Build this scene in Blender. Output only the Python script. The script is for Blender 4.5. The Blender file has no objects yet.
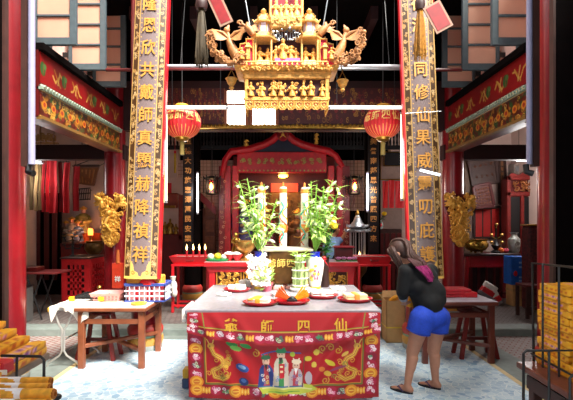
import bpy, math, random
import numpy as np
from mathutils import Vector, Matrix, Euler

SC = bpy.context.scene
COL = SC.collection
PI = math.pi

# ---------------------------------------------------------------- camera
CAM_H, FPX = 1.6, 450.0
cd = bpy.data.cameras.new('camera')
cam = bpy.data.objects.new('camera', cd); COL.objects.link(cam)
cam.location = (0, 0, CAM_H); cam.rotation_euler = (PI/2, 0, 0)
cd.sensor_width = 36.0; cd.lens = FPX/573*36.0
cd.shift_x = 2.5/573; cd.shift_y = 22/573
cd.clip_start = 0.05; cd.clip_end = 200
SC.camera = cam
# ---------------------------------------------------------------- world, exposure, daylight
w = bpy.data.worlds.new('world'); SC.world = w; w.use_nodes = True
bg = w.node_tree.nodes['Background']
bg.inputs[0].default_value = (0.75, 0.85, 1.0, 1); bg.inputs[1].default_value = 0.12
SC.view_settings.view_transform = 'Standard'; SC.view_settings.look = 'None'
SC.view_settings.gamma = 1.0; SC.view_settings.exposure = 0.5
def area(name, loc, size, power, color, rot=(0, 0, 0)):
    l = bpy.data.lights.new(name, 'AREA'); l.shape = 'RECTANGLE'; l.size, l.size_y = size
    l.energy = power; l.color = color
    o = bpy.data.objects.new(name, l); COL.objects.link(o); o.location = loc; o.rotation_euler = rot
    return o
# daylight of the open roof over the courtyard
area('skylight_opening', (-0.1, 4.3, 5.9), (3.4, 3.0), 130, (1.0, 0.985, 0.95))
# daylight of the street door behind the photographer
area('street_door_daylight', (0, -1.6, 2.2), (4.0, 3.0), 50, (0.95, 0.97, 1.0), (PI/2, 0, 0))
sun = bpy.data.lights.new('sun', 'SUN'); sun.energy = 11.5; sun.angle = math.radians(26); sun.color = (1, 0.96, 0.88)
so = bpy.data.objects.new('sun', sun); COL.objects.link(so)
so.rotation_euler = Vector((-0.50, 0.60, -1.0)).to_track_quat('-Z', 'Y').to_euler()
SC.cycles.use_denoising = True
SC.cycles.max_bounces = 8

# ---------------------------------------------------------------- helpers
def X(px, d): return (px-284.0)*d/FPX
def Z(py, d): return CAM_H-(py-222.0)*d/FPX
def P(px, py, d): return Vector((X(px, d), d, Z(py, d)))

def lin(c):
    if isinstance(c, str):
        c = c.lstrip('#'); c = [int(c[i:i+2], 16)/255 for i in (0, 2, 4)]
    return tuple((x/12.92 if x <= 0.04045 else ((x+0.055)/1.055)**2.4) for x in c[:3])

MATS = {}
def mat(name, color, rough=0.5, metal=0.0, var=0.12, scale=14.0, bump=0.0, bscale=None, coat=0.0, trans=0.0, sheen=0.0):
    if name in MATS: return MATS[name]
    m = bpy.data.materials.new(name); m.use_nodes = True; MATS[name] = m
    nt = m.node_tree; b = nt.nodes['Principled BSDF']
    c = lin(color)
    b.inputs['Roughness'].default_value = rough; b.inputs['Metallic'].default_value = metal
    if coat: b.inputs['Coat Weight'].default_value = coat; b.inputs['Coat Roughness'].default_value = 0.12
    if trans: b.inputs['Transmission Weight'].default_value = trans
    if sheen: b.inputs['Sheen Weight'].default_value = sheen
    tc = nt.nodes.new('ShaderNodeTexCoord')
    n = nt.nodes.new('ShaderNodeTexNoise'); n.inputs['Scale'].default_value = scale; n.inputs['Detail'].default_value = 4
    nt.links.new(tc.outputs['Object'], n.inputs['Vector'])
    r = nt.nodes.new('ShaderNodeValToRGB')
    r.color_ramp.elements[0].position = 0.3; r.color_ramp.elements[1].position = 0.7
    r.color_ramp.elements[0].color = (*[x*(1-var) for x in c], 1)
    r.color_ramp.elements[1].color = (*[min(1, x*(1+var)) for x in c], 1)
    nt.links.new(n.outputs['Fac'], r.inputs['Fac']); nt.links.new(r.outputs['Color'], b.inputs['Base Color'])
    if bump:
        n2 = nt.nodes.new('ShaderNodeTexNoise'); n2.inputs['Scale'].default_value = bscale or scale*3; n2.inputs['Detail'].default_value = 3
        nt.links.new(tc.outputs['Object'], n2.inputs['Vector'])
        bp = nt.nodes.new('ShaderNodeBump'); bp.inputs['Strength'].default_value = bump; bp.inputs['Distance'].default_value = 0.01
        nt.links.new(n2.outputs['Fac'], bp.inputs['Height']); nt.links.new(bp.outputs['Normal'], b.inputs['Normal'])
    return m
def emit(name, color, strength):
    if name in MATS: return MATS[name]
    m = bpy.data.materials.new(name); m.use_nodes = True; MATS[name] = m
    b = m.node_tree.nodes['Principled BSDF']; c = lin(color)
    b.inputs['Base Color'].default_value = (*c, 1); b.inputs['Emission Color'].default_value = (*c, 1)
    b.inputs['Emission Strength'].default_value = strength
    return m
def vmat(name, rough=0.6, sheen=0.0, metal=0.0, bump=0.0, coat=0.0):
    """material whose pattern (embroidery, printed or painted motif) is stored per vertex"""
    if name in MATS: return MATS[name]
    m = bpy.data.materials.new(name); m.use_nodes = True; MATS[name] = m
    nt = m.node_tree; b = nt.nodes['Principled BSDF']
    a = nt.nodes.new('ShaderNodeVertexColor'); a.layer_name = 'pattern'
    nt.links.new(a.outputs['Color'], b.inputs['Base Color'])
    b.inputs['Roughness'].default_value = rough; b.inputs['Metallic'].default_value = metal
    if sheen: b.inputs['Sheen Weight'].default_value = sheen
    if coat: b.inputs['Coat Weight'].default_value = coat
    if bump:
        tc = nt.nodes.new('ShaderNodeTexCoord'); n = nt.nodes.new('ShaderNodeTexNoise'); n.inputs['Scale'].default_value = 120
        nt.links.new(tc.outputs['Object'], n.inputs['Vector'])
        bp = nt.nodes.new('ShaderNodeBump'); bp.inputs['Strength'].default_value = bump; bp.inputs['Distance'].default_value = 0.004
        nt.links.new(n.outputs['Fac'], bp.inputs['Height']); nt.links.new(bp.outputs['Normal'], b.inputs['Normal'])
    return m

def basis(axis):
    a = Vector(axis).normalized()
    t = Vector((0, 0, 1)) if abs(a.z) < 0.9 else Vector((1, 0, 0))
    u = a.cross(t).normalized(); v = a.cross(u).normalized()
    return u, v, a

class MB:
    def __init__(s): s.v = []; s.f = []; s.m = []; s.s = []
    def add(s, vs, fs, mi=0, smooth=True):
        o = len(s.v); s.v.extend([tuple(p) for p in vs])
        for f in fs: s.f.append(tuple(i+o for i in f)); s.m.append(mi); s.s.append(smooth)
        return s
    def box(s, x0, x1, y0, y1, z0, z1, mi=0, M=None, bev=0.0):
        if bev <= 0:
            vs = [Vector((x, y, z)) for z in (z0, z1) for y in (y0, y1) for x in (x0, x1)]
            fs = [(0, 2, 3, 1), (4, 5, 7, 6), (0, 1, 5, 4), (2, 6, 7, 3), (0, 4, 6, 2), (1, 3, 7, 5)]
        else:
            b = min(bev, (x1-x0)/2.01, (y1-y0)/2.01, (z1-z0)/2.01)
            vs = []; idx = {}
            for sx in (0, 1):
                for sy in (0, 1):
                    for sz in (0, 1):
                        cx, cy, cz = (x0, x1)[sx], (y0, y1)[sy], (z0, z1)[sz]
                        dx, dy, dz = b*(1-2*sx), b*(1-2*sy), b*(1-2*sz)
                        for k, p in enumerate(((cx, cy+dy, cz+dz), (cx+dx, cy, cz+dz), (cx+dx, cy+dy, cz))):
                            idx[(sx, sy, sz, k)] = len(vs); vs.append(Vector(p))
            fs = []
            for k in range(3):
                for side in (0, 1):
                    o2 = [i for i in range(3) if i != k]
                    q = []
                    for a, c in ((0, 0), (1, 0), (1, 1), (0, 1)):
                        t = [0, 0, 0]; t[k] = side; t[o2[0]] = a; t[o2[1]] = c
                        q.append(idx[(*t, k)])
                    flip = (side == 0) != (k == 1)
                    fs.append(tuple(q[::-1]) if flip else tuple(q))
            for k in range(3):
                o2 = [i for i in range(3) if i != k]
                for a in (0, 1):
                    for c in (0, 1):
                        t0 = [0, 0, 0]; t0[o2[0]] = a; t0[o2[1]] = c; t1 = list(t0); t1[k] = 1
                        fs.append((idx[(*t0, o2[0])], idx[(*t1, o2[0])], idx[(*t1, o2[1])], idx[(*t0, o2[1])]))
            for sx in (0, 1):
                for sy in (0, 1):
                    for sz in (0, 1): fs.append(tuple(idx[(sx, sy, sz, k)] for k in range(3)))
        if M is not None: vs = [M @ p for p in vs]
        return s.add(vs, fs, mi, False)
    def bar(s, p0, p1, w, h, mi=0, up=(0, 0, 1), bev=0.0):
        p0, p1 = Vector(p0), Vector(p1); a = (p1-p0); L = a.length; a.normalize()
        u = Vector(up); side = a.cross(u)
        if side.length < 1e-4: side = a.cross(Vector((0, 1, 0)))
        side.normalize(); u2 = side.cross(a).normalized()
        M = Matrix(((side.x, a.x, u2.x, p0.x), (side.y, a.y, u2.y, p0.y), (side.z, a.z, u2.z, p0.z), (0, 0, 0, 1)))
        return s.box(-w/2, w/2, 0, L, -h/2, h/2, mi, M, bev)
    def tube(s, pts, r, n=8, mi=0, closed=False, caps=True):
        pts = [Vector(p) for p in pts]; N = len(pts)
        rr = r if isinstance(r, (list, tuple)) else [r]*N
        vs = []; pu = None
        for i, p in enumerate(pts):
            if closed: t = pts[(i+1) % N]-pts[i-1]
            else: t = pts[min(i+1, N-1)]-pts[max(i-1, 0)]
            if t.length < 1e-9: t = Vector((0, 0, 1))
            t.normalize()
            if pu is None: u, v, _ = basis(t)
            else:
                u = pu-t*pu.dot(t)
                if u.length < 1e-6: u, v, _ = basis(t)
                u.normalize(); v = t.cross(u).normalized()
            pu = u
            for k in range(n):
                a = 2*PI*k/n; vs.append(p+(u*math.cos(a)+v*math.sin(a))*rr[i])
        fs = []
        for i in range(N if closed else N-1):
            j = (i+1) % N
            for k in range(n):
                l = (k+1) % n; fs.append((i*n+k, i*n+l, j*n+l, j*n+k))
        if caps and not closed: fs.append(tuple(range(n))[::-1]); fs.append(tuple((N-1)*n+k for k in range(n)))
        return s.add(vs, fs, mi)
    def cone(s, p0, p1, r0, r1, n=12, mi=0): return s.tube([p0, p1], [r0, r1], n, mi)
    def lathe(s, c, prof, n=20, mi=0, sx=1.0, sy=1.0, M=None, closed=True):
        c = Vector(c); vs = []; fs = []; N = len(prof)
        for r, z in prof:
            for k in range(n):
                a = 2*PI*k/n; p = Vector((r*math.cos(a)*sx, r*math.sin(a)*sy, z))
                vs.append(c+(M @ p if M is not None else p))
        for i in range(N-1):
            for k in range(n):
                l = (k+1) % n; fs.append((i*n+k, i*n+l, (i+1)*n+l, (i+1)*n+k))
        if closed: fs.append(tuple(range(n))[::-1]); fs.append(tuple((N-1)*n+k for k in range(n)))
        return s.add(vs, fs, mi)
    def ell(s, c, r, nu=14, nv=9, mi=0, M=None):
        if not isinstance(r, (tuple, list)): r = (r, r, r)
        c = Vector(c); vs = []; fs = []
        for i in range(nv+1):
            t = PI*i/nv
            for k in range(nu):
                a = 2*PI*k/nu
                p = Vector((r[0]*math.sin(t)*math.cos(a), r[1]*math.sin(t)*math.sin(a), -r[2]*math.cos(t)))
                vs.append(c+(M @ p if M is not None else p))
        for i in range(nv):
            for k in range(nu):
                l = (k+1) % nu; fs.append((i*nu+k, i*nu+l, (i+1)*nu+l, (i+1)*nu+k))
        return s.add(vs, fs, mi)
    def caps(s, p0, p1, r0, r1, n=14, mi=0):
        """tapered limb with round ends"""
        p0, p1 = Vector(p0), Vector(p1); a = (p1-p0); L = a.length
        if L < 1e-6: return s.ell(p0, r0, mi=mi)
        a.normalize(); pts = []; rr = []
        for t in (-1, -.85, -.55, -.2): pts.append(p0+a*r0*t); rr.append(r0*math.sqrt(max(0, 1-t*t))+1e-4)
        for t in (.2, .55, .85, 1): pts.append(p1+a*r1*t); rr.append(r1*math.sqrt(max(0, 1-t*t))+1e-4)
        return s.tube(pts, rr, n, mi)
    def prism(s, poly, o, ux, uy, th, mi=0):
        """polygon in the plane (o; ux, uy) given a thickness along ux x uy"""
        o, ux, uy = Vector(o), Vector(ux), Vector(uy); nrm = ux.cross(uy).normalized()*th
        n = len(poly); A = [o+ux*a+uy*b for a, b in poly]
        ar = sum(poly[i][0]*poly[(i+1) % n][1]-poly[(i+1) % n][0]*poly[i][1] for i in range(n))
        if ar < 0: A.reverse()
        vs = [p+nrm/2 for p in A]+[p-nrm/2 for p in A]
        fs = [tuple(range(n)), tuple(range(2*n-1, n-1, -1))]
        for i in range(n): j = (i+1) % n; fs.append((i, i+n, j+n, j))
        return s.add(vs, fs, mi, False)
    def curl(s, c, ux, uy, R, r, turns=1.3, a0=0.0, mi=0, sgn=1, n=10, seg=6):
        """a spiral scroll of carving"""
        c, ux, uy = Vector(c), Vector(ux), Vector(uy); pts = []; rr = []
        for i in range(n+1):
            t = i/n; a = a0+sgn*turns*2*PI*t; q = R*(1-0.75*t)
            pts.append(c+ux*q*math.cos(a)+uy*q*math.sin(a)); rr.append(r*(1.0-0.3*t))
        return s.tube(pts, rr, seg, mi)
    def leaf(s, p, d, up, L, W, mi=0, bend=0.3, n=4):
        p, d, up = Vector(p), Vector(d).normalized(), Vector(up)
        side = d.cross(up)
        if side.length < 1e-4: side = d.cross(Vector((1, 0, 0)))
        side.normalize(); nn = side.cross(d).normalized()
        vs = []; fs = []
        for i in range(n+1):
            t = i/n; q = p+d*L*t-nn*bend*L*t*t; hw = W*math.sin(PI*min(0.97, 0.12+0.86*t))
            vs += [q-side*hw, q+nn*hw*0.3, q+side*hw]
        for i in range(n):
            b = i*3; fs += [(b, b+1, b+4, b+3), (b+1, b+2, b+5, b+4)]
        return s.add(vs, fs, mi)
    def merge(s, o, M=None, mi=None):
        vs = [M @ Vector(p) for p in o.v] if M is not None else o.v
        off = len(s.v); s.v.extend([tuple(p) for p in vs])
        for f, m_, sm in zip(o.f, o.m, o.s): s.f.append(tuple(i+off for i in f)); s.m.append(m_ if mi is None else mi); s.s.append(sm)
        return s

ORIG = {}
def link_mesh(name, me, parent, origin):
    o = bpy.data.objects.new(name, me); COL.objects.link(o)
    if parent is not None: o.parent = parent; ORIG[o.name] = ORIG[parent.name]
    else: o.location = origin; ORIG[o.name] = Vector(origin)
    return o
def build(mb, name, mats, parent=None, origin=None, sharp=40):
    if not isinstance(mats, (list, tuple)): mats = [mats]
    if parent is not None: og = ORIG[parent.name]
    elif origin is not None: og = Vector(origin)
    else:
        a = np.array(mb.v); og = Vector(((a[:, 0].min()+a[:, 0].max())/2, (a[:, 1].min()+a[:, 1].max())/2, a[:, 2].min()))
    me = bpy.data.meshes.new(name)
    me.from_pydata([(p[0]-og.x, p[1]-og.y, p[2]-og.z) for p in mb.v], [], mb.f)
    for m_ in mats: me.materials.append(m_)
    me.polygons.foreach_set('material_index', mb.m); me.polygons.foreach_set('use_smooth', mb.s)
    me.update()
    try: me.set_sharp_from_angle(angle=math.radians(sharp))
    except Exception: pass
    return link_mesh(name, me, parent, og)
def tag(o, label, cat, group=None, kind=None):
    o['label'] = label; o['category'] = cat
    if group: o['group'] = group
    if kind: o['kind'] = kind
    return o
def thing(name, label, cat, loc, group=None):
    o = bpy.data.objects.new(name, None); COL.objects.link(o); o.location = loc; o.empty_display_size = 0.1
    ORIG[o.name] = Vector(loc); return tag(o, label, cat, group)
def part(mb, name, mats, parent, label=None, sharp=40):
    o = build(mb, name, mats, parent, sharp=sharp)
    if label: o['label'] = label
    return o
def solo(mb, name, mats, label, cat, group=None, kind=None, sharp=40):
    return tag(build(mb, name, mats, sharp=sharp), label, cat, group, kind)
def struct(mb, name, mats):
    o = build(mb, name, mats); o['kind'] = 'structure'; return o
def copytree(root, loc, label=None, group=None, rz=None):
    r = root.copy(); COL.objects.link(r); r.location = loc
    if rz is not None: r.rotation_euler.z = rz
    if label: r['label'] = label
    if group: r['group'] = group
    for ch in list(root.children):
        c = ch.copy(); COL.objects.link(c); c.parent = r
        for g in list(ch.children):
            d = g.copy(); COL.objects.link(d); d.parent = c
    return r

_TX = {}
def glyphs(text, size=1.0, depth=0.02, bold=0.012):
    """mesh (verts, faces) of a text centred on the origin in the xz plane, front towards -y"""
    k = (text, depth, bold)
    if k not in _TX:
        c = bpy.data.curves.new('lettering', 'FONT'); c.body = text; c.align_x = 'CENTER'; c.size = 1.0
        c.extrude = depth/2; c.offset = bold; c.resolution_u = 3
        o = bpy.data.objects.new('lettering', c); COL.objects.link(o)
        dg = bpy.context.evaluated_depsgraph_get(); me = o.evaluated_get(dg).to_mesh()
        a = np.array([v.co[:] for v in me.vertices]); f = [tuple(p.vertices) for p in me.polygons]
        o.evaluated_get(dg).to_mesh_clear(); bpy.data.objects.remove(o); bpy.data.curves.remove(c)
        a[:, 0] -= (a[:, 0].min()+a[:, 0].max())/2; a[:, 1] -= (a[:, 1].min()+a[:, 1].max())/2
        _TX[k] = (a, f)
    a, f = _TX[k]
    return [Vector((p[0]*size, -p[2]*size, p[1]*size)) for p in a], f

class Canvas:
    """a small drawing, later stored per vertex on a finely divided surface"""
    def __init__(s, w, h, bg): s.w, s.h = w, h; s.a = np.empty((h, w, 3)); s.a[:] = lin(bg); s.yy, s.xx = np.mgrid[0:h, 0:w]+0.5
    def _p(s, m, c): s.a[m] = lin(c)
    def rect(s, x0, y0, x1, y1, c): s._p((s.xx >= x0) & (s.xx < x1) & (s.yy >= y0) & (s.yy < y1), c)
    def ell(s, x, y, rx, ry, c, rot=0.0):
        dx, dy = s.xx-x, s.yy-y; ca, sa = math.cos(rot), math.sin(rot)
        s._p(((dx*ca+dy*sa)/rx)**2+((-dx*sa+dy*ca)/ry)**2 <= 1, c)
    def poly(s, pts, c):
        m = np.zeros((s.h, s.w), bool); n = len(pts)
        for i in range(n):
            (x0, y0), (x1, y1) = pts[i], pts[(i+1) % n]
            if y0 == y1: continue
            k = ((y0 <= s.yy) & (s.yy < y1)) | ((y1 <= s.yy) & (s.yy < y0))
            m ^= k & (s.xx < (x1-x0)*(s.yy-y0)/(y1-y0)+x0)
        s._p(m, c)
    def line(s, pts, w, c):
        for (x0, y0), (x1, y1) in zip(pts[:-1], pts[1:]):
            dx, dy = x1-x0, y1-y0; L = dx*dx+dy*dy+1e-9
            t = np.clip(((s.xx-x0)*dx+(s.yy-y0)*dy)/L, 0, 1)
            s._p((s.xx-x0-t*dx)**2+(s.yy-y0-t*dy)**2 <= w*w/4, c)
    def swirl(s, x, y, R, w, c, turns=1.2, a0=0.0, sgn=1):
        pts = [(x+R*(1-.75*i/14)*math.cos(a0+sgn*turns*2*PI*i/14), y+R*(1-.75*i/14)*math.sin(a0+sgn*turns*2*PI*i/14)) for i in range(15)]
        s.line(pts, w, c)
def painted(name, cv, pos, nu, nv, m, parent=None, label=None, smooth=True):
    """surface pos(u, v) carrying the drawing cv (u to the right, v downwards)"""
    vs = []; cols = np.ones((nu*nv, 4)); k = 0
    for j in range(nv):
        v = j/(nv-1)
        for i in range(nu):
            u = i/(nu-1); vs.append(pos(u, v))
            cols[k, :3] = cv.a[min(cv.h-1, int(v*cv.h)), min(cv.w-1, int(u*cv.w))]; k += 1
    fs = [(j*nu+i, (j+1)*nu+i, (j+1)*nu+i+1, j*nu+i+1) for j in range(nv-1) for i in range(nu-1)]
    mb = MB(); mb.add(vs, fs, 0, smooth)
    o = build(mb, name, m, parent, sharp=180)
    at = o.data.color_attributes.new('pattern', 'FLOAT_COLOR', 'POINT'); at.data.foreach_set('color', cols.ravel())
    if label: o['label'] = label
    return o

def remesh(mb, voxel=0.012, smooth=6):
    """one continuous skin around the overlapping limbs in mb"""
    me = bpy.data.meshes.new('body'); me.from_pydata(mb.v, [], mb.f)
    o = bpy.data.objects.new('body', me); COL.objects.link(o)
    r = o.modifiers.new('r', 'REMESH'); r.mode = 'VOXEL'; r.voxel_size = voxel
    if smooth: q = o.modifiers.new('s', 'SMOOTH'); q.iterations = smooth; q.factor = 0.5
    dg = bpy.context.evaluated_depsgraph_get(); e = o.evaluated_get(dg).to_mesh()
    out = MB(); out.add([v.co[:] for v in e.vertices], [tuple(p.vertices) for p in e.polygons])
    o.evaluated_get(dg).to_mesh_clear(); bpy.data.objects.remove(o); bpy.data.meshes.remove(me)
    return out
def carve(mb, o, ux, uy, w, h, n, seed, mi=0, R=0.035, r=0.009, dep=0.02, blobs=0.4):
    """dense carved scrollwork filling the rectangle w x h at o"""
    rd = random.Random(seed); o, ux, uy = Vector(o), Vector(ux), Vector(uy); nn = ux.cross(uy).normalized()
    for i in range(n):
        c = o+ux*rd.uniform(R*.7, w-R*.7)+uy*rd.uniform(R*.7, h-R*.7)+nn*rd.uniform(0, dep)
        if rd.random() < blobs: mb.ell(c, (rd.uniform(.3, .6)*R, rd.uniform(.3, .5)*R, rd.uniform(.3, .7)*R), 8, 5, mi)
        else: mb.curl(c, ux, uy, R*rd.uniform(.6, 1.1), r, rd.uniform(.8, 1.4), rd.uniform(0, 6.3), mi, rd.choice((-1, 1)), 8, 5)
    return mb
def figurine(mb, p, h, mi=0, robe=None, skin=None, hat=True):
    """small carved person in a robe, feet at p"""
    p = Vector(p); robe = mi if robe is None else robe; skin = mi if skin is None else skin
    mb.lathe(p, [(.24*h, 0), (.25*h, .06*h), (.17*h, .35*h), (.16*h, .55*h), (.19*h, .68*h), (.13*h, .78*h), (.05*h, .82*h)], 10, robe)
    mb.ell(p+Vector((0, 0, .89*h)), (.085*h, .085*h, .11*h), 10, 7, skin)
    if hat: mb.lathe(p+Vector((0, 0, .95*h)), [(.11*h, 0), (.09*h, .05*h), (.05*h, .1*h), (.01*h, .13*h)], 8, mi)
    for sx in (-1, 1):
        mb.tube([p+Vector((sx*.17*h, 0, .68*h)), p+Vector((sx*.23*h, -.08*h, .52*h)), p+Vector((sx*.07*h, -.2*h, .5*h))], [.065*h, .07*h, .06*h], 7, robe)
    return mb

# ---------------------------------------------------------------- materials
RED = mat('red_lacquer', '#86101a', .32, var=.18, scale=5, coat=.4)
DRED = mat('dark_red_wood', '#57100f', .4, var=.25, scale=7)
SCAR = mat('scarlet_paint', '#d8212a', .35, var=.1, scale=8, coat=.3)
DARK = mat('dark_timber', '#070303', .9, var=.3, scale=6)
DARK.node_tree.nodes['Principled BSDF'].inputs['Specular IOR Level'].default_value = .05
BEAM = mat('near_black_red', '#2c0909', .6, var=.25, scale=6)  # even near-black red of the beams
BLACK = mat('black_iron', '#0d0d10', .45, var=.1)
GOLD = mat('gold_leaf', '#f0b04a', .38, .35, var=.25, scale=30, bump=.5, bscale=90)
PGOLD = mat('pale_gold', '#dfae62', .45, .15, var=.2, scale=40, bump=.4, bscale=120)
BRASS = mat('old_brass', '#9a7430', .3, .85, var=.3, scale=15)
BRONZE = mat('dark_bronze', '#6b4a22', .38, .6, var=.35, scale=10)
WOOD = mat('orange_brown_wood', '#8c4c2e', .45, var=.22, scale=9, bump=.15)
WOODTOP = mat('worn_table_top', '#d8c0a8', .4, var=.12, scale=6)
DWOOD = mat('dark_brown_wood', '#3a201a', .5, var=.25, scale=8)
WHITE = mat('white_paint', '#f2efe8', .5, var=.05)
CLOTHW = mat('white_cloth', '#f1e6d6', .8, var=.06, bump=.2)
STEEL = mat('grey_steel', '#a9adb2', .35, .7, var=.1)
TUBEG = mat('bent_steel_tube', '#c9c4bc', .3, .5, var=.08)
SHUT = mat('grey_green_frame', '#434f54', .5, var=.15, scale=20)
PLAST = mat('red_plastic', '#d9232b', .35, var=.1)
PINK = mat('pink_plastic', '#f0a8a2', .4, var=.1)
STONE = mat('altar_stone_top', '#9c9aa2', .25, var=.1, scale=25)
SOFT = mat('white_paper', '#f4f0e6', .7, var=.05, scale=20)
YELP = mat('yellow_joss_paper', '#eda51e', .6, var=.22, scale=22)
GREEN = mat('fresh_green_leaf', '#b4d968', .45, var=.3, scale=20)
DGREEN = mat('dark_green_leaf', '#2f6a2a', .45, var=.3, scale=20)
LBUD = mat('white_green_bud', '#e9f2d2', .5, var=.1, scale=20)
YFLOW = mat('yellow_petals', '#f4c818', .6, var=.15, scale=30)
PORC = mat('white_porcelain', '#f5f2ea', .15, var=.04, coat=.5)
COBALT = mat('cobalt_glaze', '#2233b8', .15, var=.15, coat=.5)
KRAFT = mat('kraft_cardboard', '#c79a63', .75, var=.1, scale=12)
PLAS_W = mat('faded_pink_plaster', '#cdb1a6', .85, var=.1, scale=3)
# ================================================================ THE SETTING
def floor_mat(kind):
    m = bpy.data.materials.new(kind); m.use_nodes = True; nt = m.node_tree; b = nt.nodes['Principled BSDF']
    tc = nt.nodes.new('ShaderNodeTexCoord'); L = nt.links.new
    if kind == 'blue_mosaic':
        vo = nt.nodes.new('ShaderNodeTexVoronoi'); vo.inputs['Scale'].default_value = 16; L(tc.outputs['Object'], vo.inputs['Vector'])
        r = nt.nodes.new('ShaderNodeValToRGB'); e = r.color_ramp.elements
        e[0].position = .1; e[0].color = (*lin('#8fb4cf'), 1); e[1].position = .45; e[1].color = (*lin('#b4cfdf'), 1)
        x = e.new(.7); x.color = (*lin('#cbdfe8'), 1)
        L(vo.outputs['Color'], r.inputs['Fac'])
        vd = nt.nodes.new('ShaderNodeTexVoronoi'); vd.feature = 'DISTANCE_TO_EDGE'; vd.inputs['Scale'].default_value = 16; L(tc.outputs['Object'], vd.inputs['Vector'])
        mx = nt.nodes.new('ShaderNodeMix'); mx.data_type = 'RGBA'; lt = nt.nodes.new('ShaderNodeMath'); lt.operation = 'LESS_THAN'; lt.inputs[1].default_value = .035
        L(vd.outputs['Distance'], lt.inputs[0]); L(lt.outputs[0], mx.inputs['Factor']); L(r.outputs['Color'], mx.inputs['A']); mx.inputs['B'].default_value = (*lin('#e3edef'), 1)
        L(mx.outputs['Result'], b.inputs['Base Color']); b.inputs['Roughness'].default_value = .45
    else:
        br = nt.nodes.new('ShaderNodeTexBrick'); br.inputs['Scale'].default_value = 4.2
        mp = nt.nodes.new('ShaderNodeMapping'); mp.inputs['Rotation'].default_value[2] = .62; L(tc.outputs['Object'], mp.inputs['Vector']); L(mp.outputs['Vector'], br.inputs['Vector'])
        c1, c2, c3 = {'red_joint_tiles': ('#9d9690', '#8a847e', '#7c3a33'), 'grey_hall_tiles': ('#7d7874', '#6d6763', '#4c3a37')}[kind]
        br.inputs['Color1'].default_value = (*lin(c1), 1); br.inputs['Color2'].default_value = (*lin(c2), 1); br.inputs['Mortar'].default_value = (*lin(c3), 1)
        br.inputs['Mortar Size'].default_value = .035
        L(br.outputs['Color'], b.inputs['Base Color']); b.inputs['Roughness'].default_value = .5
    return m
BLUE_FL, SIDE_FL, HALL_FL = floor_mat('blue_mosaic'), floor_mat('red_joint_tiles'), floor_mat('grey_hall_tiles')
KERB = mat('grey_green_stone', '#7d8680', .6, var=.15, scale=10)
TAN = mat('tan_edging', '#d8c08c', .6)
mb = MB(); mb.box(-5.2, 5.2, -2, 6.5, -.12, 0); struct(mb, 'floor', SIDE_FL)
mb = MB(); mb.box(-2.3, 2.3, -2, 6.1, .0, .006); struct(mb, 'floor_courtyard', BLUE_FL)
k = 0
for s in (-1, 1):
    a, b_ = sorted((s*2.3, s*2.36)); mb = MB(); mb.box(a, b_, -2, 6.1, 0, .008); k += 1; struct(mb, 'trim_%d' % k, TAN)
    a, b_ = sorted((s*2.36, s*2.72)); mb = MB(); mb.box(a, b_, -2, 6.3, 0, .010); k += 1; struct(mb, 'trim_%d' % k, KERB)
mb = MB(); mb.box(-2.3, 2.3, 6.1, 6.3, 0, .010); k += 1; struct(mb, 'trim_%d' % k, KERB)
mb = MB(); mb.box(-5.2, 5.2, 6.3, 6.62, -.1, .105, 0, None, .012); k += 1; struct(mb, 'trim_%d' % k, KERB)
mb = MB(); mb.box(-5.2, 5.2, 6.62, 11, -.1, .1); struct(mb, 'floor_hall', HALL_FL)

def tile_wall():
    m = bpy.data.materials.new('pink_wall_tiles'); m.use_nodes = True; nt = m.node_tree; b = nt.nodes['Principled BSDF']
    tc = nt.nodes.new('ShaderNodeTexCoord'); mp = nt.nodes.new('ShaderNodeMapping'); mp.inputs['Rotation'].default_value[0] = PI/2
    br = nt.nodes.new('ShaderNodeTexBrick'); br.offset = 0; br.inputs['Scale'].default_value = 6; br.inputs['Brick Width'].default_value = .5; br.inputs['Row Height'].default_value = .5
    br.inputs['Color1'].default_value = (*lin('#d8b9a8'), 1); br.inputs['Color2'].default_value = (*lin('#c9a797'), 1); br.inputs['Mortar'].default_value = (*lin('#8a6a5e'), 1); br.inputs['Mortar Size'].default_value = .03
    nt.links.new(tc.outputs['Object'], mp.inputs['Vector']); nt.links.new(mp.outputs['Vector'], br.inputs['Vector']); nt.links.new(br.outputs['Color'], b.inputs['Base Color']); b.inputs['Roughness'].default_value = .3
    return m
mb = MB(); mb.box(-2.4, 2.4, 10.2, 10.4, .1, 3.0); struct(mb, 'wall_back', tile_wall())
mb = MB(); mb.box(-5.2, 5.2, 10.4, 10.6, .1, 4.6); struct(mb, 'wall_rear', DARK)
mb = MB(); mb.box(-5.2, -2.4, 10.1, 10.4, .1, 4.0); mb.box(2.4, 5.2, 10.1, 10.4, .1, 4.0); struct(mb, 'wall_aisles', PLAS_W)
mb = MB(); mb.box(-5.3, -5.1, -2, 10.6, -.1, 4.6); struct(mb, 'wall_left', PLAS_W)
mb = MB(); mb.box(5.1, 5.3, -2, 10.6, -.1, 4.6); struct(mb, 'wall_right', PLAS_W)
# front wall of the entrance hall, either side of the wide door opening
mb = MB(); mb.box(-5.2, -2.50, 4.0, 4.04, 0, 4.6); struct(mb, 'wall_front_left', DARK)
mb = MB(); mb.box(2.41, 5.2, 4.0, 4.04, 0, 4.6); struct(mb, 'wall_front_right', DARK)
mb = MB(); mb.box(-2.50, -2.478, 3.99, 4.05, 0, 4.6); k += 1; struct(mb, 'trim_%d' % k, DWOOD)
mb = MB(); mb.box(2.388, 2.41, 3.99, 4.05, 0, 4.6); k += 1; struct(mb, 'trim_%d' % k, DWOOD)
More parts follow.
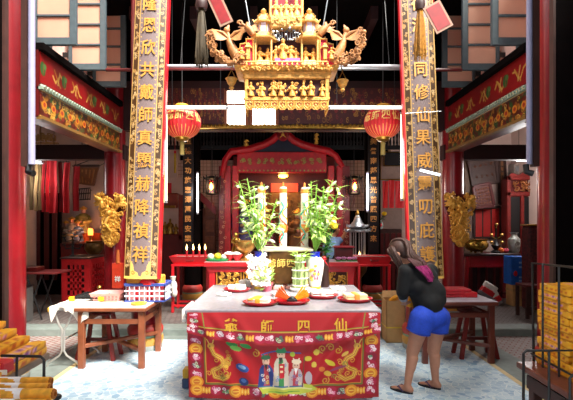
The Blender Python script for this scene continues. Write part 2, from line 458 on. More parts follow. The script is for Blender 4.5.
# roofs: hall, aisles, entrance - the courtyard between them is open to the sky
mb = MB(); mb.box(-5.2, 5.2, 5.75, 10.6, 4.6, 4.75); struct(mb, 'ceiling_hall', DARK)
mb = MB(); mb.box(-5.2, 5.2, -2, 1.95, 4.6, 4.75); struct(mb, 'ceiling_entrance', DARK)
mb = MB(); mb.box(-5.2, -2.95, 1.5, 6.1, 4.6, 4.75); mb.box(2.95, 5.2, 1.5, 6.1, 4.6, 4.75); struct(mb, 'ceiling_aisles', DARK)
# rafters of the dark hall roof
for i in range(6):
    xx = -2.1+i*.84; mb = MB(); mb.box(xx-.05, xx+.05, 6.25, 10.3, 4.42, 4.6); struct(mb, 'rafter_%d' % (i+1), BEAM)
# clerestory walls behind the open shutters
for s, nm in ((-1, 'left'), (1, 'right')):
    a, b_ = sorted((s*2.86, s*2.95)); mb = MB(); mb.box(a, b_, 4.3, 7.6, 3.5, 5.6); struct(mb, 'wall_clerestory_'+nm, mat('clerestory_plaster', '#e2b9ac', .8, var=.08))

# columns
def drum(mb, c, r, h):
    c = Vector(c); mb.lathe(c, [(r*1.12, 0), (r*1.22, h*.1), (r*1.22, h*.22)], 28, 2)
    mb.lathe(c, [(r*1.2, h*.22), (r*1.26, h*.32), (r*1.28, h*.42), (r*1.24, h*.52)], 28, 1)
    mb.lathe(c, [(r*1.2, h*.52), (r*1.22, h*.6)], 28, 3); mb.lathe(c, [(r*1.2, h*.6), (r*1.26, h*.7), (r*1.26, h*.82), (r*1.1, h*.95), (r, h)], 28, 0)
    return mb
DR = [mat('drum_red', '#b3372f', .5, var=.2, scale=9), mat('drum_ochre', '#c9923f', .5, var=.2, scale=9), mat('drum_grey', '#9a9a94', .6, var=.1), mat('drum_green', '#7f9a7c', .5, var=.2, scale=9)]
cols = [('near_left', -2.80, 4.56, .165, 4.6, 0), ('near_right', 2.735, 4.56, .150, 4.6, 0), ('front_left', -1.755, 5.70, .175, 5.0, 0), ('front_right', 1.72, 5.70, .175, 5.0, 0),
        ('aisle_left', -2.78, 7.4, .165, 4.6, .1), ('aisle_right', 2.78, 7.4, .165, 4.6, .1), ('hall_left', -1.72, 8.45, .15, 4.6, .1), ('hall_right', 1.66, 8.45, .15, 4.6, .1)]
for nm, x, y, r, top, z0 in cols:
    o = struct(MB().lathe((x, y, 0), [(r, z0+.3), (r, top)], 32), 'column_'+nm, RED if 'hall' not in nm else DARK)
    part(drum(MB(), (x, y, z0), r, .33), 'column_base', DR, o)

# beams across the aisles and the hall lintel
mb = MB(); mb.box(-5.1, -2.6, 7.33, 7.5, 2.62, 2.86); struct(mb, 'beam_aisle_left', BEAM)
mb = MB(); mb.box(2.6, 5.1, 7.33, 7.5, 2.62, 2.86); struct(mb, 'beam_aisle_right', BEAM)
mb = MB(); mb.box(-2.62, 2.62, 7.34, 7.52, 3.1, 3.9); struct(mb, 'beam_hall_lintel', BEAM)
mb = MB(); mb.box(-2.62, 2.62, 7.36, 7.5, 3.9, 4.6); struct(mb, 'wall_above_lintel', DARK)
for s, nm in ((-1, 'left'), (1, 'right')):
    a, b_ = sorted((s*2.95, s*5.1)); mb = MB(); mb.box(a, b_, 7.36, 7.5, 3.3, 4.6); struct(mb, 'wall_above_aisle_'+nm, PLAS_W)
# two glowing panes added in the lintel frieze to make its bright light patches
GLOW = emit('patch_glow', '#fff7ea', 5.0)
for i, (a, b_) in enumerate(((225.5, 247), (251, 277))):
    o = struct(MB().box(X(a, 7.3), X(b_, 7.3), 7.30, 7.345, Z(127.5, 7.3), Z(91, 7.3)), 'window_%d' % (i+1), GLOW)
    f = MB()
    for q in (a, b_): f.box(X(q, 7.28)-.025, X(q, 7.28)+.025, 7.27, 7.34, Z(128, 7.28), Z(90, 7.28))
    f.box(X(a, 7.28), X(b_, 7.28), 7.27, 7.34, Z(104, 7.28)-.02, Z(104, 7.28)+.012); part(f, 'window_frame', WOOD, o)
# gilded frieze, rope moulding and hanging spindles of the lintel
rd = random.Random(4)
cv = Canvas(420, 72, '#4a1518')
for i in range(150):
    cv.swirl(rd.uniform(0, 420), rd.uniform(4, 66), rd.uniform(4, 9), 1.6, rd.choice(['#8a5a24', '#6e2a1e', '#a8742c', '#7a1f22']), 1.2, rd.uniform(0, 6), rd.choice((-1, 1)))
for i in range(14): cv.ell(15+i*30, 36, 8, 14, '#7d1c20'); cv.swirl(15+i*30, 36, 8, 2, '#c08a34', 1.4, i)
fr = thing('lintel_frieze', 'dark red gilded frieze across the hall entrance with gold rope moulding below', 'frieze', (0, 7.3, 3.1))
for a, b_ in ((163, 224.6), (278, 403)):
    painted('painted_panel', cv, lambda u, v, a=a, b_=b_: (X(a, 7.32)+(X(b_, 7.32)-X(a, 7.32))*u, 7.325, Z(88, 7.32)+(Z(124, 7.32)-Z(88, 7.32))*v), 300, 72, vmat('frieze_paint', .5), fr)
mb = MB(); mb.tube([(X(163, 7.3), 7.29, Z(127, 7.3)), (X(403, 7.3), 7.29, Z(127, 7.3))], .035, 8); rd = random.Random(2)
for i in range(60): mb.ell((X(163+i*4.07, 7.3), 7.26, Z(126.5, 7.3)+rd.uniform(-.01, .01)), (.03, .02, .03), 8, 5)
part(mb, 'rope_moulding', BRASS, fr, 'dull gold rope moulding')
sd = 9.55; sp = thing('spindle_screen', 'black screen of turned spindles hanging above and behind the red shrine', 'screen', (0, sd, Z(149, sd)))
mb = MB(); mb.box(X(163, sd), X(403, sd), sd-.03, sd+.03, Z(149.5, sd), Z(145.5, sd)); mb.box(X(163, sd), X(403, sd), sd-.03, sd+.03, Z(130, sd), 4.6); part(mb, 'rails', BLACK, sp)
mb = MB()
for i in range(72):
    x = X(164+i*3.33, sd); zz = Z(146, sd); hh = Z(129, sd)-zz; mb.lathe((x, sd, zz), [(.014, 0), (.026, .2*hh), (.014, .4*hh), (.026, .62*hh), (.014, hh)], 8)
part(mb, 'spindles', mat('spindle_black', '#141114', .4), sp)

# painted side friezes over the aisles
def frieze(s, label):
    o = thing('painted_frieze', label, 'frieze', (s*2.7, 5.9, 2.72), 'painted friezes over the aisles')
    mb = MB(); a, b_ = sorted((s*2.62, s*2.84)); mb.box(a, b_, 4.80, 7.16, 2.72, 3.44); part(mb, 'beam_core', DRED, o)
    mb = MB(); a, b_ = sorted((s*2.56, s*2.9)); mb.box(a, b_, 4.80, 7.16, 3.43, 3.52, 0, None, .01); part(mb, 'coping', DARK, o)
    mb = MB(); a, b_ = sorted((s*2.57, s*2.64)); mb.box(a, b_, 4.80, 7.16, 2.70, 2.735); part(mb, 'bottom_edge', mat('gold_edge', '#7d5a28', .5, .2), o)
    mb = MB()
    for i in range(37):
        y = 4.84+i*.063; mb.tube([(s*2.64, y, 3.075), (s*2.56, y, 3.045)], .019, 8)
    a, b_ = sorted((s*2.575, s*2.64)); mb.box(a, b_, 4.80, 7.16, 3.02, 3.05)
    part(mb, 'tile_ridge', mat('celadon_tile', '#8b9c8a', .3, var=.15), o, 'row of pale celadon roof tile ends')
    rd = random.Random(7+s)
    lo = Canvas(420, 60, '#451408'); cl = ['#8a4e16', '#6e1c12', '#27481e', '#946019', '#1d381f', '#58130e', '#743c12']
    for i in range(260): lo.ell(rd.uniform(0, 420), rd.uniform(4, 56), rd.uniform(3, 9), rd.uniform(2, 7), rd.choice(cl), rd.uniform(0, 3))
    for i in range(80): lo.swirl(rd.uniform(0, 420), rd.uniform(6, 54), rd.uniform(4, 8), 1.6, rd.choice(['#b58a30', '#c09a4a', '#2d5f2c']), 1.1, rd.uniform(0, 6))
    for i in range(12): lo.ell(18+i*35, 30, 9, 9, '#b86f1c'); lo.ell(18+i*35, 30, 5, 5, '#8a2014')
    lo.rect(0, 0, 420, 3, '#b78a3a'); lo.rect(0, 56, 420, 60, '#c39a48')
    up = Canvas(420, 68, '#780a0c')
    up.rect(0, 62, 420, 68, '#560a0a')
    for i in range(5):
        x = 50+i*78; pts = [(x+10*j, 34+12*math.sin(j*1.5+i)) for j in range(6)]
        up.line(pts, 4.5, '#a67c36'); up.line([(x+6, 20), (x+30, 50)], 3.5, '#9a6a28'); up.line([(x+28, 18), (x+20, 48)], 3, '#ab8848')
    for x in (12, 96, 250, 330): up.ell(x, 32, 10, 14, '#28491f'); up.ell(x+6, 26, 7, 6, '#3a6430'); up.line([(x, 46), (x+3, 20)], 2, '#6a3a18')
    fx = s*2.612
    def mk(z0, z1): return lambda u, v: (fx, (4.81+2.34*u) if s < 0 else (4.81+2.34*(1-u)), z1+(z0-z1)*v)
    painted('lower_panel', lo, mk(2.73, 3.025), 400, 60, vmat('oil_paint', .4), o, 'floral panel in orange and green')
    painted('upper_panel', up, mk(3.07, 3.43), 400, 68, vmat('oil_paint', .4), o, 'bright red panel with gold scrolls')
frieze(-1, 'red painted frieze over the left aisle, ending at the pale upright beside the shutters')
frieze(1, 'red painted frieze over the right aisle, sloping behind the hanging red card')

# pale uprights beside the near columns
for s, a, lab in ((-1, (27.5, 35), 'pale lavender upright pole beside the near column with dark wooden casing'), (1, (526.5, 533), 'pale blue upright pole with brown casing before the black right wall')):
    o = thing('upright_pole', lab, 'pole', (X(31 if s < 0 else 530, 4.3), 4.3, 2.15), 'uprights beside the near columns')
    x0, x1 = X(a[0], 4.3), X(a[1], 4.3); x0, x1 = (x0+.008, x1) if s < 0 else (x0, x1-.008)
    mb = MB(); mb.tube([(x0/2+x1/2, 4.3, 2.15), (x0/2+x1/2, 4.3, 4.9)], (x1-x0)/2, 14); part(mb, 'pole', mat('pale_lavender_paint', '#8d8aa6', .35, var=.06), o)
    e = x0 if s < 0 else x1
    mb = MB(); mb.box(min(e, e+s*.055), max(e, e+s*.055), 4.27, 4.34, 2.13, 4.9); part(mb, 'casing', DWOOD, o)
    mb = MB(); mb.tube([(x0, 4.31, 2.15), (x0-.0, 4.3, 2.08), (x1, 4.28, 2.06)], .03, 8); part(mb, 'bracket', BLACK, o)

# open shutters of the clerestory windows, standing square to the wall
PANE = mat('salmon_translucent_pane', '#f3c6ae', .5, var=.12, scale=4)
nt = PANE.node_tree; b = nt.nodes['Principled BSDF']; tr = nt.nodes.new('ShaderNodeBsdfTranslucent'); tr.inputs[0].default_value = (*lin('#f8d0b8'), 1)
ms = nt.nodes.new('ShaderNodeMixShader'); ms.inputs[0].default_value = .6; out = nt.nodes['Material Output']
nt.links.new(b.outputs[0], ms.inputs[1]); nt.links.new(tr.outputs[0], ms.inputs[2]); nt.links.new(ms.outputs[0], out.inputs['Surface'])
def shutter(s, y, label):
    zb, zt = 3.56, 5.1; xi, xo = s*2.30, s*2.78
    o = thing('window_shutter', label, 'shutter', (s*2.54, y, zb), 'open clerestory shutters')
    mb = MB()
    def bx(a, c, z0, z1, mi=0): mb.box(min(a, c), max(a, c), y-.025, y+.025, z0, z1, 0, None, .006)
    bx(xi, xi+s*.075, zb, zt); bx(xo, xo-s*.045, zb, zt); bx(xi+s*.07, xo-s*.04, zb, zb+.085); bx(xi+s*.07, xo-s*.04, zt-.08, zt)
    for i in range(1, 6): z = zb+.085+i*.262-.02; bx(xi+s*.07, xo-s*.04, z-.014, z+.014)
    part(mb, 'frame', SHUT, o)
    mb = MB(); mb.box(min(xi+s*.05, xo-s*.03), max(xi+s*.05, xo-s*.03), y-.004, y+.004, zb+.05, zt-.05); part(mb, 'panes', PANE, o)
    for z in (zb+.2, zt-.2): mb = MB(); mb.tube([(xo, y, z-.05), (xo, y, z+.05)], .02, 8); mb.box(min(xo, s*2.87), max(xo, s*2.87), y-.012, y+.012, z-.03, z+.03); part(mb, 'hinge', BLACK, o)
for s, nm in ((-1, 'left'), (1, 'right')):
    shutter(s, 5.0, 'pale glowing shutter nearest the pale pole, topmost of the %s three' % nm)
    shutter(s, 5.82, 'peach shutter between the nearest and the farthest of the %s three' % nm)
    shutter(s, 6.55, 'dusky rose shutter nearest the couplet board, lowest of the %s three' % nm)
    mb = MB()
    for y in (5.35, 6.2, 6.95): a, b_ = sorted((s*2.78, s*2.86)); mb.box(a, b_, y-.05, y+.05, 3.5, 5.4)
    struct(mb, 'window_posts_'+nm, SHUT)
# short tie rods by the shutters
for s, lab in ((-1, 'short dark red tie rod behind the left couplet board'), (1, 'short dark red tie rod behind the right couplet board')):
    mb = MB(); mb.tube([(s*1.62, 5.62, 3.5), (s*2.22, 5.62, 3.5)], .022, 8); solo(mb, 'tie_rod', DRED, lab, 'rod', 'tie rods')
# ================================================================ COUPLET BOARDS
def board(s, text, label):
    # hung on the front columns, the top leaning slightly towards the courtyard axis
    xb, xt, zb, zt, yb = -1.645, -1.595, .95, 4.42, 5.17
    if s > 0: xb, xt = 1.645, 1.60
    o = thing('couplet_board', label, 'board', (xb, yb, zb), 'couplet boards on the front columns')
    up = Vector((xt-xb, .27, zt-zb)); H = up.length; up.normalize(); ux = Vector((up.z, 0, -up.x)).normalized()
    O = Vector((xb, yb, zb)); W = .385
    def p(a, c, dy=0): return O+ux*a+up*c+Vector((0, dy, 0))
    mb = MB(); mb.prism([(-W/2, 0), (W/2, 0), (W/2, H), (-W/2, H)], O+Vector((0, .03, 0)), ux, up, .06)
    part(mb, 'backing', RED, o)
    rd = random.Random(3+s)
    cv = Canvas(66, 540, '#70605f')
    cv.rect(0, 0, 14, 540, '#3e2814'); cv.rect(52, 0, 66, 540, '#3e2814')
    for x0 in (7, 59):
        for i in range(120):
            y = rd.uniform(0, 540); cv.swirl(x0+rd.uniform(-3, 3), y, rd.uniform(2.2, 4), 1.3, rd.choice(['#ab8a5c', '#b89a6c', '#98703c', '#a27c46']), 1, rd.uniform(0, 6))
        cv.rect(x0-7, 0, x0-5.4, 540, '#b08c50'); cv.rect(x0+5.4, 0, x0+7, 540, '#b08c50')
    for y in range(6, 540, 9): cv.ell(17.2, y, .9, 1.2, '#c89c52'); cv.ell(48.8, y, .9, 1.2, '#c89c52')
    for x0, sg in ((14, 1), (52, -1)):
        cv.poly([(x0, 536), (x0, 508), (x0+sg*5, 516), (x0+sg*7, 526), (x0+sg*15, 530), (x0+sg*16, 536)], '#e9b95c'); cv.swirl(x0+sg*5, 529, 4, 1.4, '#7a5220', 1.2)
    cv.rect(0, 536, 66, 540, '#e9b95c')
    painted('face', cv, lambda u, v: p(-W/2+W*u, H*(1-v), -.004-.035*math.sin(PI*min(1, max(0, u)))), 67, 541, vmat('board_lacquer', .35, coat=.2), o, 'purple grey face with gold scroll border')
    mb = MB()
    for i, ch in enumerate(text):
        zc = .285+(len(text)-1-i)*.272
        vs, fs = glyphs(ch, .192, .03, .014)
        mb.add([p(v.x*.92, zc+v.z, -.048+v.y) for v in vs], fs, 0, False)
    part(mb, 'lettering', mat('gilt_lettering', '#c4893a', .45, .15, var=.12), o)
    mb = MB(); mb.bar(p(-s*(W/2+.012), 0, .02), p(-s*(W/2+.012), H, .02), .022, .08, 0, (0, 1, 0)); part(mb, 'red_edge', SCAR, o, 'bright red inner edge')
    if s > 0:
        mb = MB(); mb.tube([p(-.2, 1.93, -.05), p(.22, 1.95, -.05)], .004, 6); part(mb, 'tie_wire', STEEL, o)
board(-1, '隆恩欣共戴師真顯赫降禎祥', 'tall couplet board reading from grace down to auspicious, above the blue and white crate')
board(1, '德澤咸同修仙果威靈叨庇護', 'tall couplet board with gold calligraphy rising behind the bowed woman')
# joints across the boards, the loose light slip on the right one
mb = MB(); mb.box(X(420, 5.1), X(440, 5.1), 5.10, 5.12, Z(174.5, 5.1), Z(171, 5.1), 0, Matrix.Rotation(.0, 4, 'Z'))
M = Matrix.Translation(P(430, 172.5, 5.12)) @ Matrix.Rotation(math.radians(14), 4, 'Y')
mb = MB(); mb.box(-.115, .115, -.012, .012, -.012, .012, 0, M); mb2 = mb
t = thing('fluorescent_tube', 'short lit tube hung slanting across the right couplet board', 'lamp', P(430, 172.5, 5.12), 'small lit tubes')
part(mb2, 'tube', emit('cool_white_tube', '#eef6ff', 2.2), t)
mb = MB()
for x in (-.1, .1): q = M @ Vector((x, 0, 0)); mb.tube([q, q+Vector((0, .08, .12))], .003, 6)
part(mb, 'hanging_wire', BLACK, t)

# ================================================================ CARVED PHOENIX BRACKETS
def bracket(x, label):
    o = thing('carved_bracket', label, 'carving', (x, 7.2, 1.28), 'gilded carvings on the aisle columns')
    rd = random.Random(int(x*10)); y = 7.12; zt = Z(194, 7.15); zb = Z(244, 7.15); H = zt-zb
    def half(t): return .205-.025*math.sin(t*6) if t > .72 else (.115+.09*max(0, (t-.45)/.27) if t > .45 else .13-.02*(1-t) if t > .12 else .04+.7*t)
    m = MB(); g = MB()
    poly = [(half(t/12)*.86, zb+H*t/12) for t in range(13)]; poly = poly+[(-a, b) for a, b in poly[::-1]]
    m.prism(poly, (x, y+.07, 0), (1, 0, 0), (0, 0, 1), .08); part(m, 'back_plate', DRED, o)
    for i in range(290):
        t = rd.random(); h = half(t); a = rd.uniform(-h, h)
        if t > .93 and abs(a) < .09: continue
        c = (x+a, y-rd.uniform(-.01, .07)-.05*(1-abs(a)/max(h, .01))*.8, zb+H*t)
        if rd.random() < .55: g.curl(c, (1, 0, 0), (0, -.3, 1), rd.uniform(.03, .055), rd.uniform(.008, .014), rd.uniform(.9, 1.4), rd.uniform(0, 6.3), 0, rd.choice((-1, 1)), 9, 6)
        else: g.ell(c, (rd.uniform(.015, .035), rd.uniform(.015, .03), rd.uniform(.015, .04)), 8, 5)
    part(g, 'scrollwork', GOLD, o)
    for sx in (-1, 1):   # two birds facing outward at the top corners
        b = MB(); b.ell((x+sx*.12, y-.08, zt-.17), (.035, .04, .07), 12, 8); b.tube([(x+sx*.13, y-.12, zt-.1), (x+sx*.19, y-.15, zt-.05), (x+sx*.205, y-.13, zt-.07)], [.03, .026, .012], 8)
        for k in range(4): b.leaf((x+sx*.1, y-.1, zt-.14), (sx*(.6+.2*k), -.1, .7-.35*k), (0, -1, .2), .16, .03)
        part(b, 'bird', GOLD, o)
    l = MB(); l.ell((x, y-.12, zb+H*.62), (.035, .035, .04), 10, 7); l.tube([(x, y-.1, zb+H*.55), (x-.05, y-.13, zb+H*.4), (x+.05, y-.13, zb+H*.25), (x, y-.1, zb+H*.1)], [.026, .022, .02, .012], 8)
    part(l, 'dragon_body', GOLD, o)
bracket(-2.73, 'gilded phoenix carving shining on the left aisle column')
bracket(2.77, 'duller gilded phoenix carving on the right aisle column beside the brass censer')
# small red incense holder on the left aisle column
o = thing('incense_holder', 'small orange red incense holder box fixed to the left aisle column', 'incense holder', P(117, 288, 7.15))
mb = MB(); mb.box(X(113, 7.15), X(122, 7.15), 7.1, 7.22, Z(288, 7.15), Z(263, 7.15), 0, None, .006); part(mb, 'case', mat('orange_red_paint', '#e2452a', .4), o)
mb = MB(); vs, fs = glyphs('祥', .1, .01, .02); q = P(117.5, 279, 7.09); mb.add([q+v for v in vs], fs, 0, False); part(mb, 'lettering', WHITE, o)
mb = MB(); mb.cone(P(118, 250, 7.12), P(118, 263, 7.12), .02, .035, 10); part(mb, 'ribbon', mat('orange_ribbon', '#d06b2e', .6), o)

# ================================================================ FLUORESCENT LIGHTS
COOL = emit('cool_tube_glow', '#f3f6ff', 3.0); WARM = emit('warm_tube_glow', '#fff3d2', 1.5); VIOL = emit('violet_tube_glow', '#d8d4ff', 3.0)
def batten(p0, p1, label, mt, r=.016, watt=0, wires=False, bracket_y=0, group='fluorescent battens', back=(0, .03, 0), hm=None, name='fluorescent_lamp', hw=.05):
    p0, p1 = Vector(p0), Vector(p1); bk = Vector(back)
    o = thing(name, label, 'lamp', (p0+p1)/2, group); d = (p1-p0).normalized()
    mb = MB(); mb.bar(p0+bk, p1+bk, hw, .03, 0, back, .005); part(mb, 'housing', hm or WHITE, o)
    mb = MB(); mb.tube([p0+d*.03, p1-d*.03], r, 12); part(mb, 'tube', mt, o)
    mb = MB()
    for q, e in ((p0, 1), (p1, -1)): mb.tube([q, q+d*e*.03], r*1.25, 10); mb.bar(q+d*e*.015, q+d*e*.015+bk, .03, .03, 0, d)
    part(mb, 'end_cap', STEEL, o)
    if wires:
        mb = MB(); tops = Vector((0, max(0.0, 5.85-p0.y), 0))
        for q in (p0.lerp(p1, .12), p0.lerp(p1, .88)): e = q+bk*.8+tops; mb.tube([q+bk*.8, Vector((e.x, e.y, 4.6))], .004, 5)
        part(mb, 'hanging_wire', BLACK, o)
    if bracket_y:
        mb = MB()
        for q in (p0.lerp(p1, .1), p0.lerp(p1, .9)): c = q+bk; mb.bar(c, (c.x-.02*(1 if c.x > 0 else -1), bracket_y, c.z), .02, .02)
        part(mb, 'bracket', BLACK, o)
    if watt:
        l = bpy.data.lights.new('tube_light', 'POINT'); l.energy = watt; l.color = (1, .97, .95); l.shadow_soft_size = .25
        ob = bpy.data.objects.new('tube_light', l); COL.objects.link(ob); ob.location = (p0+p1)/2-bk*6
    return o
GREYT = mat('unlit_tube_glass', '#d8d6dc', .2, var=.04, coat=.5)
batten(P(166, 66, 5.55), P(283, 66, 5.55), 'long unlit white batten running from the left board to above the lamp', GREYT, .018, hm=mat('batten_red', '#8c3a3c', .5), back=(0, .02, -.022), wires=True)
batten(P(285, 66, 5.55), P(404, 66, 5.55), 'long unlit white batten running from above the lamp to the right board', GREYT, .018, hm=STEEL, back=(0, .02, -.022), wires=True)
batten(P(164, 107, 5.85), P(228, 107, 5.85), 'bright horizontal tube crossing in front of the left lantern', emit('front_tube', '#fffaf0', 2.2), .014, wires=True)
batten(P(328, 107, 5.85), P(404, 107, 5.85), 'bright horizontal tube crossing in front of the right lantern', emit('front_tube', '#fffaf0', 2.2), .014, wires=True)
CREAM = mat('cream_enamel', '#f4d79a', .4, var=.06)
batten(P(166.3, 203, 5.72), P(166.3, 112, 5.72), 'upright cream batten along the left couplet board', WARM, .012, 5, back=(-.035, 0.0, 0), hm=CREAM)
batten(P(401.5, 201, 5.72), P(401.5, 112, 5.72), 'upright cream batten along the right couplet board', WARM, .012, 7, back=(.035, 0, 0), hm=CREAM)
batten(P(197.5, 214, 8.2), P(197.5, 172, 8.2), 'upright white tube on the left hall column', COOL, .014, 13, bracket_y=8.42, back=(0, .04, 0), hw=.03)
batten(P(367.5, 212, 8.2), P(367.5, 172, 8.2), 'upright violet white tube on the right hall column', VIOL, .014, 13, bracket_y=8.42, back=(0, .04, 0), hw=.03)
batten(P(22, 162, 7.65), P(43.5, 162.5, 7.65), 'short lit tube under the left aisle beam above red banners', COOL, .022, 12, True, back=(0, 0, .05))
batten(P(516, 160, 8.1), P(540, 160.5, 8.1), 'short lit violet tube under the right aisle beam above the red cabinet', VIOL, .022, 45, True, back=(0, 0, .05))
batten(P(512, 128, 6.0), P(528, 121, 5.0), 'dim tube slanting under the right frieze', mat('dim_tube', '#c9beb0', .4), .02, wires=True, back=(0, 0, .04))

# ================================================================ RED LANTERNS
def lantern(px, text, a0, label):
    d = 6.15; c = P(px, 122.5, d); R, H = .255, .222
    o = thing('paper_lantern', label, 'lantern', c-Vector((0, 0, H+.1)), 'round red lanterns under the lintel')
    cv = Canvas(360, 120, '#d5242c'); rd = random.Random(px)
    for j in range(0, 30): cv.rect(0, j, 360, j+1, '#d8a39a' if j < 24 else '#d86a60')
    for i in range(30):
        x = 6+i*12; cv.line([(x, 24), (x, 118)], 1.0, '#a81820'); cv.line([(x+6, 76+rd.uniform(-4, 4)), (x+6, 112)], 1.6, '#eeb858')
    cv.rect(0, 111, 360, 120, '#d79a40')
    def pos(u, v):
        a = 2*PI*u; t = PI*(.06+.88*v); k = 1+.012*math.cos(30*a)
        return c+Vector((R*k*math.sin(t)**.9*math.sin(a-PI)*-1, -R*k*math.sin(t)**.9*math.cos(a-PI)*-1, H*math.cos(t)))
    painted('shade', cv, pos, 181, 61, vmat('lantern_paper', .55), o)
    mb = MB()
    for i, ch in enumerate(text):
        vs, fs = glyphs(ch, .135, .02, .02)
        for_v = []
        for v in vs:
            ang = a0+(i-(len(text)-1)/2)*.56+v.x/R*1.0; zz = .055+v.z*1.0; rr = R*math.sqrt(max(.05, 1-(zz/H)**2))**.9+.006-v.y*.3
            for_v.append(c+Vector((rr*math.sin(ang), -rr*math.cos(ang), zz)))
        mb.add(for_v, fs, 0, False)
    part(mb, 'lettering', mat('lantern_gilt', '#f0cf74', .5), o)
    mb = MB(); mb.lathe(c+Vector((0, 0, H-.02)), [(.09, 0), (.1, .02), (.08, .045), (.03, .05)], 16); part(mb, 'top_cap', mat('cap_ochre', '#c8922f', .5), o)
    mb = MB(); mb.lathe(c-Vector((0, 0, H+.035)), [(.06, 0), (.09, .02), (.1, .055)], 16); part(mb, 'bottom_cap', BRASS, o)
    mb = MB(); mb.tube([c+Vector((0, 0, H+.02)), c+Vector((0, 0, 4.6-c.z))], .007, 6); part(mb, 'cord', BLACK, o)
    mb = MB(); mb.lathe(c-Vector((0, 0, H+.22)), [(.034, 0), (.03, .12), (.035, .17), (.012, .2)], 10); part(mb, 'tassel', mat('olive_tassel', '#7a6a30', .7), o)
lantern(182, '爺師四仙', .38, 'round red lantern with gold characters beside the left couplet board')
lantern(383, '爺師四仙', -.33, 'round red lantern with gold characters beside the right couplet board')

# ================================================================ HANGING CARDS AND TASSELS near the entrance
def card(pts, d, label):
    q = [P(a, b_, d) for a, b_ in pts]; cen = sum(q, Vector())/4
    o = thing('hanging_card', label, 'card', cen, 'red cards hanging near the entrance')
    ux = (q[1]-q[0]).normalized(); uy = (q[0]-q[3]).normalized(); uy = (uy-ux*uy.dot(ux)).normalized()
    W = (q[1]-q[0]).length; H = (q[0]-q[3]).length; c = cen
    mb = MB(); mb.prism([(-W/2, -H/2), (W/2, -H/2), (W/2, H/2), (-W/2, H/2)], c, ux, uy, .012); part(mb, 'border', mat('card_tan', '#94705c', .6), o)
    mb = MB(); mb.prism([(-W/2+.02, -H/2+.02), (W/2-.02, -H/2+.02), (W/2-.02, H/2-.02), (-W/2+.02, H/2-.02)], c, ux, uy, .018); part(mb, 'face', mat('card_red', '#860d16', .5, var=.2), o)
    mb = MB(); top = c+uy*H/2; mb.tube([top, Vector((top.x, top.y, 4.58))], .004, 6); part(mb, 'string', BLACK, o)
card([(201, -8), (214, -14), (234.5, 19), (223.5, 26)], 4.25, 'narrow red card with tan border hanging aslant left of the gilded lamp')
card([(424.5, 8), (441, -1), (451, 26), (435.5, 35)], 4.2, 'broad red card with tan border hanging aslant before the right shutters')
def hang_tassel(px, y1, d, wpx, label, hexc):
    c = P(px, y1, d); o = thing('hanging_tassel', label, 'tassel', c, 'long hanging tassels')
    top = Z(4, d); L = top-c.z; w_ = wpx*d/450/2; rd = random.Random(px); mb = MB()
    for i in range(70):
        a = rd.uniform(0, 6.3); r = w_*math.sqrt(rd.random()); zz = c.z+rd.uniform(0, .12)
        mb.tube([(c.x+.25*r*math.cos(a), c.y+.25*r*math.sin(a), top), (c.x+.7*r*math.cos(a), c.y+.7*r*math.sin(a), top-L*.4), (c.x+r*math.cos(a), c.y+r*math.sin(a), zz)], [.006, .007, .004], 5)
    part(mb, 'strands', mat(hexc[1], hexc[0], .6, var=.35, scale=25), o)
    mb = MB(); mb.lathe((c.x, c.y, top-.06), [(w_*.7, 0), (w_*.85, .05), (w_*.7, .11), (.02, .14)], 12); part(mb, 'knot', mat('tassel_knot', '#2e0d0a', .6), o)
    mb = MB(); mb.tube([(c.x, c.y, top+.05), (c.x, c.y, 4.6)], .006, 6); part(mb, 'cord', DRED, o)
hang_tassel(201.5, 68, 5.0, 15, 'dark olive tassel hanging beside the left couplet board', ('#352709', 'olive_strands'))
hang_tassel(420, 62, 4.5, 12, 'golden brown tassel hanging before the right couplet board', ('#a06c1e', 'golden_strands'))

# ================================================================ GILDED HANGING SHRINE LAMP
D0 = 4.88
LP = thing('hanging_shrine_lamp', 'large gilded palanquin shaped lamp with phoenixes hanging over the altar', 'lamp', P(286.5, 110, 5.1))
GC = mat('lamp_gold', '#d69a48', .45, .05, var=.3, scale=30, bump=.6, bscale=80)
GW = mat('lamp_brown_gold', '#a8703e', .5, .05, var=.3, scale=30, bump=.5, bscale=80)
LPINK = mat('lamp_red_panel', '#d62448', .5, var=.12)
LDARK = mat('lamp_recess', '#3a0c10', .7)
def lx(px): return X(px, D0)
def lz(py): return Z(py, D0)
cx = lx(286.5); y0 = D0; y1 = D0+.36; yc = (y0+y1)/2
m = MB(); m.box(lx(246), lx(328), y0+.03, y1-.03, lz(98.5), lz(73), 0); part(m, 'lower_box', LDARK, LP, 'dark red recess behind the carving')
m = MB()
for za, zb, e in ((79, 72, .02), (100, 97, .015), (74, 72.5, .035)): m.box(lx(245)-e, lx(328.5)+e, y0-e, y1+e, lz(za), lz(zb), 0, None, .008)
for a in (246.5, 327): 
    for yy in (y0+.01, y1-.01): m.box(lx(a)-.02, lx(a)+.02, yy-.02, yy+.02, lz(99), lz(72), 0, None, .005)
part(m, 'lower_frame', GC, LP)
m = MB(); rd = random.Random(11)
for i in range(8): part(figurine(MB(), (lx(251+i*10+(i % 3)*1.2), y0-.005+rd.uniform(-.01, .02), lz(96.5)), rd.uniform(.13, .16), 0), 'carved_figure', GC, LP)
carve(m, (lx(248), y0+.02, lz(97)), (1, 0, 0), (0, 0, 1), lx(326)-lx(248), lz(79)-lz(97), 44, 5, 0, .026, .007, .03, .35)
for yy, flip in ((y1, -1),): carve(m, (lx(248), y1, lz(97)), (1, 0, 0), (0, 0, 1), lx(326)-lx(248), lz(79)-lz(97), 40, 6, 0, .03, .008, .02)
for xx in (lx(245), lx(328.5)): carve(m, (xx, y0+.03, lz(97)), (0, 1, 0), (0, 0, 1), .30, lz(79)-lz(97), 40, 8, 0, .03, .008, .02)
part(m, 'carved_scrolls', GC, LP)
m = MB()   # pierced hem of hearts and scallops
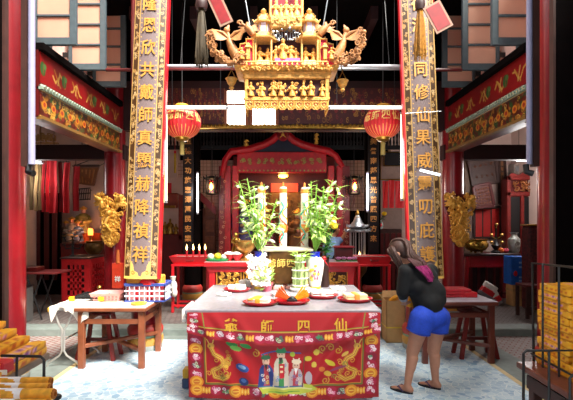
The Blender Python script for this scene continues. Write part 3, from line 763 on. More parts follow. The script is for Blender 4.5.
for fx, fy, n, ax in ((lx(245.5), y0-.005, 10, 0), (lx(245.5), y0, 4, 1), (lx(328), y0, 4, 1)):
    L = (lx(328)-lx(245.5)) if ax == 0 else .34; st = L/n
    u = Vector((1, 0, 0)) if ax == 0 else Vector((0, 1, 0)); up = Vector((0, 0, 1))
    for i in range(n):
        c = Vector((fx, fy, lz(104)))+u*(i+.5)*st
        for sg in (-1, 1):
            m.curl(c+u*sg*st*.22+up*.028, u, up, st*.2, .008, 1.0, PI if sg > 0 else 0, 0, sg, 10, 5)
            m.tube([c+u*sg*st*.42+up*.02, c+u*sg*st*.36-up*.02, c-up*.05], .008, 5)
            m.tube([c+u*sg*st*.5+up*.05, c+u*sg*st*.5-up*.03, c+u*sg*st*.25-up*.062, c-up*.058], .007, 5)
        m.ell(c-up*.012, (.013, .013, .013), 7, 5)
    m.tube([Vector((fx, fy, lz(100))), Vector((fx, fy, lz(100)))+u*L], .012, 6)
    m.tube([Vector((fx, fy, lz(106.5))), Vector((fx, fy, lz(106.5)))+u*L], .006, 6)
part(m, 'pierced_hem', GC, LP)
m = MB(); m.box(lx(247), lx(327), y0+.012, y0+.016, lz(105.5), lz(100)); part(m, 'hem_lining', mat('hem_lining', '#e9a27c', .6), LP)
# flaring deck
m = MB(); vs = []
for z, hx, hy in ((73, 42, .20), (71, 46, .21), (69, 51, .25), (67.5, 52, .26)):
    for sx, sy in ((-1, -1), (1, -1), (1, 1), (-1, 1)): vs.append((cx+sx*hx*D0/450, yc+sy*hy, lz(z)))
fs = [(3, 2, 1, 0), (12, 13, 14, 15)]
for i in range(3):
    for k_ in range(4): a = i*4+k_; b_ = i*4+(k_+1) % 4; fs.append((a, b_, b_+4, a+4))
m.add(vs, fs, 0, False); carve(m, (lx(240), yc-.225, lz(72.5)), (1, 0, -.0), (0, -.2, .98), lx(333)-lx(240), lz(66.5)-lz(72.5), 60, 21, 0, .028, .009, .03, .5)
part(m, 'deck', GC, LP)
m = MB()
for i in range(17): m.lathe((lx(247+i*5), yc-.25, lz(67.5)), [(.010, 0), (.014, .012), (.008, .024), (.012, .036)], 8)
m.tube([(lx(246), yc-.25, lz(64)), (lx(328), yc-.25, lz(64))], .008, 6); part(m, 'balustrade', PGOLD, LP)
# central hall with pink panel and seated figure
m = MB(); m.box(lx(275), lx(300), yc-.24, yc-.21, lz(68), lz(60)); part(m, 'pink_panel', mat('bright_pink_panel', '#f0609a', .5, var=.1), LP)
m = MB(); m.box(lx(273), lx(300.5), yc-.1, yc+.25, lz(62), lz(28)); part(m, 'central_hall', LDARK, LP, 'dark red hall')
for a, dy, b_, h in ((283, .2, 61, .22), (276, .18, 60.5, .15), (291, .18, 60.5, .15), (296, .16, 60, .13)): part(figurine(MB(), (lx(a), yc-dy, lz(b_)), h), 'seated_figure', GC, LP)
m = MB()
carve(m, (lx(274), yc-.13, lz(60)), (1, 0, 0), (0, 0, 1), lx(299)-lx(274), lz(44)-lz(60), 30, 31, 0, .03, .008, .03, .5)
part(m, 'hall_carving', GC, LP)
m = MB(); rd = random.Random(5)
for i in range(26): m.ell((lx(rd.uniform(273, 300)), yc-.16+rd.uniform(-.05, .02), lz(rd.uniform(29, 41))), rd.uniform(.008, .018), 7, 5)
for i in range(10): m.tube([(lx(274+i*2.7), yc-.17, lz(29)), (lx(274+i*2.7), yc-.17, lz(40))], .005, 5)
part(m, 'silver_beads', mat('silver_beads', '#a9b0b8', .25, .7), LP)
# upper shrine
m = MB(); m.box(lx(270.5), lx(302), yc-.22, yc+.22, lz(28.5), lz(17), 0, None, .008)
carve(m, (lx(271), yc-.225, lz(28)), (1, 0, 0), (0, 0, 1), lx(301.5)-lx(271), lz(17.5)-lz(28), 36, 41, 0, .026, .008, .01, .4)
for a in (270.5, 276.5, 296, 302): m.lathe((lx(a), yc-.18, lz(17)), [(.016, 0), (.016, .95)], 10)
for i in range(5): figurine(m, (lx(276+i*5.2), yc-.18, lz(17)), .13 if i % 2 else .17)
part(m, 'upper_balcony', PGOLD, LP)
m = MB(); m.box(lx(271), lx(301.5), yc-.10, yc+.2, lz(17), lz(-62)); part(m, 'upper_shrine', mat('upper_red', '#8e1428', .55, var=.2), LP, 'red upper shrine between gold posts')
m = MB(); m.lathe((cx, yc, lz(-64)), [(.3, 0), (.27, .05), (.05, .2), (.02, .3)], 4, 0, M=Matrix.Rotation(PI/4, 3, 'Z')); part(m, 'top_roof', GC, LP)
# two side pavilions
def pavilion(px, key):
    xx = lx(px); m = MB()
    for sx in (-1, 1):
        for yy in (yc-.22, yc-.06): m.lathe((xx+sx*.085, yy, lz(67)), [(.011, 0), (.011, lz(39.5)-lz(67))], 8)
    m.lathe((xx, yc-.14, lz(67.5)), [(.135, 0), (.135, .03), (.115, .06)], 6)
    for zb_, r1, hh in ((40, .155, .09), (22.5, .105, .09)):
        m.lathe((xx, yc-.14, lz(zb_)), [(r1, 0), (r1*1.02, .015), (r1*.7, hh*.45), (r1*.5, hh), ], 6)
        for k_ in range(6):
            a = 2*PI*k_/6; m.tube([(xx+r1*.6*math.cos(a), yc-.14+r1*.6*math.sin(a), lz(zb_)+hh*.6), (xx+r1*math.cos(a), yc-.14+r1*math.sin(a), lz(zb_)+.02), (xx+r1*1.15*math.cos(a), yc-.14+r1*1.15*math.sin(a), lz(zb_)+.05)], [.01, .012, .006], 6)
    m.lathe((xx, yc-.14, lz(15)), [(.05, 0), (.06, .02), (.02, .035), (.035, .06), (.005, .09)], 8)
    o = part(m, 'pavilion', PGOLD, LP)
    m = MB(); m.box(xx-.07, xx+.07, yc-.05, yc-.01, lz(66), lz(40)); part(m, 'pavilion_back', LDARK, o)
    m = MB(); figurine(m, (xx-.04, yc-.16, lz(63)), .17); figurine(m, (xx+.045, yc-.16, lz(63)), .16); part(m, 'pavilion_figures', GC, o)
    m = MB(); m.lathe((xx, yc-.14, lz(33)), [(.065, 0), (.07, .05), (.062, .11)], 6); part(m, 'lantern_storey', mat('violet_white_glass', '#e6dcf4', .25, var=.1), o)
    m = MB()
    for k_ in range(6): a = 2*PI*k_/6; m.tube([(xx+.07*math.cos(a), yc-.14+.07*math.sin(a), lz(33)), (xx+.065*math.cos(a), yc-.14+.065*math.sin(a), lz(22.5))], .007, 5)
    part(m, 'lantern_bars', GC, o)
pavilion(263.5, 1); pavilion(309.5, 2)
# red side panels
for sg in (-1, 1):
    def hx(off): return cx+sg*off*D0/450
    m = MB(); pts = [(hx(33), lz(67)), (hx(50), lz(67)), (hx(50), lz(52)), (hx(46), lz(50)), (hx(46), lz(46)), (hx(40), lz(45)), (hx(40), lz(41)), (hx(33), lz(41))]
    m.prism(pts, (0, yc-.2, 0), (1, 0, 0), (0, 0, 1), .03); pn = part(m, 'side_panel', LPINK, LP, 'pink red stepped side panel')
    m = MB(); pp = [Vector((a, yc-.225, b_)) for a, b_ in pts]; m.tube(pp, .01, 6, closed=True); m.box(min(hx(36), hx(40)), max(hx(36), hx(40)), yc-.26, yc-.2, lz(62), lz(46), 0, None, .006)
    m.lathe((hx(38), yc-.23, lz(50)), [(.05, 0), (.03, .03), (.005, .06)], 6); figurine(m, (hx(44), yc-.26, lz(62)), .12)
    part(m, 'panel_edging', GC, pn)
# phoenixes at the ends
def phoenix(sg):
    def q(off, py, dy=0): return Vector((cx+sg*off*D0/450, yc-.2+dy, lz(py)))
    m = MB(); m.tube([q(46, 64), q(50, 57), q(54, 49), q(57, 42), q(58, 36), q(59.5, 31.5)], [.045, .055, .05, .035, .022, .016], 12)
    m.ell(q(59.5, 31), (.035, .03, .035), 10, 7); m.tube([q(60, 31), q(62.5, 32.5)], [.014, .003], 6); m.leaf(q(59, 30), (sg*-.3, 0, 1), (0, -1, 0), .06, .015)
    body = part(m, 'phoenix_body', GW, LP)
    m = MB()
    for side, (o1, p1) in ((-1, (43, 32.5)), (1, (72, 35))):
        for k_ in range(10):
            t = k_/9; st = q(57+side*(2+9*(1-t)), 39-5.5*(1-t)+t*1.5, -.03)
            e = q(57+side*(15-4*t), 34+10*t, -.08)
            dv = e-st; m.leaf(st, dv, (0, -1, .3), dv.length+.03, .014, 0, -.12, 5)
        m.tube([q(57, 40), q(57+side*6, 34.5, -.03), q(57+side*14, 32.5, -.05)], [.02, .018, .006], 7)
    part(m, 'phoenix_wings', GW, body)
    m = MB(); rd = random.Random(9+sg)
    for i in range(5):   # sweeping tail ending in curled feather eyes
        e = [(74, 36), (75.5, 42), (74, 48), (70, 53), (65, 57)][i]; mid = (64-i*1.0, 62-i*.5)
        pts = [q(48, 63), q(mid[0]-4, mid[1]+1, .02*i), q((mid[0]+e[0])/2+2, (mid[1]+e[1])/2+3-i*.3, .03*i-.05), q(*e, .03*i-.05)]
        m.tube(pts, [.03, .026, .02, .012], 7)
        for tt in range(7):
            f = (tt+1)/7; a = pts[1].lerp(pts[2], min(1, f*2)) if f < .5 else pts[2].lerp(pts[3], (f-.5)*2)
            m.ell(a+Vector((rd.uniform(-.03, .03), rd.uniform(-.04, .04), rd.uniform(-.03, .03))), (rd.uniform(.02, .036), .022, rd.uniform(.018, .03)), 8, 6); m.curl(a+Vector((rd.uniform(-.03, .03), -.05, rd.uniform(-.03, .03))), (sg, 0, 0), (0, 0, 1), .03, .008, 1.2, rd.uniform(0, 6), 0, 1, 8, 5)
        m.curl(pts[3], (sg, 0, 0), (0, 0, 1), .036, .012, 1.3, 0, 0, 1, 9, 6)
    carve(m, q(44, 68)-Vector((.1 if sg < 0 else 0, .03, 0)), (1, 0, 0), (0, 0, 1), .18, .16, 16, 77+sg, 0, .035, .011, .05, .5)
    part(m, 'phoenix_tail', GW, body)
    # small bird higher up, where the wire is tied
    m = MB(); m.tube([q(33, 36), q(36, 31), q(39.5, 27), q(38.5, 23.5)], [.03, .045, .03, .018], 10)
    for k_ in range(4): m.leaf(q(37, 30), (sg*(1+.1*k_), -.1, .75-.35*k_), (0, -1, .3), .13, .022); m.leaf(q(36, 30), (-sg*.9, -.1, .9-.3*k_), (0, -1, .3), .09, .02)
    m.curl(q(46, 24), (sg, 0, 0), (0, 0, 1), .03, .011, 1.2); m.tube([q(36, 33), q(42, 26), q(45, 24)], [.015, .012, .01], 6)
    part(m, 'small_phoenix', GW, LP)
    m = MB(); m.tube([q(36.5, 27), q(41, 0), q(48, -48)], .006, 6); part(m, 'hanging_wire', mat('grey_wire', '#9aa0a6', .4, .5), LP)
phoenix(-1); phoenix(1)
# tiny hanging censers at either end
for px, py, lab in ((231.5, 80, 'small gilded hanging censer below the left phoenix'), (342.5, 82, 'small gilded hanging censer below the right phoenix')):
    c = P(px, py, D0+.1); o = thing('hanging_censer', lab, 'censer', c-Vector((0, 0, .11)), 'hanging censers of the gilded lamp')
    m = MB(); m.lathe(c, [(.012, -.11), (.03, -.09), (.018, -.07), (.045, -.04), (.058, 0), (.07, .012), (.06, .02)], 12); part(m, 'cup', GC, o)
    m = MB(); top = P(px+(2 if px < 286 else -2), 62, D0+.1)
    for a in (-.05, .05): m.tube([c+Vector((a, 0, .015)), c+Vector((0, 0, .11))], .005, 5)
    m.tube([c+Vector((0, 0, .11)), top], .006, 6); part(m, 'chain', BRASS, o)
# ================================================================ INNER HALL
FZ = .1
# couplet boards on the hall columns
def hall_board(px, text, label):
    d = 8.25; x0, x1 = X(px-5.2, d), X(px+5.2, d); o = thing('hall_couplet', label, 'board', ((x0+x1)/2, d, 1.0), 'black couplets on the hall columns')
    m = MB(); m.box(x0, x1, d, d+.05, 1.0, 3.2, 0, None, .008); part(m, 'plank', mat('black_lacquer', '#0f0c0e', .3, coat=.3), o)
    m = MB()
    for i, ch in enumerate(text):
        vs, fs = glyphs(ch, .125, .02, .02); c = Vector(((x0+x1)/2, d-.005, 3.08-i*.178)); m.add([c+v for v in vs], fs, 0, False)
    part(m, 'lettering', mat('copper_gilt', '#c08040', .45, .2), o)
hall_board(188, '玉德大功施惠澤萬民安樂', 'narrow black couplet with copper characters under the left lantern')
hall_board(373.5, '美譽南邦恩光普照四方來', 'narrow black couplet with copper characters under the right lantern')

# the shrine
SD = 9.0
sh = thing('altar_shrine', 'red pavilion shrine with curved ridge and gold rosette at the back of the hall', 'shrine', (X(284, SD), SD+.4, FZ))
def sx(p): return X(p, SD)
def sz(p): return Z(p, SD)
for a in (228, 235.5, 331, 339.5):
    m = MB(); m.box(sx(a)-.06, sx(a)+.06, SD-.05, SD+.07, FZ, sz(166), 0, None, .01); part(m, 'post', mat('shrine_red', '#b0161f', .35, var=.2), sh)
m = MB(); m.box(sx(237.5), sx(326), SD-.08, SD+.02, sz(173), sz(152.5), 0, None, .01); bd = part(m, 'name_band', mat('shrine_red', '#b0161f', .35), sh)
m = MB(); rd = random.Random(5)
for i in range(11):
    c = Vector((sx(243+i*7.6), SD-.09, sz(162)))
    for k_ in range(4): m.curl(c+Vector((rd.uniform(-.03, .03), 0, rd.uniform(-.04, .04))), (1, 0, 0), (0, 0, 1), .035, .009, 1, rd.uniform(0, 6), 0, 1, 7, 5)
for i in range(22): m.ell((sx(240+i*4), SD-.085, sz(171)), (.018, .01, .018), 7, 5)
part(m, 'gold_ornament', mat('green_gold', '#a39a4a', .45, .3), bd, 'gold green rosettes along the band')
ridge = [(222, 176), (226, 158), (232, 150), (250, 147.5), (264, 143), (272, 139), (277, 134.5), (283, 133), (289, 134.5), (294, 139), (302, 143), (316, 147), (328, 149.5), (335, 154), (342, 165)]
m = MB(); m.tube([Vector((sx(a), SD-.12, sz(b_+2.5))) for a, b_ in ridge], [.05, .06]+[.075]*11+[.06, .05], 8); part(m, 'curved_ridge', mat('shrine_red', '#b0161f', .35), sh)
m = MB(); poly = [(sx(a), sz(b_+3)) for a, b_ in ridge[2:13]]+[(sx(326), sz(153)), (sx(238), sz(153))]
m.prism(poly, (0, SD, 0), (1, 0, 0), (0, 0, 1), .06); part(m, 'gable', mat('blue_black_gable', '#141a30', .5), sh, 'dark blue gable')
m = MB(); m.lathe((sx(283), SD-.2, sz(137)), [(.11, -.04), (.12, 0), (.09, .04)], 20, 0, M=Matrix.Rotation(PI/2, 3, 'X')); part(m, 'rosette', RED, sh)
m = MB(); vs, fs = glyphs('人', .13, .03, .02); m.add([Vector((sx(283), SD-.255, sz(137)))+v for v in vs], fs, 0, False); m.ell((sx(283), SD-.24, sz(137)), (.03, .02, .03), 8, 6); part(m, 'rosette_emblem', GOLD, sh)
m = MB()
for a, b_ in ((247, 146), (316, 140)):
    figurine(m, (sx(a), SD-.14, sz(b_+5)), .17); m.curl((sx(a), SD-.14, sz(b_-3)), (1, 0, 0), (0, 0, 1), .045, .012, 1.2)
part(m, 'ridge_figures', GOLD, sh)
m = MB(); m.box(sx(228), sx(340), SD+.9, SD+.98, FZ, sz(150)); part(m, 'back_panel', DRED, sh)
m = MB(); m.box(sx(240), sx(327), SD+.05, SD+.85, FZ, .98, 0, None, .02); part(m, 'plinth', DRED, sh)
m = MB(); m.box(sx(270), sx(299), SD+.78, SD+.88, sz(189), sz(180), 0); part(m, 'lit_panel', emit('red_lit_panel', '#ff3a20', 1.2), sh, 'glowing red panel')
m = MB(); m.box(sx(256), sx(315), SD+.6, SD+.75, 1.0, sz(190), 0, None, .02); carve(m, (sx(257), SD+.6, 1.0), (1, 0, 0), (0, 0, 1), sx(314)-sx(257), sz(192)-1.0, 70, 15, 0, .06, .016, .03)
part(m, 'carved_screen', mat('dull_gold_screen', '#7c5220', .5, .3, var=.4), sh)
o = thing('shrine_lamp', 'warm lit lamp glowing under the red shrine band', 'lamp', (sx(283), SD+.15, sz(172)))
m = MB(); m.ell((sx(283), SD+.2, sz(175)), (.10, .06, .04), 16, 8); part(m, 'bulb', emit('amber_bulb', '#ffb23a', 14), o)
m = MB(); m.lathe((sx(283), SD+.2, sz(175)+.03), [(.11, 0), (.09, .03), (.02, .05)], 16); part(m, 'shade', BRASS, o)
lp = bpy.data.lights.new('shrine_lamp_light', 'POINT'); lp.energy = 14; lp.color = (1, .6, .25); lp.shadow_soft_size = .1
lo_ = bpy.data.objects.new('shrine_lamp_light', lp); COL.objects.link(lo_); lo_.location = (sx(283), SD+.15, sz(180))
# deities: robed statues beside and inside the shrine
def statue(px, py, d, h, label, robe, name='deity_statue', face='#c98a78'):
    c = P(px, py, d); o = thing(name, label, 'statue', c, 'deity statues')
    m = MB(); rb = mat('robe_'+robe.strip('#'), robe, .55, var=.4, scale=12)
    m.lathe(c, [(.3*h, 0), (.31*h, .05*h), (.24*h, .3*h), (.2*h, .5*h), (.23*h, .64*h), (.17*h, .74*h), (.06*h, .79*h)], 16)
    for s in (-1, 1): m.tube([c+Vector((s*.2*h, 0, .66*h)), c+Vector((s*.3*h, -.08*h, .48*h)), c+Vector((s*.08*h, -.24*h, .44*h))], [.07*h, .09*h, .08*h], 9)
    part(m, 'robe', rb, o)
    m = MB(); m.ell(c+Vector((0, -.01*h, .86*h)), (.085*h, .09*h, .11*h), 12, 9); m.ell(c+Vector((0, -.1*h, .86*h)), (.015*h, .02*h, .02*h), 6, 5); m.ell(c+Vector((0, -.23*h, .45*h)), (.05*h, .04*h, .04*h), 8, 6); part(m, 'face', mat('statue_face', face, .5), o)
    m = MB(); m.lathe(c+Vector((0, 0, .92*h)), [(.11*h, 0), (.13*h, .03*h), (.1*h, .07*h), (.05*h, .13*h), (.01*h, .15*h)], 12)
    for s in (-1, 1): m.curl(c+Vector((s*.1*h, -.02*h, .97*h)), (s, 0, 0), (0, 0, 1), .05*h, .012*h, 1.1)
    m.tube([c+Vector((-.12*h, -.2*h, .3*h)), c+Vector((0, -.26*h, .27*h)), c+Vector((.12*h, -.2*h, .3*h))], .02*h, 6); part(m, 'crown', GOLD, o)
statue(243, 246, 9.4, .95, 'tall deity in blue violet robe standing left inside the shrine behind the lilies', '#5a5490')
statue(266, 246, 9.35, .75, 'deity in rose robe seated left of the shrine middle', '#9a3a55')
statue(298, 247, 9.35, .75, 'deity in brown gold robe seated right of the shrine middle', '#7a4a22')
statue(321, 247, 9.3, .8, 'deity in dark crimson robe at the right shrine post', '#6a1d28')
# painted panels on the shrine posts
for px, lab in ((224, 'narrow painted red door leaf left of the shrine with pink flowers'), (345.5, 'narrow red door leaf right of the shrine with gold characters')):
    o = thing('shrine_door_leaf', lab, 'door leaf', (sx(px), SD-.02, FZ))
    m = MB(); m.box(sx(px-5), sx(px+4), SD-.04, SD+.02, FZ, sz(166), 0, None, .01); part(m, 'panel', mat('leaf_red', '#7e1b1e', .4, var=.3, scale=6), o)
    m = MB(); rd = random.Random(px)
    for i in range(16): m.curl((sx(px-.5)+rd.uniform(-.05, .05), SD-.045, 1.0+i*.1), (1, 0, 0), (0, 0, 1), .035, .008, 1.1, rd.uniform(0, 6))
    part(m, 'ornament', mat('pinkish_gold', '#c98a6a', .5), o)

# lit lanterns either side
def glow_lantern(px, label):
    d = 8.75; c = P(px, 186, d); o = thing('hexagonal_lantern', label, 'lantern', c-Vector((0, 0, .16)), 'lit hexagonal lanterns')
    m = MB()
    for k_ in range(6):
        a = PI*k_/3; q = Vector((.11*math.cos(a), .11*math.sin(a), 0)); m.tube([c+q+Vector((0, 0, -.14)), c+q+Vector((0, 0, .13))], .012, 6)
        m.tube([c+q*.8+Vector((0, 0, .13)), c+q*1.35+Vector((0, 0, .15)), c+q*1.6+Vector((0, 0, .2))], [.02, .018, .008], 6)
        m.tube([c+q*1.45+Vector((0, 0, .16)), c+q*1.45+Vector((0, 0, -.13))], .009, 5, 1)
    m.lathe(c, [(.12, .12), (.15, .14), (.13, .17), (.04, .2)], 6); m.lathe(c, [(.08, -.17), (.13, -.15), (.12, -.13)], 6)
    part(m, 'cage', BLACK, o)
    m = MB(); m.lathe(c, [(.085, -.13), (.09, 0), (.085, .12)], 6, closed=False); gl = mat('ruby_glass', '#7a1c14', .2, trans=.6); part(m, 'panes', gl, o)
    m = MB(); m.lathe(c+Vector((0, -.1, -.035)), [(.008, -.05), (.036, -.01), (.03, .03), (.005, .09)], 10); part(m, 'flame_bulb', emit('flame_bulb', '#ffc04a', 12), o)
    m = MB(); m.tube([c+Vector((0, 0, .19)), Vector((c.x, c.y, 4.42))], .008, 5); part(m, 'chain', BLACK, o)
    m = MB(); m.tube([c+Vector((0, 0, -.17)), c+Vector((0, 0, -.4))], .012, 6); part(m, 'tassel', DRED, o)
    l = bpy.data.lights.new('lantern_light', 'POINT'); l.energy = 3; l.color = (1, .6, .3); l.shadow_soft_size = .05
    ob = bpy.data.objects.new('lantern_light', l); COL.objects.link(ob); ob.location = c+Vector((0, -.22, 0))
glow_lantern(212, 'lit black lantern hanging left of the red shrine')
glow_lantern(354, 'lit black lantern hanging above the grey pagoda burner')
# red wooden screens and doors flanking the shrine
def bplank(pts, d, name, mt, label, cat, th=.05, group=None):
    m = MB(); m.prism([(X(a, d), Z(b_, d)) for a, b_ in pts], (0, d, 0), (1, 0, 0), (0, 0, 1), th); return solo(m, name, mt, label, cat, group)
bplank([(199, 191), (216, 207), (216, 215), (199, 199)], 9.6, 'sloping_board', mat('crimson_board', '#8f1b24', .45, var=.15), 'crimson board sloping under the left lit lantern', 'board', .08)
o = thing('carved_door', 'brown carved door leaf behind the left candle stand', 'door leaf', (X(210, 9.7), 9.7, FZ))
m = MB(); m.box(X(203, 9.7), X(216, 9.7), 9.66, 9.74, FZ, Z(208, 9.7), 0, None, .015); part(m, 'leaf', mat('rust_door', '#6a2f17', .5, var=.35, scale=5), o)
m = MB()
for i in range(5): m.box(X(205, 9.6), X(214, 9.6), 9.63, 9.67, .3+i*.36, .58+i*.36, 0, None, .01)
part(m, 'raised_panels', mat('rust_panel', '#7e3d1d', .5, var=.3), o)
m = MB(); m.box(X(183, 9.9), X(203, 9.9), 9.9, 9.98, FZ, 2.2); struct(m, 'door_1', DARK)
m = MB(); m.box(X(346, 9.9), X(371, 9.9), 9.9, 9.98, FZ, 1.85); struct(m, 'door_2', DARK)
# left of the hall: wall patch, red paper, cabinet with figures; stick of incense
m = MB(); m.box(X(163, 9.6), X(185, 9.6), 9.6, 9.66, 1.2, 2.55); struct(m, 'wall_niche_left', PLAS_W)
m = MB(); m.box(X(376, 9.6), X(402, 9.6), 9.6, 9.66, FZ, 3.0); struct(m, 'wall_niche_right', mat('grey_pink_plaster', '#9b857c', .8, var=.1))
bplank([(164, 183), (171.5, 183), (171.5, 193), (164, 193)], 9.5, 'red_notice', SCAR, 'plain scarlet paper notice on the wall behind the left battens', 'notice', .02)
o = thing('offering_cabinet', 'dark red cabinet with slanted red front in the left corner of the hall', 'cabinet', (X(172, 9.2), 9.3, FZ))
m = MB(); m.box(X(162, 9.2), X(183, 9.2), 9.2, 9.55, FZ, Z(234, 9.2), 0, None, .02); part(m, 'body', DRED, o)
m = MB(); m.box(X(164, 9.2), X(178, 9.2), 9.18, 9.5, Z(208, 9.2), Z(193, 9.2), 0, None, .02); m.box(X(178.5, 9.2), X(183.5, 9.2), 9.2, 9.3, Z(240, 9.2), Z(195, 9.2)); part(m, 'canopy', mat('lacquer_brown_red', '#7d2c18', .4, var=.2), o)
m = MB(); m.box(X(163, 9.1), X(175, 9.1), 9.1, 9.2, Z(208, 9.1), Z(205.5, 9.1)); part(m, 'canopy_edge', BRASS, o)
for i, (px, h) in enumerate(((165, .24), (170, .3), (176, .2))):
    c = P(px, 234, 9.3); m = MB(); figurine(m, c, h); solo(m, 'gilded_figurine', BRASS, ('small gilded figurine nearest the left couplet board in the dark cabinet', 'tallest gilded figurine in the middle of the dark cabinet', 'smallest gilded figurine beside the black hall couplet')[i], 'figurine', 'gilded figurines of the hall cabinet')
m = MB(); c = P(175, 173, 9.0); m.tube([c, P(175, 152, 9.0)], .022, 8); st = solo(m, 'yellow_banner_stick', mat('yellow_stick', '#c7a022', .5), 'slim yellow hanging stick with red tip below the left lantern', 'stick')
m = MB(); m.tube([P(175, 153.5, 9.0), P(175, 151, 9.0)], .024, 8); m.tube([P(175, 151, 9.0), Vector((X(175, 9), 9.0, 4.5))], .004, 5); part(m, 'red_tip', SCAR, st)
# right of the hall: red cloths over a rail
for i, (a, b_, t0) in enumerate(((382.5, 388, 181), (388.6, 394.3, 179), (395, 404, 181))):
    m = MB(); d = 8.94; n = 9; vs = []; fs = []
    for j in range(8):
        for k_ in range(n):
            u = k_/(n-1); vs.append((X(a+(b_-a)*u, d), d-.02*math.sin(u*PI*2.5+j*.4)-.01*j*.3, Z(t0+(208-t0)*j/7, d)))
    for j in range(7):
        for k_ in range(n-1): q = j*n+k_; fs.append((q, q+1, q+n+1, q+n))
    mm = MB(); mm.add(vs, fs); mm.add([(x, y+.012, z) for x, y, z in vs], [f[::-1] for f in fs])
    solo(mm, 'red_hanging_cloth', mat('bright_red_cloth', '#e0202a', .7, var=.1, sheen=.3), ('red cloth hanging nearest the right black couplet', 'middle red cloth hanging on the hall rail', 'broad red cloth hanging partly behind the cream batten')[i], 'cloth', 'red cloths on the hall rail')
m = MB(); m.tube([P(380, 179.5, 8.92), P(408, 179.5, 8.92)], .014, 8); m.tube([P(381, 179.5, 8.92), Vector((X(381, 8.92), 8.92, 4.5))], .006, 5); m.tube([P(406, 179.5, 8.92), Vector((X(406, 8.92), 8.92, 4.5))], .006, 5); solo(m, 'cloth_rail', BRASS, 'thin rail carrying red cloths right of the hall', 'rail')
m = MB(); m.box(X(384, 9.5), X(403, 9.5), 9.52, 9.60, Z(166, 9.5), Z(152, 9.5), 0, None, .015); o = solo(m, 'dark_plaque', BLACK, 'dark plaque with thin gold edge below the right lantern', 'plaque')
m = MB(); q = [P(a, b_, 9.51) for a, b_ in ((384, 166), (403, 166), (403, 152), (384, 152))]; m.tube(q, .012, 5, closed=True); part(m, 'edging', BRASS, o)
o = thing('hall_chest', 'dark brown chest below the red cloths', 'chest', (X(390, 9.0), 9.2, FZ)); m = MB(); m.box(X(378, 9.0), X(402, 9.0), 9.0, 9.5, FZ, Z(229, 9.0), 0, None, .02); part(m, 'body', DWOOD, o)
m = MB()
for a in (379, 385, 391, 397): m.box(X(a, 8.98), X(a+4.5, 8.98), 8.97, 9.0, FZ+.15, Z(233, 9.0), 0, None, .008)
part(m, 'panels', DRED, o)
c = Vector((X(380, 9.1), 9.12, Z(229, 9.0))); o = thing('flower_vase', 'small pale vase with two yellow flowers above the bowed woman', 'vase', c)
m = MB(); m.lathe(c, [(.05, 0), (.075, .05), (.07, .11), (.035, .15), (.045, .18), (.03, .18)], 14); part(m, 'vase', mat('mint_glaze', '#b8cfc8', .3), o)
m = MB(); m.ell(c+Vector((0, -.06, .08)), (.04, .02, .05), 8, 6); part(m, 'red_mark', SCAR, o)
m = MB(); g = MB()
for s in (-1, 1):
    e = c+Vector((s*.085, -.02, .31)); g.tube([c+Vector((0, 0, .15)), e], .008, 5); m.ell(e, (.055, .05, .045), 10, 7)
    for k_ in range(4): g.leaf(c+Vector((s*.03, 0, .2)), (s*(.5+.3*k_), -.3, .6-.3*k_), (0, 0, 1), .1, .025)
part(m, 'yellow_heads', YFLOW, o); part(g, 'leaves', DGREEN, o)

# ---------------------------------------------------------------- second altar table
A2 = 7.0; Z2 = .98
o = thing('long_altar_table', 'scarlet altar table with carved gold panels behind the cloth covered altar', 'table', (X(281, A2), 7.25, FZ))
x0, x1 = X(204, A2), X(358.5, A2)
m = MB(); m.box(x0, x1, A2, A2+.55, Z2-.05, Z2, 0, None, .01); part(m, 'tabletop', mat('grey_pink_top', '#c9b7b2', .3), o, 'grey pink tabletop')
m = MB(); m.box(x0-.005, x1+.005, A2-.02, A2, Z2-.075, Z2-.005, 0, None, .006); m.box(x0+.06, x1-.06, A2+.02, A2+.05, Z2-.16, Z2-.06); part(m, 'red_fascia', SCAR, o)
for a in (211.5, 351):
    for yy in (A2+.03, A2+.45): m = MB(); m.box(X(a, A2)-.05, X(a, A2)+.05, yy, yy+.09, FZ, Z2-.05, 0, None, .008); part(m, 'leg', SCAR, o)
m = MB(); m.box(X(216, A2), X(347, A2), A2+.06, A2+.09, .45, Z2-.1); part(m, 'back_board', mat('panel_maroon', '#5b2312', .5), o)
for a, b_ in ((217, 240), (244, 268), (296, 319), (322, 347)):
    m = MB(); carve(m, (X(a, A2), A2+.05, .50), (1, 0, 0), (0, 0, 1), X(b_, A2)-X(a, A2), .34, 90, a, 0, .034, .010, .03, .45)
    q = [(X(a, A2)-.01, A2+.045, .48), (X(b_, A2)+.01, A2+.045, .48), (X(b_, A2)+.01, A2+.045, .86), (X(a, A2)-.01, A2+.045, .86)]; m.tube(q, .014, 6, closed=True); part(m, 'carved_panel', GOLD, o, 'gold openwork panel')
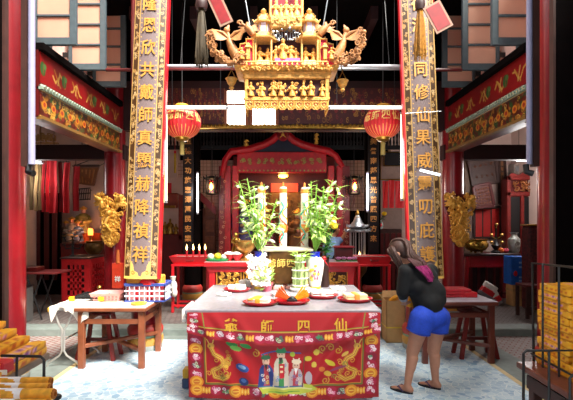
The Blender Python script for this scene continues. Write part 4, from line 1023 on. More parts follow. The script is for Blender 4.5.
# candle stands
def candle_stand(xa, xb, label):
    d = 7.45; o = thing('candle_stand', label, 'candle stand', (X((xa+xb)/2, d), d+.2, FZ), 'red candle troughs on frames')
    a, b_ = X(xa, d), X(xb, d); zt = .90; m = MB()
    for px in (a+.03, b_-.03):
        for yy in (d, d+.38): l = MB(); l.box(px-.022, px+.022, yy-.022, yy+.022, FZ, zt, 0, None, .005); part(l, 'leg', SCAR, o)
    m.box(a, b_, d-.02, d+.40, zt-.035, zt, 0, None, .006); m.box(a+.03, b_-.03, d-.015, d+.015, .2, .235); m.box(a+.03, b_-.03, d+.365, d+.395, .2, .235); part(m, 'frame', SCAR, o)
    m = MB(); vs = []; c = ((a+b_)/2, d+.19)
    for z, ex in ((zt, -.03), (zt+.13, .03), (zt+.13, .015), (zt+.03, -.04)):
        hx, hy = (b_-a)/2+ex, .19+ex
        for s1, s2 in ((-1, -1), (1, -1), (1, 1), (-1, 1)): vs.append((c[0]+s1*hx, c[1]+s2*hy, z))
    fs = [(3, 2, 1, 0), (12, 13, 14, 15)]
    for i in range(3):
        for k_ in range(4): q = i*4+k_; r = i*4+(k_+1) % 4; fs.append((q, r, r+4, q+4))
    m.add(vs, fs, 0, False); part(m, 'trough', SCAR, o)
    m = MB(); m.tube([(c[0]-.06, d-.03, zt+.085), (c[0]-.06, d-.05, zt+.06), (c[0]+.06, d-.05, zt+.06), (c[0]+.06, d-.03, zt+.085)], .008, 6); part(m, 'handle', DRED, o)
    m = MB(); m.box(a+.03, b_-.03, d+.02, d+.36, zt+.03, zt+.11); part(m, 'sand', mat('ash_grey_sand', '#8d8681', .9), o, 'grey ash filling')
candle_stand(171, 209.5, 'red candle trough with four burning candles left of the altar table')
candle_stand(357, 391, 'red candle trough beside the bowed woman with no tall candles')
FL = emit('candle_flame', '#ffcf7a', 9)
for i, px in enumerate((187, 193, 199.5, 205)):
    c = Vector((X(px, 7.6), 7.58+.04*(i % 2), 1.005)); o = thing('red_candle', ('burning red candle leftmost of four in the trough', 'second burning candle from the left in the trough', 'third burning candle from the left in the trough', 'burning candle nearest the altar table in the trough')[i], 'candle', c, 'burning candles in the left trough')
    m = MB(); m.lathe(c, [(.016, 0), (.018, .11), (.008, .12)], 10); part(m, 'wax', mat('candle_red', '#a81422', .5), o)
    m = MB(); m.lathe(c+Vector((0, 0, .12)), [(.004, 0), (.016, .025), (.012, .055), (.002, .1)], 8); part(m, 'flame', FL, o)
# pagoda burner
d = 8.05; bx = X(357.5, d); o = thing('pagoda_burner', 'grey metal pagoda incense burner behind the red candle trough', 'incense burner', (bx, d, FZ))
m = MB(); m.lathe((bx, d, Z(231, d)), [(.2, -.02), (.215, 0), (.15, .035), (.05, .05)], 8); m.lathe((bx, d, Z(226.5, d)), [(.165, -.02), (.18, .0), (.13, .03), (.08, .09), (.045, .17), (.03, .2)], 8)
for k_ in range(8):
    a = PI*k_/4+PI/8
    for r, z in ((.18, Z(226.5, d)), (.215, Z(231, d))): m.tube([(bx+r*.8*math.cos(a), d+r*.8*math.sin(a), z+.025), (bx+r*1.05*math.cos(a), d+r*1.05*math.sin(a), z), (bx+r*1.15*math.cos(a), d+r*1.15*math.sin(a), z+.04)], [.012, .012, .006], 6)
part(m, 'roof', STEEL, o)
m = MB(); m.lathe((bx, d, Z(215, d)), [(.035, -.07), (.05, -.04), (.02, -.01), (.035, .03), (.006, .1)], 10); part(m, 'finial', BRASS, o)
m = MB()
for k_ in range(8): a = PI*k_/4+PI/8; m.tube([(bx+.135*math.cos(a), d+.135*math.sin(a), .95), (bx+.135*math.cos(a), d+.135*math.sin(a), Z(231, d))], .012, 6)
part(m, 'posts', STEEL, o)
m = MB(); m.lathe((bx, d, FZ), [(.2, 0), (.22, .04), (.08, .12), (.07, .5), (.16, .62), (.2, .8), (.2, .86)], 16); part(m, 'bowl', BRONZE, o)
m = MB(); m.lathe((bx+.02, d-.1, .98), [(.004, -.02), (.02, .015), (.014, .05), (.002, .1)], 8); part(m, 'flame', FL, o)
# things on the second altar table
def fruit(mb, c, r, mi=0): mb.ell(Vector(c)+Vector((0, 0, r*.93)), (r, r, r*.93), 14, 10, mi)
o = thing('fruit_tray', 'green edged tray at the left end of the scarlet altar table', 'tray', P(217, 258, 7.15)); c = Vector((X(217, 7.15), 7.15, Z2))
m = MB(); m.lathe(c, [(.15, 0), (.18, .012), (.185, .035), (.175, .035), (.165, .018)], 20, sx=1.0, sy=.7); part(m, 'rim', mat('tray_green', '#2f9a55', .4), o)
for i, (dx, r, cl, lab) in enumerate(((-.10, .055, '#f6efe2', 'white steamed bun left on the green tray'), (.01, .06, '#f2cd2e', 'yellow melon in the middle of the green tray'), (.11, .05, '#f4ece0', 'white steamed bun right on the green tray'))):
    m = MB(); fruit(m, c+Vector((dx, 0, .018)), r); q = solo(m, 'tray_fruit', mat('fruit%d' % i, cl, .5), lab, 'fruit', 'offerings on the green tray')
    m = MB(); m.tube([c+Vector((dx, 0, .018+r*1.8)), c+Vector((dx+.005, 0, .018+r*2.1))], .005, 5); part(m, 'stem', DGREEN, q)
for i, (px, lab) in enumerate(((229, 'red bowl with white rice next to the green tray'), (237, 'red bowl with white rice next to the brass pedestal'))):
    c = Vector((X(px, 7.2), 7.2, Z2)); o = thing('offering_bowl', lab, 'bowl', c, 'red offering bowls')
    m = MB(); m.lathe(c, [(.04, 0), (.045, .02), (.09, .08), (.105, .11), (.098, .11), (.06, .05)], 18); part(m, 'bowl', SCAR, o)
    m = MB(); m.lathe(c+Vector((0, 0, .095)), [(.09, 0), (.07, .035), (.02, .055)], 14); part(m, 'rice', SOFT, o)
c = Vector((X(245.5, 7.25), 7.25, Z2)); o = thing('brass_pedestal_censer', 'brass pedestal censer beside the lilies on the scarlet table', 'censer', c)
m = MB(); m.lathe(c, [(.09, 0), (.1, .02), (.05, .05), (.05, .11), (.1, .15), (.15, .2), (.17, .27), (.16, .31), (.17, .325), (.15, .325)], 20); part(m, 'bowl', mat('bright_brass', '#b98f4a', .3, .7, var=.2), o)
m = MB()
for s in (-1, 1): m.tube([c+Vector((s*.15, 0, .26)), c+Vector((s*.22, 0, .3)), c+Vector((s*.2, 0, .38)), c+Vector((s*.15, 0, .32))], .014, 7)
part(m, 'handle', BRASS, o)
c = Vector((X(236, 7.42), 7.42, Z2)); m = MB(); m.lathe(c, [(.1, 0), (.1, .12), (.06, .13)], 12); figurine(m, c+Vector((0, 0, .13)), .30); solo(m, 'brass_guardian_statue', BRASS, 'dark brass guardian statue on round foot left of the lilies', 'statue')
c = Vector((X(345, 7.2), 7.2, Z2)); o = thing('red_offering_box', 'low dark red box with roof behind pink lotus lights', 'box', c+Vector((0, .15, 0)))
m = MB(); m.box(c.x-.14, c.x+.14, 7.3, 7.5, Z2, Z2+.2, 0, None, .01); part(m, 'body', DRED, o); m = MB(); m.box(c.x-.17, c.x+.17, 7.27, 7.52, Z2+.2, Z2+.225, 0, None, .008); part(m, 'lid', mat('crimson_lid', '#9b1c2a', .4), o)
for i, px in enumerate((338.5, 344, 349.5, 355)):
    c = Vector((X(px, 7.1), 7.1+.03*(i % 2), Z2)); o = thing('lotus_light', ('pink lotus light leftmost in the row of four', 'second pink lotus light from the left', 'third pink lotus light from the left', 'pink lotus light nearest the red candle trough')[i], 'lotus light', c, 'pink lotus lights')
    m = MB()
    for ring, (n, L, el) in enumerate(((8, .065, .35), (8, .055, .8), (6, .045, 1.2))):
        for k_ in range(n): a = 2*PI*(k_+.5*ring)/n; m.leaf(c+Vector((0, 0, .02)), (math.cos(a)*math.cos(el), math.sin(a)*math.cos(el), math.sin(el)), (0, 0, 1), L, .02, 0, -.3)
    part(m, 'petals', mat('lotus_pink', '#fbb4e4', .5, var=.1), o)
    m = MB(); m.lathe(c, [(.04, 0), (.045, .015), (.02, .025)], 12); part(m, 'base', mat('lotus_green', '#4b8a4a', .5), o)

# ================================================================ LEFT AISLE
d = 7.9; m = MB(); m.tube([P(24, 161, d), P(84, 158.5, d)], .014, 8)
for px in (26, 54, 82): m.tube([P(px, 160, d), Vector((X(px, d), d, 4.6))], .006, 5)
solo(m, 'banner_rail', DWOOD, 'thin rail under the left aisle beam carrying cloth banners', 'rail')
def banner(a, b_, ztop, zbot, label, hx, i):
    n, h = 7, 14; rd = random.Random(i); vs = []; fs = []; dd = d-.03-.05*(i % 2)
    ph = rd.uniform(0, 6)
    for j in range(h):
        for k_ in range(n):
            u = k_/(n-1); w_ = .012+.02*j/h; vs.append((X(a+(b_-a)*u, dd)+.01*math.sin(j*.5+ph), dd+w_*math.sin(u*PI*2.2+ph+j*.15), Z(ztop+(zbot-ztop)*j/(h-1), dd)))
    for j in range(h-1):
        for k_ in range(n-1): q = j*n+k_; fs.append((q, q+1, q+n+1, q+n))
    m = MB(); m.add(vs, fs); m.add([(x, y+.01, z) for x, y, z in vs], [f[::-1] for f in fs])
    o = solo(m, 'cloth_banner', mat('banner_'+hx.strip('#'), hx, .75, var=.2, scale=6), label, 'banner', 'cloth banners in the left aisle')
    m = MB(); m.tube([P(a, ztop, dd), P(b_, ztop, dd)], .012, 6); m.tube([P((a+b_)/2, ztop, dd), Vector((X((a+b_)/2, d), d, Z(159.8, d)))], .006, 5); part(m, 'hanging_rod', DWOOD, o)
for i, (a, b_, t, q, hx, lab) in enumerate((
    (29.5, 32.5, 164, 210, '#6b5433', 'narrow tan banner nearest the red near column'), (34, 37, 163, 211, '#a08256', 'palest tan banner, second from the near column'),
    (38, 41, 163, 210, '#7d643c', 'tan banner touching the first red banner'), (41.5, 44.5, 162, 212, '#a31420', 'slim red banner next to the tan banners'),
    (45.5, 49.5, 158.5, 212, '#cf1522', 'bright red banner rising highest on the rail'), (50, 57.5, 160, 213, '#c01622', 'broad red banner in the middle of the rail'),
    (59, 62.5, 162, 212, '#8e1019', 'darker red banner right of the broad one'), (63, 69.5, 162, 213, '#c4141f', 'broad red banner second from the rail end'),
    (72.5, 79, 166, 211, '#b5121c', 'red banner at the rail end beside the tilted brown plaque'))): banner(a, b_, t, q, lab, hx, i)
o = thing('tilted_plaque', 'brown wooden plaque tilted forward on the left aisle wall', 'plaque', P(88, 186, 9.2))
m = MB(); q = [P(74, 166, 8.7), P(99, 166, 8.9), P(94, 186, 9.9), P(78, 184, 9.9)]; m.add([*q, *[p+Vector((0, .05, .03)) for p in q]], [(0, 3, 2, 1), (4, 5, 6, 7), (0, 1, 5, 4), (1, 2, 6, 5), (2, 3, 7, 6), (3, 0, 4, 7)], 0, False); part(m, 'board', mat('walnut_board', '#5d3a22', .5, var=.2), o)
m = MB()
for k_ in range(5): u = .15+.17*k_; a = q[0].lerp(q[1], u).lerp(q[3].lerp(q[2], u), .15); b_ = q[0].lerp(q[1], u).lerp(q[3].lerp(q[2], u), .85); m.tube([a+Vector((0, -.01, 0)), b_+Vector((0, -.01, 0))], .02, 6)
part(m, 'carved_strokes', mat('walnut_gilt', '#8a6235', .5), o)
m = MB(); m.bar(q[0], q[1], .05, .05); part(m, 'top_rail', DWOOD, o)
m = MB(); m.tube([q[0], Vector((q[0].x, 10.1, 3.1))], .01, 5); m.tube([q[1], Vector((q[1].x, 10.1, 3.1))], .01, 5); part(m, 'stay', BLACK, o)
o = thing('wire_rack', 'small black wire rack on the wall under the tilted plaque', 'rack', P(84, 200, 10)); m = MB()
for z in (189, 194, 200): m.tube([P(78, z, 10.0), P(90.5, z-1, 10.0)], .012, 5)
for k_ in range(6): m.tube([P(78.5+k_*2.3, 200, 10.0), P(80+k_*2.1, 189, 10.0)], .01, 5)
m.tube([P(78, 190, 10), P(78, 190, 10)+Vector((0, .12, 0))], .01, 5); m.tube([P(90, 190, 10), P(90, 190, 10)+Vector((0, .12, 0))], .01, 5); part(m, 'wires', BLACK, o)
# carving above the aisle beam
m = MB(); carve(m, P(35, 143, 8.6), (1, 0, 0), (0, 0, 1), .42, .2, 26, 3, 0, .06, .018, .05); m.box(X(33, 8.65), X(58, 8.65), 8.62, 8.68, Z(144, 8.65), Z(142.5, 8.65)); m.tube([P(40, 134, 8.65), Vector((X(40, 8.65), 8.65, 4.6))], .01, 5); solo(m, 'gilded_carving', mat('tan_gilt', '#a07a48', .5, .2), 'tan gilded carving seen above the left aisle beam', 'carving')
# lattice cabinet, side altar
o = thing('lattice_cabinet', 'red cabinet pierced with square holes in the left aisle', 'cabinet', P(80, 292, 8.0))
xa, xb, ya, yb = X(62, 7.7), X(90, 7.7), 7.7, 8.35; zt = Z(259, 7.7)
m = MB(); m.box(xa+.02, xb-.02, ya+.03, yb, FZ+.2, zt-.02); part(m, 'interior', BLACK, o)
def lattice(o_, u, H, W, nx, nz, hx, hz):
    m = MB(); u = Vector(u); nn = u.cross(Vector((0, 0, 1))); stepx = (W-2*hx)/nx; stepz = (H-2*hz)/nz
    def slab(a0, a1, z0, z1): m.prism([(a0, z0), (a1, z0), (a1, z1), (a0, z1)], o_, u, (0, 0, 1), .03)
    slab(0, hx, 0, H); slab(W-hx, W, 0, H); slab(hx, W-hx, 0, hz); slab(hx, W-hx, H-hz, H)
    for i in range(1, nx): a = hx+i*stepx; slab(a-.02, a+.02, hz, H-hz)
    for j in range(1, nz): z = hz+j*stepz; slab(hx, W-hx, z-.02, z+.02)
    return m
part(lattice(Vector((xa, ya, FZ+.15)), (1, 0, 0), zt-FZ-.15, xb-xa, 4, 5, .09, .1), 'front_lattice', mat('lattice_red', '#b41a1f', .4, var=.15), o)
part(lattice(Vector((xb, ya, FZ+.15)), (0, 1, 0), zt-FZ-.15, yb-ya, 5, 5, .09, .1), 'side_lattice', mat('lattice_red', '#b41a1f', .4), o)
m = MB(); m.box(xa-.03, xb+.03, ya-.03, yb+.03, zt, zt+.03, 0, None, .008); part(m, 'top', DWOOD, o)
for a, b_ in ((xa, ya), (xb, ya), (xa, yb), (xb, yb)): m = MB(); m.box(a-.03, a+.03, b_-.03, b_+.03, FZ, FZ+.16); part(m, 'leg', DRED, o)
o = thing('side_altar', 'orange lit side altar shelf behind the red lattice cabinet', 'altar', P(80, 280, 9.3))
m = MB(); m.box(X(60, 9.2), X(101, 9.2), 9.2, 9.95, 1.1, 1.16); part(m, 'shelf', DRED, o)
m = MB(); m.box(X(61, 9.3), X(100, 9.3), 9.3, 9.9, FZ, 1.1); part(m, 'front', mat('side_altar_red', '#7c1c16', .5, var=.2), o)
m = MB(); m.box(X(82, 9.75), X(100, 9.75), 9.75, 9.85, 1.16, Z(233, 9.75), 0, None, .01); part(m, 'orange_riser', mat('orange_riser', '#d05a28', .6), o)
for i, (px, py, h, hx, lab) in enumerate(((66, 248, .42, '#6b5a48', 'grey figure leftmost on the side altar'), (72, 246, .5, '#a89a88', 'pale robed figure second on the side altar'), (77.5, 246, .42, '#5a6a8a', 'bluish figure with orange skirt in the side altar'), (83.5, 234, .55, '#8a7a3a', 'tall olive gold figure standing highest on the side altar'))):
    statue(px, 241.5 if i < 3 else 233, 9.6 if i < 3 else 9.8, h, lab, hx, 'altar_figure')
c = Vector((X(90.5, 9.5), 9.5, 1.16)); o = thing('oil_lamp', 'glowing orange oil lamp on the side altar', 'lamp', c)
m = MB(); m.lathe(c, [(.05, 0), (.02, .03), (.02, .12), (.06, .16)], 12); part(m, 'stand', BRASS, o); m = MB(); m.lathe(c+Vector((0, 0, .16)), [(.05, 0), (.055, .08), (.045, .14)], 12); part(m, 'glass', emit('orange_glow', '#ff7a2e', 4), o)
l = bpy.data.lights.new('oil_lamp_light', 'POINT'); l.energy = 5; l.color = (1, .45, .2); ob = bpy.data.objects.new('oil_lamp_light', l); COL.objects.link(ob); ob.location = c+Vector((0, -.12, .3))
c = Vector((X(74, 8.0), 7.95, zt+.03)); o = thing('brass_candlestick', 'black branched candlestick on the red lattice cabinet', 'candlestick', c); m = MB(); m.lathe(c, [(.07, 0), (.02, .03), (.02, .3)], 10)
for s in (-1, 0, 1):
    for zz in (.15, .28): m.tube([c+Vector((0, 0, zz)), c+Vector((s*.12, 0, zz-.02)), c+Vector((s*.15, 0, zz+.05))], .012, 6); m.lathe(c+Vector((s*.15, 0, zz+.05)), [(.03, 0), (.04, .02)], 8)
part(m, 'branches', BLACK, o)
c = Vector((X(94, 8.75), 8.75, FZ)); o = thing('bronze_censer', 'round dark bronze censer on a red stand beside the lattice cabinet', 'censer', c); m = MB(); m.lathe(c+Vector((0, 0, .86)), [(.08, 0), (.13, .05), (.17, .12), (.17, .2), (.14, .24), (.16, .27), (.14, .27)], 20); part(m, 'bowl', BRONZE, o)
m = MB(); m.box(c.x-.14, c.x+.14, 8.62, 8.88, .8, .86, 0, None, .01); part(m, 'stand_top', RED, o)
for s in (-1, 1):
    for e in (-1, 1): m = MB(); m.box(c.x+s*.11-.02, c.x+s*.11+.02, 8.75+e*.1-.02, 8.75+e*.1+.02, FZ, .8); part(m, 'leg', RED, o)
# dark folding table with red things by the near column
o = thing('folding_table', 'dark folding table standing in shade behind the near left column', 'table', (X(38, 7.0), 7.1, FZ))
m = MB(); m.box(X(20, 6.9), X(58, 6.9), 6.85, 7.35, .80, .83, 0, None, .008); part(m, 'tabletop', mat('maroon_top', '#7a2c2c', .4), o)
for a, b_ in ((X(26, 6.9), X(42, 6.9)), (X(42, 6.9), X(26, 6.9))): 
    for yy in (6.9, 7.3): m = MB(); m.tube([(a, yy, .8), ((a+b_)/2, yy+.005, .45), (b_, yy, FZ)], .012, 6); part(m, 'leg', BLACK, o)
m = MB(); m.box(X(24, 7.0), X(38, 7.0), 6.95, 7.2, .83, .9, 0, None, .01); solo(m, 'folded_red_cloth', DRED, 'folded dark red cloth on the shaded folding table', 'cloth')
m = MB(); m.box(X(21, 6.7), X(26, 6.7), 6.7, 6.9, FZ, .62, 0, None, .01); o = solo(m, 'grey_bin', mat('grey_bin', '#5a5856', .6), 'grey bin on the floor beside the near left column', 'bin'); m = MB(); m.box(X(20.5, 6.7), X(26.5, 6.7), 6.69, 6.91, .62, .65, 0, None, .008); part(m, 'lid', BLACK, o)
m = MB(); m.box(X(24, 9.3), X(60, 9.3), 9.3, 9.38, FZ, 2.2); o = struct(m, 'door_3', DARK)
m = MB()
for a in (27, 35, 44, 52): m.box(X(a, 9.28), X(a+5, 9.28), 9.27, 9.3, .4, 2.05, 0, None, .01)
part(m, 'door_panel', DRED, o)

# ================================================================ RIGHT AISLE
d = 9.9
def frame(pts, dd, name, fm, fc, label, cat, ins=.12, th=.05, group=None, lean=0.0):
    q = [Vector((X(a, dd), dd, Z(b_, dd))) for a, b_ in pts]; cen = sum(q, Vector())/4
    o = thing(name, label, cat, cen, group)
    m = MB()
    for i in range(4): a, b_ = q[i], q[(i+1) % 4]; m.bar(a, b_, .06, th, 0, (0, -1, 0), .008)
    part(m, 'frame', fm, o)
    m = MB(); m.add([p+(cen-p)*.03+Vector((0, e, 0)) for e in (-.005, .02) for p in q], [(0, 1, 2, 3), (7, 6, 5, 4), (0, 4, 5, 1), (1, 5, 6, 2), (2, 6, 7, 3), (3, 7, 4, 0)], 0, False); part(m, 'picture', fc, o)
    return o, q, cen
def strokes(o, q, cols, rows, mt, seed, name='lettering', s=.5):
    rd = random.Random(seed); m = MB()
    for i in range(cols):
        for j in range(rows):
            u, v = (i+.5)/cols*.8+.1, (j+.5)/rows*.8+.1; c = q[0].lerp(q[1], u).lerp(q[3].lerp(q[2], u), v)+Vector((0, -.015, 0)); w_ = (q[1]-q[0]).length/cols*s*.5
            for k_ in range(4): a = rd.uniform(0, 6.3); dv = Vector((math.cos(a), 0, math.sin(a)))*w_*rd.uniform(.5, 1); m.tube([c-dv, c+dv], .006, 4)
    part(m, name, mt, o)
o, q, cen = frame([(468, 160), (495, 154), (498, 182), (473, 186)], d-.15, 'carved_plaque', DWOOD, mat('plaque_umber', '#3b2118', .5, var=.3), 'large dark umber plaque at the top of the right aisle wall', 'plaque'); strokes(o, q, 4, 2, mat('plaque_brown', '#6a3a20', .5), 3)
o, q, cen = frame([(473.5, 187), (489.5, 183), (494, 205.5), (476, 208)], d-.2, 'framed_text', DRED, mat('text_maroon', '#5c221a', .5, var=.15), 'small red framed text tilted below the dark umber plaque', 'plaque'); strokes(o, q, 5, 5, mat('text_tan', '#a0623a', .5), 4, s=.6)
o, q, cen = frame([(499, 160), (504.5, 159), (505.5, 203), (499.5, 204)], d+.16, 'hanging_scroll', DWOOD, mat('scroll_tan', '#8b5a35', .6, var=.15), 'narrow upright scroll right of the dark umber plaque', 'scroll'); strokes(o, q, 1, 7, DWOOD, 6)
o, q, cen = frame([(474, 209), (500.5, 207), (500.5, 238), (474, 238)], d+.16, 'red_notice_board', DWOOD, mat('notice_red', '#c92420', .5, var=.08), 'bright red three panelled notice board on the right aisle wall', 'notice board')
m = MB()
for u in (.32, .64): a = q[0].lerp(q[1], u); b_ = q[3].lerp(q[2], u); m.bar(a, b_, .025, .03, 0, (0, -1, 0))
part(m, 'divider', DWOOD, o)
m = MB(); m.box(X(511.5, d), X(517, d), d-.12, d+.15, Z(175, d), Z(164, d), 0, None, .01); o = solo(m, 'meter_box', mat('white_grey_box', '#a8958c', .6), 'small pale meter box on the wall beside the red cabinet', 'box')
m = MB(); m.tube([P(514, 176, d-.02), P(513, 200, d+.1), P(512, 215, d+.1)], .012, 5); m.box(X(512.5, d), X(516, d), d-.135, d-.12, Z(172, d), Z(167, d)); part(m, 'cable', STEEL, o)
m = MB(); m.box(X(463, d), X(469, d), d-.1, d+.15, FZ, Z(158, d)); struct(m, 'trim_pillar', mat('brown_pilaster', '#6e5442', .6))
# carved red cabinet
o = thing('carved_red_cabinet', 'tall carved red cabinet behind the near right column', 'cabinet', (X(524, 9.35), 9.45, FZ)); dd = 9.35
m = MB(); m.box(X(507, dd), X(543, dd), dd+.05, dd+.25, FZ, Z(178, dd), 0, None, .01); part(m, 'body', DRED, o)
m = MB()
for a, b_, c0, c1 in ((507, 510.5, 300, 176), (540, 543.5, 300, 176), (521, 524, 300, 196), (507, 543, 196, 192), (507, 543, 180, 176)): m.box(X(a, dd), X(b_, dd), dd-.02, dd+.06, max(FZ, Z(c0, dd)), Z(c1, dd), 0, None, .008)
m.prism([(X(507, dd), Z(177, dd)), (X(512, dd), Z(173, dd)), (X(519, dd), Z(175, dd)), (X(526, dd), Z(170, dd)), (X(534, dd), Z(171, dd)), (X(543, dd), Z(168, dd)), (X(543, dd), Z(178, dd)), (X(507, dd), Z(178, dd))], (0, dd+.02, 0), (1, 0, 0), (0, 0, 1), .06)
part(m, 'door_frame', mat('cabinet_red', '#7a1c18', .4, var=.2), o)
m = MB(); carve(m, (X(511, dd), dd-.01, Z(192, dd)), (1, 0, 0), (0, 0, 1), X(540, dd)-X(511, dd), Z(180, dd)-Z(192, dd), 40, 9, 0, .05, .012, .02); part(m, 'carved_frieze', mat('rusty_gilt', '#9a5a2c', .5, .2), o)
m = MB(); m.box(X(511, dd), X(520.5, dd), dd+.02, dd+.055, 1.0, Z(197, dd)); m.box(X(524.5, dd), X(539.5, dd), dd+.02, dd+.055, 1.0, Z(197, dd)); part(m, 'dark_panels', BLACK, o)
# table with offerings
o = thing('side_offering_table', 'dark red carved table below the red notice board', 'table', (X(492, 8.4), 8.6, FZ)); dd = 8.4; zt = Z(253.5, dd)
m = MB(); m.box(X(462, dd), X(521, dd), dd, dd+.6, zt-.05, zt, 0, None, .01); part(m, 'tabletop', mat('table_black_red', '#2a0d0d', .35), o)
m = MB(); m.box(X(466, dd), X(518, dd), dd+.03, dd+.06, zt-.22, zt-.05); m.box(X(470, dd), X(514, dd), dd+.02, dd+.05, zt-.26, zt-.22); part(m, 'apron', RED, o)
for a, e in ((468, -2), (515, 2)):
    for yy in (dd+.05, dd+.5): m = MB(); m.bar((X(a, dd), yy, zt-.05), (X(a+e, dd), yy, FZ), .08, .08, 0, (0, 1, 0), .01); part(m, 'leg', RED, o)
m = MB()
for a in (477, 485, 493, 501, 508): m.box(X(a, dd)-.02, X(a, dd)+.02, dd+.25, dd+.29, FZ+.1, zt-.2)
m.box(X(470, dd), X(514, dd), dd+.25, dd+.29, FZ+.1, FZ+.15); part(m, 'rails', DRED, o)
m = MB(); m.box(X(467, dd), X(517, dd), dd+.52, dd+.56, FZ, zt-.05); part(m, 'back_panel', BEAM, o)  # dark sheet added so the space under the table looks shaded
c = Vector((X(476, dd+.2), dd+.2, zt)); o = thing('brass_censer', 'wide brass censer on the dark red table by the right carving', 'censer', c)
m = MB(); m.lathe(c, [(.1, .03), (.17, .06), (.22, .12), (.22, .18), (.19, .23), (.215, .26), (.19, .26)], 24)
for k_ in range(3): a = 2*PI*k_/3; m.tube([c+Vector((.1*math.cos(a), .1*math.sin(a), 0)), c+Vector((.12*math.cos(a), .12*math.sin(a), .06))], [.02, .03], 7)
part(m, 'bowl', mat('censer_brass', '#b08d3c', .25, .85, var=.2), o)  # even brass colour of the bowl
c = Vector((X(496, dd+.2), dd+.2, zt)); o = thing('branched_candlestick', 'brass candlestick with three cups beside the grey vase', 'candlestick', c)
m = MB(); m.lathe(c, [(.09, 0), (.1, .02), (.04, .06), (.09, .14), (.03, .2), (.015, .3), (.015, .5), (.03, .52), (.02, .56)], 12); part(m, 'stem', BLACK, o)
m = MB()
for s, zz in ((-1, .32), (1, .32), (-1, .18), (1, .18), (0, .52)):
    e = c+Vector((s*.1, -.03, zz)); m.tube([c+Vector((0, 0, zz-.06)), e], .01, 5); m.lathe(e, [(.02, 0), (.035, .03), (.02, .05)], 8)
part(m, 'cups', mat('bright_brass', '#b98f4a', .3, .7), o)
for px, r, hx, lab in ((501, .055, '#e8702a', 'orange fruit on the dark red table beside the candlestick'), (506, .05, '#d8506a', 'pink fruit on the dark red table beside the grey vase')):
    m = MB(); fruit(m, (X(px, dd+.15), dd+.15, zt), r); q = solo(m, 'fruit', mat('fr'+hx[1:], hx, .5), lab, 'fruit'); m = MB(); e = Vector((X(px, dd+.15), dd+.15, zt+r*1.8)); m.tube([e, e+Vector((0, 0, .02))], .004, 5); part(m, 'stem', DGREEN, q)
c = Vector((X(514, dd+.25), dd+.25, zt)); o = thing('grey_vase', 'tall grey porcelain vase at the end of the dark red table', 'vase', c)
m = MB(); m.lathe(c, [(.08, 0), (.1, .04), (.115, .18), (.11, .26), (.06, .31), (.055, .36), (.08, .39), (.065, .39)], 20); part(m, 'body', mat('grey_celadon', '#8c8f86', .3, var=.25, scale=12), o)
m = MB(); m.curl(c+Vector((0, -.12, .16)), (1, 0, 0), (0, 0, 1), .05, .006, 1.3); m.curl(c+Vector((.03, -.118, .09)), (1, 0, 0), (0, 0, 1), .03, .006, 1.3); part(m, 'painted_motif', mat('vase_motif', '#5a4a42', .4), o)
c = Vector((X(515.5, 8.1), 8.1, FZ)); zb = Z(284, 8.1)
m = MB(); m.box(c.x-.1, c.x+.1, 8.0, 8.25, FZ, zb, 0, None, .006); o = solo(m, 'cardboard_carton', KRAFT, 'kraft carton standing on the floor under the blue box', 'carton'); m = MB(); m.box(c.x-.102, c.x+.102, 7.997, 8.252, zb-.12, zb-.08); part(m, 'tape', mat('tape_tan', '#b08a55', .4), o)
m = MB(); m.box(c.x-.14, c.x+.14, 7.98, 8.26, zb, Z(256, 8.1), 0, None, .008); o = solo(m, 'blue_box', mat('printed_blue', '#1d62c0', .45, var=.15), 'blue printed box on top of the kraft carton', 'box')
m = MB(); m.ell((c.x-.06, 7.98, zb+.2), (.035, .006, .05), 12, 6); part(m, 'red_print', SCAR, o); m = MB()
for zz in (.06, .12, .3, .38): m.box(c.x+.0, c.x+.11, 7.974, 7.981, zb+zz, zb+zz+.03)
part(m, 'pale_print', mat('pale_blue_print', '#86b2e0', .5), o)
# gift bags under the table
for i, (px, py, rot, lab) in enumerate(((488, 291, 32, 'red and grey gift bag tilted under the dark red table'), (493, 305, -28, 'red and grey gift bag lying lower under the dark red table'))):
    M = Matrix.Translation(Vector((X(px, 8.15), 8.15, .36 if i == 0 else .20))) @ Matrix.Rotation(math.radians(rot), 4, 'Y')
    o = thing('gift_bag', lab, 'bag', M.translation, 'gift bags')
    m = MB(); m.box(-.13, .13, -.05, .05, -.11, .03, 0, M, .015); part(m, 'body', SCAR, o); m = MB(); m.box(-.125, .125, -.048, .048, .03, .13, 0, M, .012); part(m, 'pale_top', SOFT, o); m = MB(); m.box(-.132, .132, -.053, .053, -.13, -.06, 0, M, .012); part(m, 'grey_bottom', mat('bag_grey', '#77757a', .6), o)
    if i == 0:
        m = MB(); m.box(X(482, 8.15), X(494, 8.15), 8.05, 8.25, FZ, .22, 0, None, .01); solo(m, 'low_carton', DRED, 'low dark red carton carrying the tilted gift bag', 'carton')
# brocade covered stack and stool
c = X(531, 7.6); m = MB(); m.box(X(527, 7.7), X(543, 7.7), 7.62, 7.9, FZ, Z(226, 7.7), 0, None, .03); o = solo(m, 'brocade_cover', mat('maroon_brocade', '#4c1216', .7, var=.7, scale=26), 'maroon patterned brocade cover over a tall stand by the right column', 'cover')
m = MB(); m.box(X(526.5, 7.7), X(543.5, 7.7), 7.6, 7.92, Z(226, 7.7), Z(224, 7.7), 0, None, .01); part(m, 'gold_edge', BRASS, o)
o = thing('wooden_stool', 'dark wooden chair frame beside the near right column', 'stool', (X(531, 7.0), 7.1, FZ))
m = MB(); m.box(X(525, 7.0), X(541, 7.0), 6.95, 7.3, .58, .62, 0, None, .008); part(m, 'seat', DRED, o)
for a in (526.5, 539.5):
    for yy in (6.97, 7.27): m = MB(); m.box(X(a, 7)-.022, X(a, 7)+.022, yy-.022, yy+.022, FZ, .6); part(m, 'leg', DWOOD, o)
m = MB(); m.box(X(526, 7), X(540, 7), 6.965, 6.99, .25, .29); part(m, 'stretcher', DWOOD, o)
